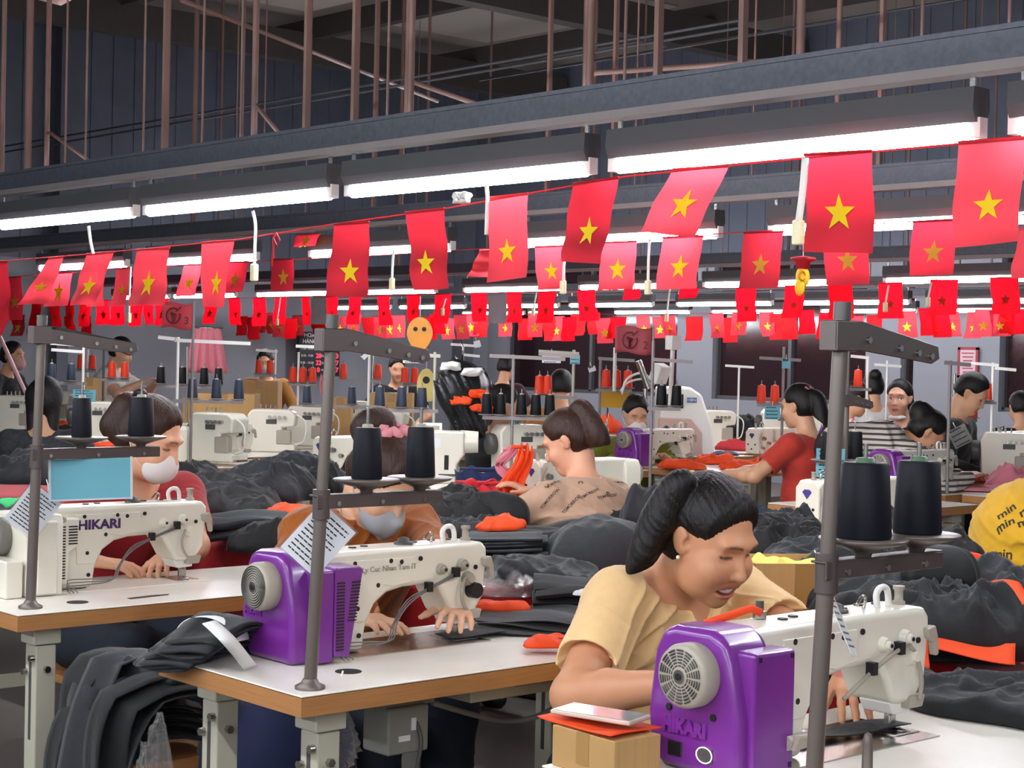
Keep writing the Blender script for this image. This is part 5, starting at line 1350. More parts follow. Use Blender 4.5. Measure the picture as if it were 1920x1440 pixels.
row3 = [(24, 566, 16), (60, 566, 18), (92, 566, 20), (122, 566, 16), (150, 565, 22), (178, 564, 26), (208, 563, 26), (245, 562, 24), (268, 562, 18), (290, 561, 26), (385, 560, 24), (428, 560, 22), (474, 559, 24), (516, 558, 21), (566, 557, 14), (612, 557, 22), (655, 556, 23), (707, 555, 23), (763, 553, 24), (816, 552, 30), (883, 550, 29), (950, 549, 28), (1010, 547, 33), (1082, 545, 34), (1380, 541, 38), (1472, 536, 36), (1552, 534, 46), (1647, 531, 45), (1744, 526, 53), (1856, 521, 54), (1170, 543, 30), (1275, 541, 36)]
for k, (x, y, w_) in enumerate(row3):
    h_ = 42 + x * .012 + (k * 7 % 5); sk = (0, -4, 3, 1, -6, 4)[k % 6]
    if k >= 30: h_ = 18
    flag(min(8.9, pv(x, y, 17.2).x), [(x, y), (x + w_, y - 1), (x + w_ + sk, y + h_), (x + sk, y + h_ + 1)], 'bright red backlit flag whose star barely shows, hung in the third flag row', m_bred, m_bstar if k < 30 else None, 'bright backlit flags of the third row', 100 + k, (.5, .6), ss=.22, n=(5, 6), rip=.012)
cord(8.9, [(110, 564), (700, 555), (1300, 540), (1960, 517)], 'thin cord carrying the bright backlit flags')
row4 = [36, 66, 128, 162, 455, 472, 490, 506, 524, 546, 561, 594, 617, 640, 667, 690, 712, 731, 747, 800, 820, 840, 862, 880, 905, 945, 985, 1003, 1029, 1047, 1068, 1085, 1113, 1131, 1160, 1205, 1238, 1252, 1302, 1343, 1369, 1388, 1437, 1458, 1478, 1512, 1553, 1580, 1606, 1640, 1700, 1737, 1762, 1782, 1829, 1846, 1872, 1889, 1912]
for k, x in enumerate(row4):
    rr = random.Random(k * 7); w_ = 17 + x * .008 + rr.uniform(-2, 5); h_ = 34 + x * .006 + rr.uniform(-3, 6); y = 592 + rr.uniform(-6, 7) - max(0, x - 1300) * .018; sk = rr.uniform(-8, 8)
    d = rr.random() < .35
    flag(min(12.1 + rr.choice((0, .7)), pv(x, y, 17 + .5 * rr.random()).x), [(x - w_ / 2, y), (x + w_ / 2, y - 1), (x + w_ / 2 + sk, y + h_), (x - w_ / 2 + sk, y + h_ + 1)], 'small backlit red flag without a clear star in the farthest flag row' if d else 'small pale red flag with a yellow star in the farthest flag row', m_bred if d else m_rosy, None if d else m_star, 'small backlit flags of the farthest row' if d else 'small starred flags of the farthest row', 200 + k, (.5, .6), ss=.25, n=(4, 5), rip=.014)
cord(12.0, [(560, 593), (700, 592), (1300, 588), (1960, 574)], 'thin cord carrying the farthest small flags')
# two shiny plastic pennants among the flags
m_silver = mat('silvery plastic sheet', 'b9a9ae', .3, .2)
flag(8.8, [(583, 560), (612, 560), (612, 608), (582, 608)], 'greyish pink card with a round printed mark among the bright flags', m_silver, None, None, 301, name='hanging_pennant')
flag(8.8, [(914, 553), (950, 552), (949, 607), (915, 606)], 'plain silvery sheet among the bright flags above the round yellow boards', m_silver, None, None, 302, name='hanging_pennant')
# pull switches and loose cords hanging from the lights
def pull(u, pts, label, wid=.008, sw=True, m=m_cord):
    q = [pu(*p, u) for p in pts]; t = thing('pull_switch', label, 'pull switch', q[0])
    G().tube([p - q[0] for p in q], wid, 6, sub=3).build('hanging_cord', m, t)
    if sw:
        e = q[-1] - q[0]; G().box(e + V((0, 0, -.02)), (.022, .026, .06)).build('switch_body', mat('ivory switch', 'e3dcae', .4), t, bevel=.006)
    return t
pull(3.2, [(166, 424), (170, 455), (175, 476)], 'white cord end dropping from the lowest tubes to the slanted flags', .006, False)
pull(3.2, [(474, 396), (479, 420), (478, 460), (477, 500)], 'white pull cord with an ivory switch at the gap in the big flags', .006)
pull(3.2, [(912, 348), (914, 375), (912, 440)], 'flat white cord dropping beside the big flag near the tilted clip', .006, False)
pull(3.15, [(1510, 296), (1505, 360), (1497, 420)], 'thick white cable with an ivory plug beside the large flag', .009)
for x, y0, y1 in ((735, 468, 525), (1215, 448, 530), (242, 500, 590), (1056, 480, 530)): pull(5.1, [(x + 3, y0), (x + 1, (y0 + y1) / 2), (x, y1)], 'pale pull switch hanging among the second row flags, %s' % {735: 'in the wide gap', 1215: 'between two starred flags', 242: 'over the number three sign', 1056: 'half behind a big flag'}[x], .006)
for k, (x, y0, y1) in enumerate(((1000, 548, 580), (1660, 535, 570), (1740, 530, 560), (520, 555, 600), (1250, 540, 590), (830, 560, 580))): pull(8.7, [(x + 6, y0), (x + 3, (y0 + y1) / 2), (x, y1)], 'small pale pull switch hanging among the bright backlit flags', .006)['group'] = 'small pull switches among the far flags'
run('cord_loop', 'red string looped over the flag cord beside the ivory switch', 'cord', [pu(*p, 3.2) for p in ((513, 485), (512, 450), (518, 437), (525, 450), (520, 462), (513, 445), (510, 500))], .003, m_rosy)
# little hanging trinket under the large flag
p = pu(1506, 480, 3.25); t = thing('trinket', 'small red and yellow stuffed trinket hanging below the large flag with the white cable', 'trinket', p)
G().lathe([(.005, .0), (.03, -.004), (.032, -.01), (.018, -.014), (.016, -.03), (.004, -.034)][::-1], n=16).build('red_cap', m_dred, t)
G().ell((.0, 0, -.05), (.018, .016, .026)).ell((-.01, 0, -.075), (.012, .012, .022)).build('yellow_body', mat('trinket yellow', 'e8b415', .7), t)
G().tube([V((-.018 + .011 * math.cos(a), -.012, -.048 + .011 * math.sin(a))) for a in np.linspace(0, 6.28, 16)], .003, 5).build('ring', mat('trinket orange', 'c8860f', .6), t)
G().tube([(0, 0, 0), (0, 0, .03), (.003, 0, .06)], .0012).build('hanging_cord', m_cord, t)
p = pu(866, 372, 3.2); o = lump(tuple(p), (.06, .04, .02), 310, m_wcl, 'crumpled white and red paper twist on the flag cord beside the tilted clip', name='paper_scrap', cat='paper', tilt=(1.2, 0), fold=.02, fl=.04, n=16)
# line number pennants on poles: emblem and number
def line_flag(px, py, d, w_, h_, num, label, m, base_z=0):
    c = pd(px, py, d); x = V((CT, -ST, 0)); t = thing('line_flag', label, 'line flag', c)
    rows = [[x * ((i / 12 - .5) * w_) + V((0, 0, (.5 - j / 6) * h_ + .06 * h_ * math.sin(i / 12 * 6.2))) + V((ST, CT, 0)) * (.012 * math.sin(i / 12 * 6.2)) for j in range(7)] for i in range(13)]
    G().grid(rows).build('banner', m, t, solid=.001)
    mk = mat('banner print', '5a1a20', .7); f = V((-ST, -CT, 0)) * .016
    cx = x * (-.12 * w_); g = G()
    g.tube([cx + f + x * (.24 * h_ * 1.1 * math.cos(a)) + V((0, 0, .3 * h_ * math.sin(a))) for a in np.linspace(.9, 6.6, 26)], .004, 5)
    for k in range(4): g.bar(cx + f + x * ((k - 1.5) * .055 * h_) + V((0, 0, .02 * h_)), cx + f + x * ((k - 1.5) * .055 * h_) + V((0, 0, (.14 - .02 * k) * h_)), .006, .05 * h_)
    g.box(cx + f + V((0, 0, -.02 * h_)), (.2 * h_ * CT, .2 * h_ * ST * .2 + .004, .1 * h_)); g.bar(cx + f + V((0, 0, -.06 * h_)), cx + f + V((0, 0, -.26 * h_)), .006, .12 * h_)
    g.bar(cx + f + x * (.1 * h_) + V((0, 0, .16 * h_)), cx + f + x * (.3 * h_) + V((0, 0, .36 * h_)), .006, .05 * h_)
    g.build('emblem', mk, t)
    text_obj(num, .42 * h_, mk, t, frame(x * (.3 * w_) + f + V((0, 0, -.2 * h_)), x, (0, 0, 1)), 'number')
    G().cyl(x * w_ * .5 + V((0, 0, .6 * h_)), x * w_ * .5 + V((0, 0, base_z - c.z)), .007, n=8).build('pole', m_galv2, t)
line_flag(333, 592, 9.4, .175, .14, '3', 'pinkish line flag with a fist emblem and the number three', mat('pink banner', 'd8525e', .7, tl=.3))
line_flag(1189, 638, 9.6, .215, .15, '2', 'dusky red line flag with a fist emblem and the number two', mat('dusky banner', 'a84850', .7, tl=.2))
# ---------------------------------------------------------------- the lines farther back
# tables of the second line (operators face away from the camera) and of the third line
FAR_P = [(1072, 6.75, 0, .14), (1497, 9.6, R_(2), .06), (1192, 10.9, R_(150), .13), (1738, 9.2, R_(-131.8), .3), (1686, 11, R_(95), .1), (1637, 13.6, R_(-41.8), .1), (1607, 12.6, R_(-131.8), .1), (1822, 10.3, R_(200), .2), (1912, 13, R_(-41.8), .1), (945, 10, R_(-112), .1), (1052, 12.2, R_(-41.8), .1), (950, 16.5, R_(-70), .1), (745, 16, R_(150), .1), (497, 16, R_(138), .1), (228, 14.6, R_(-142), .1), (25, 14.6, R_(-150), .1), (85, 8.9, R_(-35), .05), (1880, 5.3, R_(-131.8), 0)]
BLOCK = []
for a_ in FAR_P:
    q_ = pd(a_[0], 700, a_[1]); q_ -= V((-math.sin(a_[2]), math.cos(a_[2]), 0)) * a_[3]; BLOCK.append((q_.x - .17, q_.y - .17, q_.x + .17, q_.y + .17))
def tb(x, y, label, L=1.2, W=.56, group='sewing tables of the lines farther back'):
    """a table near (x, y), trimmed until it stands clear of its neighbours and of the people"""
    for dx0, dx1, dy0, dy1 in ((0, 0, 0, 0), (0, .3, 0, 0), (.2, 0, 0, 0), (0, 0, .12, 0), (0, 0, 0, .14), (.1, .3, .1, .1), (0, .5, 0, .1), (.35, 0, .1, 0), (0, 0, .2, .1), (0, .5, .15, .15), (.3, .3, .15, .15), (.5, 0, .15, .15)):
        r = (x + dx0, y + dy0, x + L - dx1, y + W - dy1)
        if all(r[2] < b[0] or r[0] > b[2] or r[3] < b[1] or r[1] > b[3] for b in BLOCK):
            BLOCK.append((r[0] - .01, r[1] - .01, r[2] + .01, r[3] + .01)); return sewing_table(r[0], r[1], label, r[2] - r[0], r[3] - r[1], group, simple=True)
    return sewing_table(x + .25, y + .12, label, .6, .3, group, simple=True)
# machine for the middle distance: face plate end and operator side detailed
def mid_machine(label, loc, rz, cov=m_cream, group='lockstitch machines farther back'):
    t = thing('sewing_machine', label, 'sewing machine', loc, rz, group)
    G().prism(PROF, -.055, .055).build('body', m_cream, t, bevel=.012, seg=2, ang=50)
    G().box((-.2, 0, .002), (.48, .178, .004)).build('bed_plate', m_steel, t)
    G().prism([(-.06, .0), (.06, .0), (.075, .03), (.07, .19), (.055, .222), (-.055, .222), (-.07, .2), (-.08, .04)], -.53, -.43, 'yz').build('end_cover', cov, t, bevel=.012, seg=2)
    G().lathe([(.05, 0), (.052, .006), (.052, .03), (.044, .039), (.01, .041)], (-.53, 0, .155), (-1, 0, 0), 24).build('handwheel', m_grey, t)
    fp = G().prism([(-.05, .06), (.05, .06), (.056, .1), (.056, .2), (.035, .224), (-.035, .224), (-.056, .2), (-.056, .1)], .05, .066, 'yz').build('face_plate', m_cream, t, bevel=.006, seg=2)
    mx = frame((.0672, 0, .175), (0, 1, 0), (0, 0, 1))
    lg = link('logo', G().prism([(-.022, .008), (-.012, .018), (.012, .018), (.022, .008), (0, -.018)], 0, .0006, 'xy').mesh('logo'), mat('logo violet', '4a3a86', .4), fp, mx=mx)
    g = G()
    for y, z in ((.03, .12), (.0, .09), (-.03, .12)): g.cyl((.066, y, z), (.069, y, z), .006, n=10)
    g.build('screw', m_black, fp)
    for x, z, r in ((.02, .16, .016), (-.03, .13, .013), (.03, .1, .01)): G().cyl((x, .055, z), (x, .078, z), r, r * .7, 14).build('tension_dial', m_steel, t)
    for x, z, r in ((.02, .16, .014), (-.05, .175, .012)): G().cyl((x, -.055, z), (x, -.072, z), r, r * .7, 14).build('tension_dial', m_steel, t)
    G().tube([(.03, .06, .2), (.055, .062, .15), (.02, .064, .09), (-.02, .06, .08)], .003, 6, sub=4).build('hose', m_grey, t)
    G().cyl((-.002, 0, .06), (-.002, 0, .02), .006).box((.0, 0, .012), (.018, .034, .01)).build('presser_foot', m_steel, t)
    G().lathe([(.012, 0), (.008, .008), (.008, .026), (.011, .03)], (.03, 0, .227), n=12).build('thread_post', m_grey, t)
    G().tube([(-.04, 0, .226), (-.045, 0, .25), (-.03, 0, .262), (-.015, 0, .25), (-.012, 0, .226)], .005, sub=3).build('top_handle', m_steel, t)
    return t
def over_machine(label, loc, rz, group='boxy machines farther back'):
    t = thing('overlock_machine', label, 'sewing machine', loc, rz, group)
    G().prism([(-.17, 0), (.13, 0), (.14, .05), (.06, .07), (.05, .16), (.13, .17), (.14, .25), (.1, .28), (-.15, .28), (-.18, .24)], -.09, .07).build('body', m_cream, t, bevel=.014, seg=2)
    G().lathe([(.055, 0), (.06, .01), (.06, .04), (.03, .05)], (-.18, 0, .17), (-1, 0, 0), 20).build('handwheel', m_dgrey, t)
    for k in range(4): G().cyl((.0 + .032 * k - .03, -.08, .23), (.0 + .032 * k - .03, -.115, .23), .011, n=12).build('tension_dial', m_steel, t)
    for k in range(4): G().cyl((-.1 + .032 * k, -.02, .275), (-.1 + .032 * k, -.02, .31), .005, n=8).build('thread_post', m_steel, t)
    G().box((.06, -.07, .1), (.1, .05, .1)).build('front_cover', m_grey, t, bevel=.012)
    G().tube([(.13, -.05, .25), (.2, -.06, .2), (.19, -.05, .08), (.12, -.05, .05)], .005, sub=4).build('hose', m_white, t)
    G().box((-.02, -.091, .2), (.07, .002, .03)).build('maker_plate', m_dgrey, t)
    G().box((.1, -.02, .01), (.12, .1, .012)).cyl((.1, -.02, .06), (.1, -.02, .015), .006).build('presser_foot', m_steel, t)
    return t
def needle_at(px, d): 
    p = pd(px, 700, d); return V((p.x, p.y, TZ))
def with_table(p, face_away, label, **k):
    """a table under a machine whose needle stands at p"""
    if face_away: return tb(p.x - .5, p.y - .17, label, **k)
    return tb(p.x - .68, p.y - .363, label, **k)
B1, B2, B3 = needle_at(1022, 7.2), needle_at(1540, 6.35), needle_at(620, 8.8)
MB = mid_machine('cream machine with a violet diamond logo in front of the beige patterned shirt', B1, PI)
def cp(src, p, rz, label): return dup(src, tuple(p), rz, label)
cp(MB, B2, PI, 'cream machine with a violet diamond logo between the tall pole and the large navy cones')
cp(MB, B3, PI, 'cream machine face with dials seen past the middle pole')
B4 = needle_at(868, 8.9); 
with_table(B1, 1, 'white sewing table at the beige patterned shirt'); with_table(B2, 1, 'white sewing table behind the large navy cones, machine with a diamond logo on it')
with_table(B3, 1, 'white sewing table behind the bun of the bowed woman'); 
t4 = tb(B4.x - .45, B4.y - .3, 'white topped table with the blocky cream machine and red wrap')
# blocky machine with a motor drum
t = thing('buttonhole_machine', 'blocky cream machine with a slot and a drum shaped motor beside the second navy cone', 'sewing machine', tuple(pd(838, 700, 8.8).xy) + (TZ,), A_IMG)
G().prism([(-.08, 0), (.06, 0), (.065, .1), (.1, .15), (.1, .27), (-.08, .27)], -.07, .07).build('body', m_cream, t, bevel=.012)
G().cyl((.08, 0, .215), (.17, 0, .215), .06, .055, n=24).build('motor_drum', m_cream, t); G().box((.01, -.072, .11), (.022, .004, .075)).build('slot', m_hole, t, bevel=.001)
G().box((.05, -.05, .045), (.16, .05, .012)).cyl((.06, -.05, .04), (.06, -.05, .005), .014).box((.06, -.06, .006), (.05, .05, .01)).build('clamp_foot', m_dgrey, t); G().box((-.045, -.0715, .21), (.05, .002, .05)).build('label_plate', m_paper, t)
t = thing('operation_box', 'small white control panel with a grey screen above the blocky cream machine', 'control panel', pd(805, 805, 9.2))
G().box((0, 0, 0), (.14, .03, .07), Matrix.Rotation(A_IMG, 3, 'Z')).build('panel_case', m_white, t, bevel=.004); G().box((.02 * CT - .017 * ST, -.02 * ST - .017 * CT, .003), (.07, .003, .035), Matrix.Rotation(A_IMG, 3, 'Z')).build('screen', m_grey, t); G().cyl((0, 0, -.03), (0, 0, -(pd(805, 805, 9.2).z - TZ)), .008).build('post', m_steel, t)
# third line: tables, purple and cream machines
CV = (4.45, 5.6, 6.75, 7.9, 9.05, 10.2)
cl_ = ('at the frame edge by the yellow shirt', 'in front of the striped bent figure', 'beside the red shirted woman', 'under the purple machine of the olive woman', 'behind the beige shirt', 'behind the blocky cream machine')
for k, v in enumerate(CV): tb(7.62, v, 'white sewing table in the third line, ' + cl_[k])
C1 = V((8.25, 7.9 + .34, TZ)); C2 = V((8.35, 4.45 + .9, TZ))
MC = dup(M3, tuple(pd(1283, 700, 10.9).xy) + (TZ,), 0, 'purple and cream machine before the woman in olive green, orange cloth at its foot', 'purple machines farther back')
dup(M3, tuple(pd(1768, 700, 8.95).xy) + (TZ,), 0, 'purple and cream machine in front of the striped bent figure', 'purple machines farther back')
dup(M3, tuple(pd(1640, 700, 12.2).xy) + (TZ,), 0, 'purple machine half hidden behind the clear pocket on the slim grey pole', 'purple machines farther back')
cp(MB, V((*pd(1880, 700, 11.5).xy, TZ)), PI, 'cream machine with dials below the orange cones at the frame edge')
cp(MB, V((*pd(1425, 700, 11.2).xy, TZ)), PI, 'small cream machine with a diamond logo in front of the red shirted woman')
dup(M1, tuple(pd(455, 700, 10.2).xy) + (TZ,), 0, 'cream lettered machine standing beyond the white mask of the woman in red', 'lockstitch machines farther back')
OV = over_machine('grey boxy machine on the wooden table left of the middle pole', tuple(pd(520, 700, 11.2).xy) + (TZ,), A_IMG)
dup(OV, tuple(pd(420, 700, 9.8).xy) + (TZ + .02,), A_IMG - .5, 'boxy cream machine with a hose just right of the lettered machine')
dup(OV, tuple(pd(985, 700, 9.6).xy) + (TZ,), A_IMG + .4, 'boxy machine full of dials behind the beige shirted head')
dup(OV, tuple(pd(40, 700, 13).xy) + (TZ,), A_IMG, 'small boxy machine near the frame edge beside orange cloth')
dup(OV, tuple(pd(665, 700, 13.5).xy) + (TZ,), A_IMG, 'boxy machine behind the middle pole at bun height')
dup(OV, tuple(pd(1470, 700, 14).xy) + (TZ,), A_IMG, 'boxy machine beyond the orange cone pair of the red shirted woman')
dup(OV, tuple(pd(190, 700, 12).xy) + (TZ,), A_IMG + .2, 'boxy machine under the pair of slim white arms')
for px_, d_, lb_ in ((255, 12.5, 'boxy machine half behind the bun of the woman in red'), (590, 12, 'boxy machine beside the orange heap'), (730, 11.8, 'boxy machine over the pink scrunchie'), (1545, 12.5, 'boxy machine seen past the tallest pole'), (1720, 12.8, 'boxy machine behind the clear pocket'), (1900, 10, 'boxy machine at the frame edge over pink cloth'), (110, 14.5, 'boxy machine in the far corner behind the dark bob'), (1345, 13.2, 'boxy machine beside the white slanted cabinet')):
    dup(OV, tuple(pd(px_, 700, d_).xy) + (TZ,), A_IMG + (.25 if px_ % 2 else -.2), lb_)
dup(OV, tuple(pd(1085, 700, 11.5).xy) + (TZ,), A_IMG, 'boxy machine behind the man with cropped hair')
for k, (px, d, dx) in enumerate(((520, 11, .5), (40, 13, .5), (665, 13.4, .5), (985, 9.6, .5), (190, 12, .4), (1470, 13.9, .5), (1085, 11.6, .5), (440, 9.9, .7), (1300, 15, .5), (1600, 14.5, .5), (800, 14, .6), (300, 15, .6), (255, 12.5, .5), (590, 12, .5), (730, 11.8, .5), (1545, 12.5, .5), (1720, 12.8, .5), (1900, 10, .5), (110, 14.5, .5), (1345, 13.2, .5))):
    p = pd(px, 700, d); tb(p.x - dx, p.y - .25, 'wood edged table far back, the one under %s' % ('the grey boxy machine', 'orange cloth at the frame edge', 'the boxy machine behind the middle pole', 'the machine full of dials', 'the slim white arms', 'the machine beyond the orange cone pair', 'the machine behind the cropped head', 'the lettered cream machine', 'the white slanted cabinet', 'the pink checked figure', 'the rounded yellow plate', 'the big pale stand', 'the machine behind the bun', 'the machine by the orange heap', 'the machine over the scrunchie', 'the machine past the tallest pole', 'the machine behind the clear pocket', 'the machine at the edge over pink cloth', 'the machine in the far corner', 'the machine by the white cabinet')[k])
# far stands and their cones
CONE = {'o': m_orange, 'n': m_bluethread, 'b': m_blk}
CN = {'o': 'orange', 'n': 'dark blue', 'b': 'black'}
_master = {}
def far_cone(kind, loc, label, sc, grp):
    if kind not in _master:
        t = thread_cone(tuple(loc), label, CONE[kind], .031, .025, .11, group=grp, n=16); t.scale = (sc,) * 3; _master[kind] = t; return
    dup(_master[kind], tuple(loc), None, label, grp, sc)
def far_stand(px, ytop, d, arms, trays, desc, m=m_white, base_z=TZ, pr=.009, sc=1):
    """arms: (y, x0, x1); trays: (y, [(kind, px)...]) all in picture points, built at depth d across the view"""
    p = pd(px, ytop, d)
    if not any(b[0] < p.x < b[2] and b[1] < p.y < b[3] for b in BLOCK[len(FAR_P):]) and px != 1592: base_z = 0
    t = thing('thread_stand', desc[0].upper() * 0 + desc, 'thread stand', (p.x, p.y, base_z), 0, 'thread stands farther back')
    o = V((p.x, p.y, base_z)); X = V((CT, -ST, 0)); k = d / FPX; n = 0
    G().cyl((0, 0, 0), (0, 0, p.z - base_z), pr, n=10).build('pole', m, t)
    for y, x0, x1 in arms:
        z = pd(px, y, d).z - base_z; G().bar(X * (x0 - px) * k + V((0, 0, z)), X * (x1 - px) * k + V((0, 0, z - .01)), .018, .02).build('top_arm', m, t)
    for y, cs in trays:
        z = pd(px, y, d).z - base_z; xs = [c[1] for c in cs] + [px]
        G().bar(X * (min(xs) - px - 8) * k + V((0, 0, z - .012)), X * (max(xs) - px + 8) * k + V((0, 0, z - .012)), .02, .02).build('cone_arm', m_galv2, t)
        cl = sorted(cs, key=lambda c: c[1])
        for kd, x in cs:
            q = X * (x - px) * k + V((0, 0, z))
            if abs(x - px) < 6: q += V((-ST, -CT, 0)) * .05
            G().lathe([(.01, -.004), (.045, .004), (.047, .007), (.01, .008)], q, n=16).cyl(q, q + V((0, 0, .15)), .003, n=6).build('cone_tray', m_galv2, t)
            i = [c[1] for c in cl].index(x)
            far_cone(kd, o + q + V((0, 0, .0085)), '%s cone, %s along on the %s' % (CN[kd], ORD[i], desc), sc, 'cones on the ' + desc)
    return t
FS = [
    (157, 640, 11.5, [(645, 95, 160), (657, 97, 156)], [(716, [('n', 98), ('n', 135)])], 'slim white stand behind the blue card pole', m_white),
    (165, 655, 14, [], [(693, [('o', 152), ('o', 174)])], 'small stand beside the woman in white', m_white),
    (195, 648, 12.4, [(655, 195, 232)], [(709, [('o', 211), ('o', 235)])], 'dark slim stand in front of the woman in white', m_dgrey),
    (334, 632, 9.9, [(638, 328, 470), (633, 297, 332)], [(748, [('n', 363), ('n', 408), ('n', 450)])], 'big pale stand under the number three flag', m_white),
    (352, 650, 11.5, [], [(722, [('b', 303), ('b', 343), ('b', 384), ('b', 411)])], 'low rack of black cones behind the big pale stand', m_galv2),
    (517, 655, 14.5, [(657, 480, 520)], [(702, [('o', 486), ('o', 507)])], 'pale stand before the masked worker in tan', m_white),
    (560, 660, 13, [], [(718, [('o', 550), ('o', 569), ('o', 587)])], 'low stand of three orange cones beside the board', m_white),
    (693, 650, 11.4, [(652, 555, 725), (650, 650, 700)], [(760, [('n', 578), ('n', 662)])], 'long armed pale stand behind the middle pole', m_white),
    (700, 655, 13.5, [], [(712, [('o', 645), ('o', 710)])], 'thin stand behind the middle stand arm', m_steel),
    (816, 660, 9.6, [(664, 710, 826)], [(767, [('n', 714), ('n', 755), ('n', 793)])], 'pale notice stand beside the orange board', m_leg),
    (765, 690, 13, [], [(719, [('o', 760), ('o', 778)])], 'low pair of orange cones below the white notice', m_steel),
    (868, 648, 13.2, [(646, 845, 900), (665, 868, 900)], [(722, [('o', 841), ('o', 861), ('o', 881)])], 'rack with orange bows over the shiny black bundle', m_white),
    (963, 665, 9.3, [(668, 918, 1060), (662, 1010, 1085)], [(780, [('b', 915), ('b', 941), ('b', 980), ('b', 1007), ('b', 1033)])], 'grey five cone stand beside the cropped man', m_galv2),
    (1076, 656, 10.5, [(660, 1010, 1086)], [(742, [('o', 1013), ('o', 1028)])], 'thick pale stand with the blue notice', m_leg),
    (1126, 670, 11, [(672, 1122, 1190)], [(728, [('o', 1137), ('o', 1157), ('o', 1178)])], 'square framed stand over the yellow board', m_galv2),
    (1225, 640, 9.5, [(674, 1225, 1300)], [(762, [('b', 1243), ('b', 1271)])], 'slim grey stand carrying the number two flag', m_galv2),
    (1470, 650, 11.2, [(672, 1425, 1502)], [(757, [('o', 1430), ('o', 1455)])], 'pale stand behind the head of the red shirted woman', m_galv2),
    (1386, 686, 14.5, [(686, 1360, 1414)], [], 'little T shaped stand before the dark window', m_white),
    (1627, 668, 11.5, [(668, 1590, 1628)], [(727, [('o', 1587), ('o', 1610)])], 'pale framed stand beside the tall pole', m_white),
    (1592, 650, 8.4, [(652, 1540, 1605)], [], 'thick grey pole just beyond the tallest pole', m_arm),
    (1782, 676, 8.8, [(680, 1770, 1820)], [], 'slim grey stand holding the clear pocket', m_galv2),
    (1862, 680, 11.5, [(682, 1822, 1872), (690, 1866, 1905)], [(752, [('o', 1830), ('o', 1853)])], 'white bracket stand near the frame edge', m_white),
    (1790, 700, 10.6, [], [(784, [('o', 1802), ('o', 1826)])], 'low tray with two orange cones over the purple machine', m_steel),
    (1815, 700, 12, [], [(748, [('n', 1815)])], 'single cone stand behind the orange cones', m_white),
    (1664, 676, 13, [(684, 1640, 1690)], [], 'slim T stand beside the woman looking back', m_white)]
for f in FS: far_stand(*f[:6], m=f[6])
S4, c4 = thread_stand(tuple(pd(1588, 700, 6.55).xy) + (TZ,), (.0, .0), 'taupe stand half hidden behind the tallest pole, with black cones', .15, 1.3, 1.0, (-.1, .06), group='thread stands farther back', drop_=.05)
for c, l in zip(c4, ('black thread cone on the tray beside the tallest pole, toward the red shirt', 'black thread cone half hidden by the tallest pole')): thread_cone(tuple(c), l, m_blk, .033, .028, .105, group='black cones by the tallest pole')
# notices
def notice(px, py, d, w_, h_, m, label, lines=3, tilt=0, name='notice', frame_m=None, seed=0):
    c = pd(px, py, d); t = thing(name, label, 'notice', c); X = V((CT, -ST, 0)) * math.cos(tilt) + V((0, 0, math.sin(tilt))); Y = V((ST, CT, 0)).cross(X) * -1
    Y = V((-ST, -CT, 0)).cross(X); 
    paper('sheet', w_, h_, frame((0, 0, 0), X, Y), t, lines, m=m, seed=seed)
    if frame_m: link('frame', G().box((0, h_ / 2, 0), (w_ + .02, .02, .012)).box((0, -h_ / 2, 0), (w_ + .02, .02, .012)).box((w_ / 2, 0, 0), (.02, h_, .012)).box((-w_ / 2, 0, 0), (.02, h_, .012)).mesh('frame'), frame_m, t, mx=frame((0, 0, 0), X, Y))
    else: G().tube([Y * h_ / 2, Y * (h_ / 2 + .03)], .002).build('hanging_cord', m_cord, t)
    return t
notice(774, 672, 9.55, .11, .052, m_paper, 'small white notice hung from the pale stand by the orange board')
notice(1034, 672, 10.4, .115, .056, m_paper, 'small white notice hung beside the blue one', seed=2)
notice(1078, 674, 10.4, .06, .056, m_blue, 'small light blue notice hung from the thick pale stand')
notice(1448, 774, 11, .1, .085, m_blue, 'light blue notice hung under the orange cone tray by the red shirt', 4)
notice(1474, 682, 11, .055, .06, m_blue, 'little light blue bag tag at the top of the pale stand', 1)
notice(1557, 868, 6.5, .11, .11, m_blue, 'light blue lined notice behind the tallest pole', 6)
notice(158, 742, 11.2, .15, .08, m_blue, 'light blue notice behind the dark head at the tall pole', 5)
notice(1110, 692, 11.5, .05, .035, m_paper, 'white card on a stick beside the square framed stand', 1, .3)
notice(895, 645, 13, .05, .05, m_paper, 'white card at the corner of the rack with orange bows', 0, .3)
notice(683, 667, 11.2, .04, .04, m_paper, 'little white card tilted on the long pale arm', 1, .8)
notice(1800, 818, 8.7, .1, .1, m_sleeve, 'clear pocket sheet tied crooked to the slim grey stand', 4, .5)
wp = pu(1815, 680, UW - .03)
t = thing('poster', 'red framed notice on the grey pier between dark windows', 'poster', wp)
link('sheet', G().box((0, 0, 0), (.23, .32, .01)).mesh('sheet'), mat('poster pink', 'c9a6ae', .6), t, mx=frame((0, 0, 0), (0, -1, 0), (0, 0, 1)))
g = G().box((0, .15, 0), (.25, .03, .016)).box((0, -.15, 0), (.25, .03, .016)).box((.11, 0, 0), (.03, .32, .016)).box((-.11, 0, 0), (.03, .32, .016))
for k in range(6): g.box((0, .1 - .04 * k, .006), (.15 - .02 * (k % 3), .012, .003))
link('mounting_frame', g.mesh('mounting_frame'), mat('poster red', '8f2a3a', .6), t, mx=frame((0, 0, 0), (0, -1, 0), (0, 0, 1)))
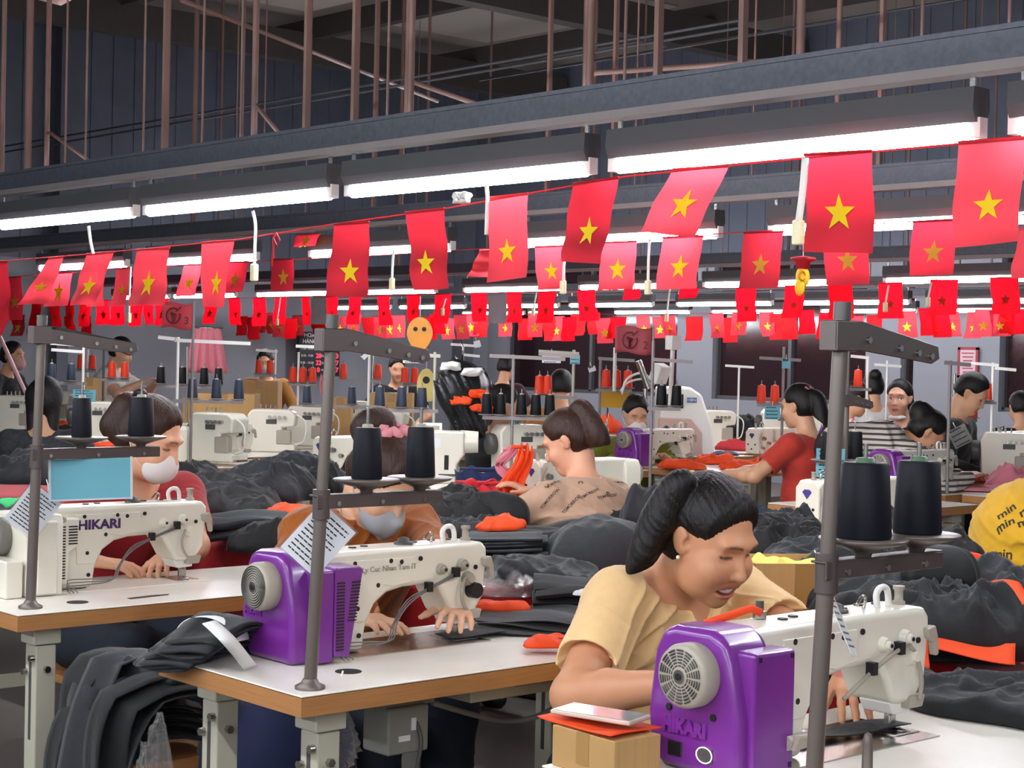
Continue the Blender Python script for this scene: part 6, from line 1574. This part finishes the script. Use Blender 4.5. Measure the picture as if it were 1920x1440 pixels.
# production board with lit digits
bc = pv(597, 664, VW - .25); t = thing('display_board', 'black production board with white rows and glowing red digits on the far wall', 'display board', bc)
bw, bh = 80 * bc.length / FPX * 1.15, 82 * bc.length / FPX
G().box((0, 0, 0), (bw, .06, bh)).build('board_case', mat('board black', '101014', .3), t, bevel=.006)
m_led = mat('red led digits', 'ff1c2e', .4, emit=3, var=0); m_wtx = mat('board white print', 'e8e8e8', .6)
fb = lambda x, z: frame((x * bw, -.033, z * bh), (1, 0, 0), (0, 0, 1))
text_obj('HOÀN THÀNH', bh * .13, m_wtx, t, fb(0, .42), 'heading'); text_obj('HÀNG NGÀY', bh * .13, m_wtx, t, fb(-.08, .28), 'heading')
for k, (a, b, c, d) in enumerate((('7:30 - 8:30', '20', '10:30 - 11:30', '3'), ('8:30 - 9:30', '20', '12:30 - 13:30', '3'), ('9:30 - 10:30', '22', '13:30 - 14:30', '7'), ('10:30 - 12:30', '0', '14:30 - 15:30', '7'))):
    z = .12 - .16 * k
    text_obj(a, bh * .075, m_wtx, t, fb(-.31, z), 'row_text'); text_obj(b, bh * .15, m_led, t, fb(-.03, z), 'led_digits'); text_obj(c, bh * .075, m_wtx, t, fb(.2, z), 'row_text'); text_obj(d, bh * .15, m_led, t, fb(.43, z), 'led_digits')
# hanging oddments
m_ply = mat('orange ply board', 'd98a12', .5, var=.12); m_ylw = mat('yellow plate', 'd9c06a', .5)
def plate(px, py, d, w_, h_, m, label, holes=1, leaf=False):
    c = pd(px, py, d); t = thing('template_board', label, 'template', c); pts = []
    for i in range(24):
        a = 2 * PI * i / 24; e = 1
        x, z = math.cos(a), math.sin(a)
        if leaf: x *= (1 - .25 * max(0, -z)); 
        elif z < 0: x = math.copysign(abs(x) ** .35, x)
        pts.append((x * w_ / 2, z * h_ / 2))
    mx = frame((0, 0, 0), (CT, -ST, 0), (0, 0, 1))
    link('board', G().prism(pts, -.006, .006, 'xy').mesh('board'), m, t, mx=mx)
    g = G()
    for k in range(holes): g.cyl(((k - (holes - 1) / 2) * .05, h_ * .15, -.0072), ((k - (holes - 1) / 2) * .05, h_ * .15, .0072), .013 if holes > 1 else w_ * .2, n=16)
    link('hole', g.mesh('hole'), m_hole, t, mx=mx)
    G().tube([(0, 0, h_ / 2 - .005), (0, 0, h_ / 2 + .12)], .002).build('hanging_cord', m_cord, t)
    return t
plate(787, 627, 9.8, .15, .2, m_ply, 'orange leaf shaped board hanging behind the middle stand arm', 2, True)
plate(799, 722, 10.2, .11, .2, m_ylw, 'yellow rounded plate with a black hole between navy cones')
plate(853, 716, 13, .09, .16, m_ylw, 'duller yellow rounded plate behind the shiny black bundle')
t = thing('yellow_board', 'mustard yellow sheet standing behind the woman in olive green', 'board', pd(1152, 742, 11.3)); 
link('sheet', G().prism([(-.1, -.08), (.1, -.08), (.1, .06), (.03, .045), (-.02, .06), (-.1, .06)], -.004, .004, 'xy').mesh('sheet'), mat('mustard sheet', 'c99a1a', .6), t, mx=frame((0, 0, 0), (CT, -ST, 0), (0, 0, 1)))
G().tube([(-.06, 0, -.08), (-.06, 0, -.3)], .006).build('post', m_steel, t)
# white automatic machine with a screen
t = thing('automatic_machine', 'white slanted cabinet with a dark screen and blue badge behind the black cones', 'machine', tuple(pd(1285, 700, 12.3).xy) + (0,), A_IMG)
G().prism([(-.2, .55), (.24, .55), (.18, .95), (.1, 1.17), (.02, 1.22), (-.2, 1.22)], -.2, .2).build('cabinet', m_white, t, bevel=.02, seg=3)
G().prism([(-.205, .6), (.12, .6), (.11, .9), (.03, 1.0), (-.205, 1.0)], -.215, -.19).build('pink_panel', mat('pinkish panel', 'c9a79c', .4), t, bevel=.02)
G().box((-.09, -.205, 1.12), (.12, .01, .1)).build('screen', m_screen, t); bdg = G().box((.03, -.205, 1.13), (.07, .008, .035)).build('badge', mat('badge blue', '2f5f9a', .4), t)
text_obj('HBN', .03, m_wtx, bdg, frame((.03, -.2095, 1.13), (1, 0, 0), (0, 0, 1)), 'badge_letters')
G().box((0, 0, .28), (.36, .34, .54)).build('pedestal', m_grey, t)
t = thing('robot_arm_frame', 'pale slanted cylinder and tubes above the masked woman in olive green', 'machine frame', pd(1210, 735, 10.9)); X = V((CT, -ST, 0))
G().cyl(X * -.05 + V((0, 0, .2)), X * .02 + V((0, 0, .02)), .022).build('cylinder', m_steel, t); G().box(X * .09 + V((0, 0, .12)), (.1, .08, .12), Matrix.Rotation(.4, 3, 'X')).build('valve_box', m_white, t, bevel=.008)
G().bar(X * -.2, X * -.2 + V((0, 0, .28)), .016).bar(X * -.2 + V((0, 0, .28)), X * .02 + V((0, 0, .26)), .016).bar(X * .16 + V((0, 0, -.1)), X * .17 + V((0, 0, .33)), .02).box(X * .17 + V((0, 0, .32)), (.08, .06, .09)).build('frame', m_white, t)
G().tube([X * -.15 + V((0, 0, -.02)), X * -.12 + V((0, 0, .08)), X * -.02 + V((0, 0, .12)), X * .06 + V((0, 0, .05))], .008, sub=4).tube([X * -.16, X * -.11 + V((0, 0, .06)), X * 0 + V((0, 0, .08)), X * .06], .007, sub=4).build('air_hose', m_white, t)
G().cyl((0, 0, .02), (0, 0, -(pd(1210, 735, 10.9).z - TZ)), .015).build('post', m_steel, t)
# cartons
def carton(px, py, d, w_, h_, label, dep=.25, rz=A_IMG):
    p = pd(px, py, d); h_ = p.z + h_ / 2 - TZ; z0 = TZ
    if not any(b[0] < p.x < b[2] and b[1] < p.y < b[3] for b in BLOCK[len(FAR_P):]): tb(p.x - .45, p.y - .28, 'table under the ' + label, L=.9)
    t = thing('cardboard_box', label, 'box', (p.x, p.y, z0), rz, 'cartons farther back')
    G().box((0, 0, h_ / 2), (w_, dep, h_)).build('carton', m_card, t, bevel=.004); G().box((0, 0, h_ + .0005), (w_, .05, .001)).box((0, -dep / 2 - .0005, h_ - .03), (.05, .001, .06)).build('packing_tape', mat('brown tape', '9c7644', .25), t); return t
carton(425, 765, 11.6, .42, .2, 'wide brown carton behind the big pale stand')
carton(375, 775, 11.9, .2, .22, 'brown carton behind the lettered machine'); carton(640, 765, 12.5, .16, .16, 'yellowish carton just left of the middle pole top'); carton(735, 755, 12, .3, .14, 'flat brown carton beside the pink scrunchie'); carton(176, 718, 12.6, .13, .08, 'small carton under the slim dark stand'); carton(490, 728, 13.5, .3, .12, 'brown carton behind the orange cones and tan worker')
# pink cloth hanging by the number three flag
t = thing('hanging_cloth', 'long pink cloth hanging behind the big pale stand', 'cloth', pd(388, 615, 12.5)); X = V((CT, -ST, 0)); N_ = V((-ST, -CT, 0))
G().grid([[X * ((i / 20 - .5) * (.2 + .12 * j / 8)) + N_ * (.02 * math.sin(i * 1.5) * (.4 + j / 8)) + V((0, 0, -.33 * j / 8)) for j in range(9)] for i in range(21)]).build('cloth_panel', m_pinkcl, t, solid=.003)
G().tube([X * -.12, X * .12], .006).tube([X * -.1, X * -.1 + V((0, 0, .2))], .003).build('hanging_rail', m_steel, t)
def drape(px, py, d, w_, h_, m, label, seed=0, name='hanging_cloth', tw=.02, wb=1.3):
    t = thing(name, label, 'cloth', pd(px, py, d)); rs = random.Random(seed)
    a = rs.uniform(1, 2)
    G().grid([[X * ((i / 18 - .5) * w_ * (1 + (wb - 1) * j / 8) + .03 * math.sin(j * .7 + seed)) + N_ * (tw * math.sin(i * a + j * .4) * (.3 + j / 8)) + V((0, 0, -h_ * j / 8 - .02 * math.sin(i * .9))) for j in range(9)] for i in range(19)]).build('cloth_panel', m, t, solid=.004)
    G().tube([X * -w_ / 2, X * w_ / 2], .008).build('hanging_fold', m, t)
    return t
drape(972, 838, 7.0, .06, .28, m_orcl, 'bright orange dress like cloth hanging from the table edge beside the diamond logo machine', 1, wb=2.4)
drape(950, 842, 7.05, .03, .13, m_pinkcl, 'pale pink strip hanging beside the bright orange cloth', 2)
drape(905, 905, 7.6, .24, .06, m_redcl, 'red wrap bundled on the edge of the white table', 3, tw=.03, wb=1)
drape(618, 700, 12.4, .08, .5, m_pinkcl, 'long pink strip hanging left of the middle pole', 4, wb=1.2)
drape(765, 845, 8, .4, .3, m_blucl, 'dark blue cloth hanging under the table beside the navy cone', 5) if 0 else None
drape(918, 880, 8.6, .3, .3, m_blucl, 'dark blue cloth hanging under the table behind the red wrap', 5)
# loose heaps on the far tables
hp_ = ((1280, 870, 10.2, (.3, .2, .07), m_orcl, 'orange cloth curled at the foot of the purple machine'), (1340, 862, 10, (.26, .2, .06), m_orcl, 'orange flap beside the dark cloth on the third line'), (1400, 872, 10, (.34, .26, .06), m_orcl, 'orange cloth spread in front of the red shirted woman'), (1390, 835, 11, (.36, .3, .08), m_rosy, 'pinkish red cloth by the small cream machine'), (1330, 815, 11.8, (.26, .3, .16), m_blkc, 'black cloth draped beside the white cabinet'), (1360, 850, 10.6, (.2, .16, .03), m_blucl, 'blue cloth scrap on the third line table'),
       (1545, 800, 11, (.4, .4, .2), m_orcl, 'orange heap behind the tallest pole'), (1620, 790, 12.4, (.3, .3, .12), m_orcl, 'orange and pink heap beside the checked shirt'), (1660, 815, 11.5, (.3, .3, .06), m_pinkcl, 'pale pink cloth on the table of the woman looking back'), (1830, 870, 9.2, (.3, .2, .06), m_orcl, 'orange red cloth right of the striped figure\'s machine'), (1835, 895, 8.9, (.25, .2, .05), m_redcl, 'red and white cloth on the table right of the purple machine'), (1820, 880, 9.3, (.3, .24, .03), m_blucl, 'blue cloth under patterned scraps'), (1895, 895, 7.6, (.3, .2, .14), m_pinkcl, 'crumpled pink cloth beside the yellow shirt'), (1840, 915, 8.2, (.4, .24, .03), m_pinkcl, 'flat pinkish cloth on the near table edge'),
       (40, 745, 13.5, (.7, .4, .1), m_orcl, 'wide orange cloth on the table at the frame edge'), (30, 705, 14.2, (.4, .3, .06), m_orcl, 'smaller orange cloth behind the wide one'), (190, 830, 9.5, (.2, .2, .12), m_orcl, 'orange cloth behind the masked woman\'s bun'), (560, 728, 12.8, (.22, .2, .14), m_orcl, 'orange garment heap on a white label left of the middle pole'), (568, 815, 11, (.16, .16, .12), m_orcl, 'orange cloth hanging beside the grey boxy machine'), (1130, 800, 11, (.3, .25, .14), m_orcl, 'orange cloth bag beside the masked woman in olive'), (1105, 770, 11.4, (.3, .3, .12), m_pinkcl, 'pale pink cloth behind the ponytail of the beige shirt'), (1170, 870, 10.2, (.14, .12, .04), m_orcl, 'orange scrap beside the purple machine base'),
       (930, 842, 9.2, (.2, .2, .05), m_orcl, 'orange scrap on the dark tray behind the beige shirt'), (1380, 760, 15, (.9, .4, .16), m_blkc, 'dark heap under the dark windows'), (1260, 845, 10.6, (.3, .2, .1), m_wcl, 'white cloth on the arm of the purple machine'), (1700, 770, 13, (.3, .3, .15), m_blkc, 'dark heap behind the woman looking back'), (280, 790, 11.5, (.2, .2, .1), m_orcl, 'orange cloth scrap between the mask and the carton') if 0 else (110, 810, 9, (.3, .2, .1), m_blkc, 'dark cloth below the back of the patterned top'), (520, 800, 11.4, (.26, .24, .03), m_wcl, 'white sheet under the grey boxy machine'), (640, 700, 14, (.3, .3, .1), m_blkc, 'dark cloth at the foot of the lit board'), (575, 880, 8.4, (.4, .3, .1), m_char, 'grey cloth on the table left of the middle pole'), (1640, 930, 7.4, (.4, .3, .08), m_char, 'dark cloth behind the large navy cones'), (1450, 975, 6.8, (.3, .3, .1), m_jean, 'dark denim lap cloth below the red shirt'))
for k, (px, py, d, sz, m, lab) in enumerate(hp_):
    p = pz(px, py, TZ + sz[2] * .45)
    if not 6 < (p - O_).length < 15.5: p = pd(px, py, d)
    p.z = TZ + .003
    if not any(b[0] < p.x < b[2] and b[1] < p.y < b[3] for b in BLOCK[len(FAR_P):]): tb(p.x - .45, p.y - .28, 'wood edged table under ' + lab, L=.9)
    lump(tuple(p), sz, 400 + k, m, lab, fold=min(.04, sz[2] * .35), fl=.1, n=34, name='cloth_piece' if m in (m_orcl, m_wcl, m_pinkcl) else 'garment', cat='cloth', group='loose cloth on the far tables')
# shiny black bundle over a rack
S = Prims().e((0, 0, .12), (.17, .13, .17), None, .05).e((.05, -.03, -.03), (.12, .1, .14), None, .05); sd = S.grid(.01); sd.warp(folds(21, .018, 26))
p = pd(865, 770, 9.6); t = thing('garment_bundle', 'big shiny black garment bundle with red and white edges hanging beside the grey stand', 'garment bundle', p); link('bundle_cloth', sd.mesh('bundle_cloth'), mat('shiny black nylon', '16171a', .35), t)
for k, (x, z, m) in enumerate(((.1, .1, m_orcl), (.12, .02, m_orcl), (-.06, .25, m_wcl), (.0, .06, m_orcl), (.06, .22, m_wcl))):
    o = link('lining', lump_mesh(.12, .05, .03, 30 + k, n=16, fold=.012, fl=.04), m, t); o.matrix_basis = frame(X * x + N_ * .13 + V((0, 0, z)), X, (0, .3, 1))
G().tube([(0, 0, .28), (0, 0, .36), (0, .02, .4)], .006).cyl((0, .05, .3), (0, .05, TZ - p.z), .012).build('hanging_rail', m_steel, t)
t = thing('hose_pole', 'pale pink slanting tube at the frame edge before the black coated figure', 'tube', pd(-10, 610, 10)); e = pd(52, 745, 9.6) - pd(-10, 610, 10); G().tube([V((0, 0, 0)), e * .5, e, V((e.x, e.y, TZ - pd(-10, 610, 10).z))], .012).build('tube_wall', mat('pale pink tube', 'd8a8aa', .4), t); G().cyl(e * .98, e * 1.0, .018).build('collar', m_white, t)
for k, (px, py, d, h_) in enumerate(((480, 880, 8.5, .12), (250, 700, 13, .1))): pass
# ---------------------------------------------------------------- people farther back
def at_head(px, py, d, rz, fwd_=.1, z=None):
    hw = pd(px, py, d); f = V((-math.sin(rz), math.cos(rz), 0)); return tuple((hw - f * fwd_).xy) + (0,), (0, fwd_, z or hw.z)
IR, IL, AW, TO = R_(-131.8), R_(48.2), R_(-41.8), R_(138.2)
def far_person(label, px, py, d, rz, top, hair, yaw=0, pitch=.2, fw=.1, h=.012, parts=None, **k):
    loc, hc = at_head(px, py, d, rz, fw); return person('person', label, loc, rz, hc, yaw=yaw, pitch=pitch, top=top, hair=hair, h=h, hh=max(.007, h * .7), parts=parts, **k)
def mt(name, c, **k): return mat(name, c, .85, var=.08, vs=25, sheen=.15, **k)
m_beige = mt('beige patterned shirt', 'b9967c')
# stripes and printed marks as procedural patterns
def stripe_mat(name, a, b, scale, axis='Z', check=False):
    m = mat(name, a, .85); N, L = m.node_tree.nodes, m.node_tree.links; tc = N.new('ShaderNodeTexCoord'); wv = N.new('ShaderNodeTexWave'); wv.bands_direction = axis; wv.inputs['Scale'].default_value = scale; wv.inputs['Distortion'].default_value = 1.2; wv.inputs['Detail Scale'].default_value = .6
    L.new(tc.outputs['Object'], wv.inputs['Vector']); rp = N.new('ShaderNodeValToRGB'); rp.color_ramp.interpolation = 'CONSTANT'; rp.color_ramp.elements[0].color = (*lin(a), 1); rp.color_ramp.elements[1].color = (*lin(b), 1); rp.color_ramp.elements[1].position = .62
    L.new(wv.outputs['Fac'], rp.inputs[0]); L.new(rp.outputs[0], N['Principled BSDF'].inputs['Base Color']); return m
m_strp = stripe_mat('striped shirt', 'cfc4ba', '4a4440', 11)
m_chk = stripe_mat('pink striped shirt', 'e3c4c0', 'c46a70', 14, 'DIAGONAL')
from mathutils.bvhtree import BVHTree
def print_on(t, cl, txt, size, pts, m, rot=0, name='shirt_print'):
    """lettering laid on the cloth surface: pts are picture points the print sits under"""
    bpy.context.view_layer.update(); mwi = (Matrix.Translation(t.location) @ t.rotation_euler.to_matrix().to_4x4()).inverted(); me = cl.data
    bv = BVHTree.FromPolygons([v.co for v in me.vertices], [p.vertices for p in me.polygons]); o = mwi @ O_
    for (px, py), r in pts:
        d = (mwi.to_3x3() @ ray(px, py)).normalized(); hit = bv.ray_cast(o, d)
        if hit[0] is None: continue
        c, n = hit[0], hit[1]; right = mwi.to_3x3() @ V((CT, -ST, 0)); x = (right - n * right.dot(n)).normalized(); y = n.cross(x); x, y = x * math.cos(r) + y * math.sin(r), y * math.cos(r) - x * math.sin(r)
        q = text_obj(txt, size, m, t, Matrix.Identity(4), name, ext=0, bold=size * .02)
        for v in q.data.vertices:
            w_ = c + x * v.co.x + y * v.co.y; h = bv.ray_cast(w_ + n * .08, -n); v.co = (h[0] if h[0] is not None else w_) + n * .0018
        q.data.update()
def acc12(t, T, R, arms, cl):
    g = G().box(V(T(.02, -.075, .1)), (.05, .03, .035), Matrix.Rotation(.5, 3, 'Z')); g.build('hair_clip', mat('blue grey clip', '8a94a4', .3), t, bevel=.004)
    mk = mat('dark shirt print', '3b302a', .8); rr = random.Random(4)
    P1 = [((x, y), .9 if (x + y) % 2 else .75) for x, y in ((1075, 890), (1140, 880), (1165, 905), (1040, 905), (1105, 925), (1140, 930), (1030, 935), (1072, 945))]
    print_on(t, cl, 'TOMORROW', .0165, P1, mk)
    print_on(t, cl, 'c', .04, [((x, y), rr.uniform(0, 6)) for x, y in ((1062, 872), (1118, 876), (1122, 850), (1148, 892), (1166, 868), (1025, 913), (1140, 925), (1090, 905))], mk)
loc, hc = at_head(1068, 828, 6.75, 0, .14)
p12 = person('person', 'woman in a beige patterned shirt with a high brown ponytail, seen from behind', loc, R_(6), hc, yaw=.45, pitch=.5, top=m_beige, sleeve='long', h=.0062, hh=.005, hair=h_pony([(0, -.085, .09), (.0, -.115, .085), V((.035, -.12, .04)), V((.05, -.13, -.03)), V((.055, -.13, -.09))], [.028, .036, .044, .04, .015], bangs=False), hair_m=m_hairb, tie=(0, -.09, .1), skin='dba283', wl=(-.2, .44, .8), wr=(.1, .4, .85), elb=((-1, -.2, -.6), (1, -.2, -.8)), girth=1.32, sw=.195, parts=acc12, seed=12, fold=.005)
far_person('woman in a red tee with a long black ponytail, turned away at her table', 1497, 762, 9.6, R_(2), mt('red tee', 'c23a2c'), h_pony([(0, -.09, .05), (0, -.13, .02), V((0, -.16, -.08)), V((0.01, -.17, -.2)), V((.02, -.16, -.28))], [.03, .042, .04, .03, .01], False), yaw=.1, pitch=.15, fw=.06, h=.008, wl=(-.3, .32, .78), wr=(.1, .4, .8), skin='d8a582', tie=(0, -.1, .05),
           trousers=m_jean, parts=lambda t, T, R, a, c: G().bar(V(T(-.045, -.085, .1)), V(T(.0, -.1, .06)), .014, .008).bar(V(T(-.035, -.1, .06)), V(T(-.01, -.09, .1)), .014, .008).build('hair_bow', m_pinkcl, t) and None)
def accy(t, T, R, arms, cl):
    mk = mat('min min print', '2a2418', .8)
    for x, y in ((1888, 960), (1880, 1040), (1932, 955)): print_on(t, cl, 'min', .045, [((x, y), .1)], mk); print_on(t, cl, 'min', .045, [((x - 4, y + 24), .1)], mk)
hw = pd(1862, 1080, 5.3)
person('person', 'bent figure in a mustard yellow shirt printed with rounded lettering at the frame edge', (hw.x, hw.y, 0), IR, (0, .24, 1.2), pitch=.7, top=mt('mustard shirt', 'c99a10'), sleeve='long', h=.007, hair=h_bun((0, -.11, .05), (.05, .04, .05)), skin='d8a582', wl=(-.1, .5, .8), wr=(.15, .5, .8), girth=1.35, sw=.19, parts=accy, seed=20, fold=.006, hip=(0, 0, .55))
far_person('woman in olive green with a white folded mask behind the far purple machine', 1192, 778, 10.9, R_(150), mt('olive top', '7a7a1e'), h_short, pitch=.35, h=.009, sleeve='long', mask=(m_mask, 'fold'), skin='cf9c7c', sw=.2, fw=.13,
           parts=lambda t, T, R, a, c: G().cyl(V(T(.0, .118, -.06)), V(T(0, .13, -.06)), .012).build('mask_valve', m_dgrey, t) and None)
far_person('woman in a striped shirt bending low over a purple machine', 1738, 812, 9.2, IR, m_strp, h_pony([(0, -.085, .08), (.0, -.11, .05), V((.03, .02, -.06)), V((.03, .05, -.13))], [.04, .05, .05, .02], True), pitch=.75, h=.009, sleeve='long', fw=.34, skin='c9936f', wl=(-.1, .55, .82), wr=(.1, .55, .82), hip=(0, -.12, .95), neck=(0, .2, 1.0), stand=True)
far_person('woman in a black tee looking back, mask pulled under her chin', 1686, 748, 11, R_(95), mt('black tee', '17171a'), h_pony([(0, -.1, .06), (0, -.14, .0), V((.0, -.17, -.12))], [.03, .05, .03], False), pitch=.02, yaw=.25, eyes='open', h=.008, skin='cf9c80', mask=(m_mask, 'chin'), tie=(0, -.1, .06))
far_person('figure in a white tee with a small dark bun, seen from behind', 1637, 728, 13.6, AW, mt('white tee', 'd9d4ce'), h_bun((0, -.1, .09), (.05, .05, .05)), h=.012)
far_person('worker in a pink striped shirt bent beside the grey pole', 1607, 748, 12.6, IR, m_chk, h_short, pitch=.4, h=.012)
far_person('figure in black leaning forward behind the orange cones', 1822, 738, 10.3, R_(200), mt('black shirt', '131316'), h_short, pitch=.6, h=.012, sleeve='long', fw=.2, skin='d8a582')
far_person('dark clad figure at the frame edge under the white bracket', 1912, 765, 13, AW, mt('black coat', '121215'), h_short, h=.014)
far_person('woman in black with a light blue mask in profile beside the grey stand', 945, 762, 10, R_(-112), mt('black top', '161619'), h_pony([(0, -.09, .02), (0, -.12, -.02), V((0, -.13, -.14))], [.05, .06, .04], True), pitch=.15, h=.009, mask=(m_blue, 'dome'), skin='dcaa8c')
far_person('man with cropped hair in an ochre shirt, seen from behind', 1052, 726, 12.2, AW, mt('ochre shirt', 'b57a35'), h_short, h=.011, pitch=.1)
far_person('figure in maroon with black hair, seen from behind before the dark window', 950, 690, 16.5, R_(-70), mt('maroon top', '3c1420'), h_short, h=.014)
far_person('half hidden worker behind the leaning black rod', 745, 692, 16, R_(150), mt('black jacket', '1b1b1f'), h_short, h=.014)
far_person('masked worker in a tan jacket behind a bright machine near the board', 497, 680, 16, TO, mt('tan jacket', 'a06a2a'), h_short, h=.013, mask=(m_maskg, 'dome'), sleeve='long')
far_person('woman in a white shirt and glasses standing in profile at the grey wall', 228, 660, 14.6, R_(-142), mt('white shirt', 'e6e2de'), h_bun((0, -.1, .02), (.05, .04, .05)), pitch=.35, h=.01, stand=True, hip=(0, -.06, .92), wr=(.15, .35, 1.12), wl=(-.1, .38, 1.12), elb=((-1, -.3, -.8), (1, -.3, -.8)), skin='e0ad8c',
           parts=lambda t, T, R, a, c: G().tube([V(T(-.07, .02, .01)), V(T(-.05, .09, .008)), V(T(.05, .09, .008)), V(T(.07, .02, .01))], .004).build('glasses', m_black, t) and None)
far_person('figure in a black coat and pink mask at the frame edge', 25, 668, 14.6, R_(-150), mt('black long coat', '111114'), h_pony([(0, -.09, .02), (0, -.11, -.02)], [.04, .03], False), pitch=.05, h=.012, sleeve='long', mask=(mat('pink mask', 'd9a8a4', .8), 'dome'))
far_person('figure in a dark mottled top with a black bob, seen from behind', 85, 752, 8.9, R_(-35), mat('dark mottled top', '3c4042', .85, var=.5, vs=40), h_long, pitch=.1, h=.009, sleeve='long', skin='d8a582', fw=.05)
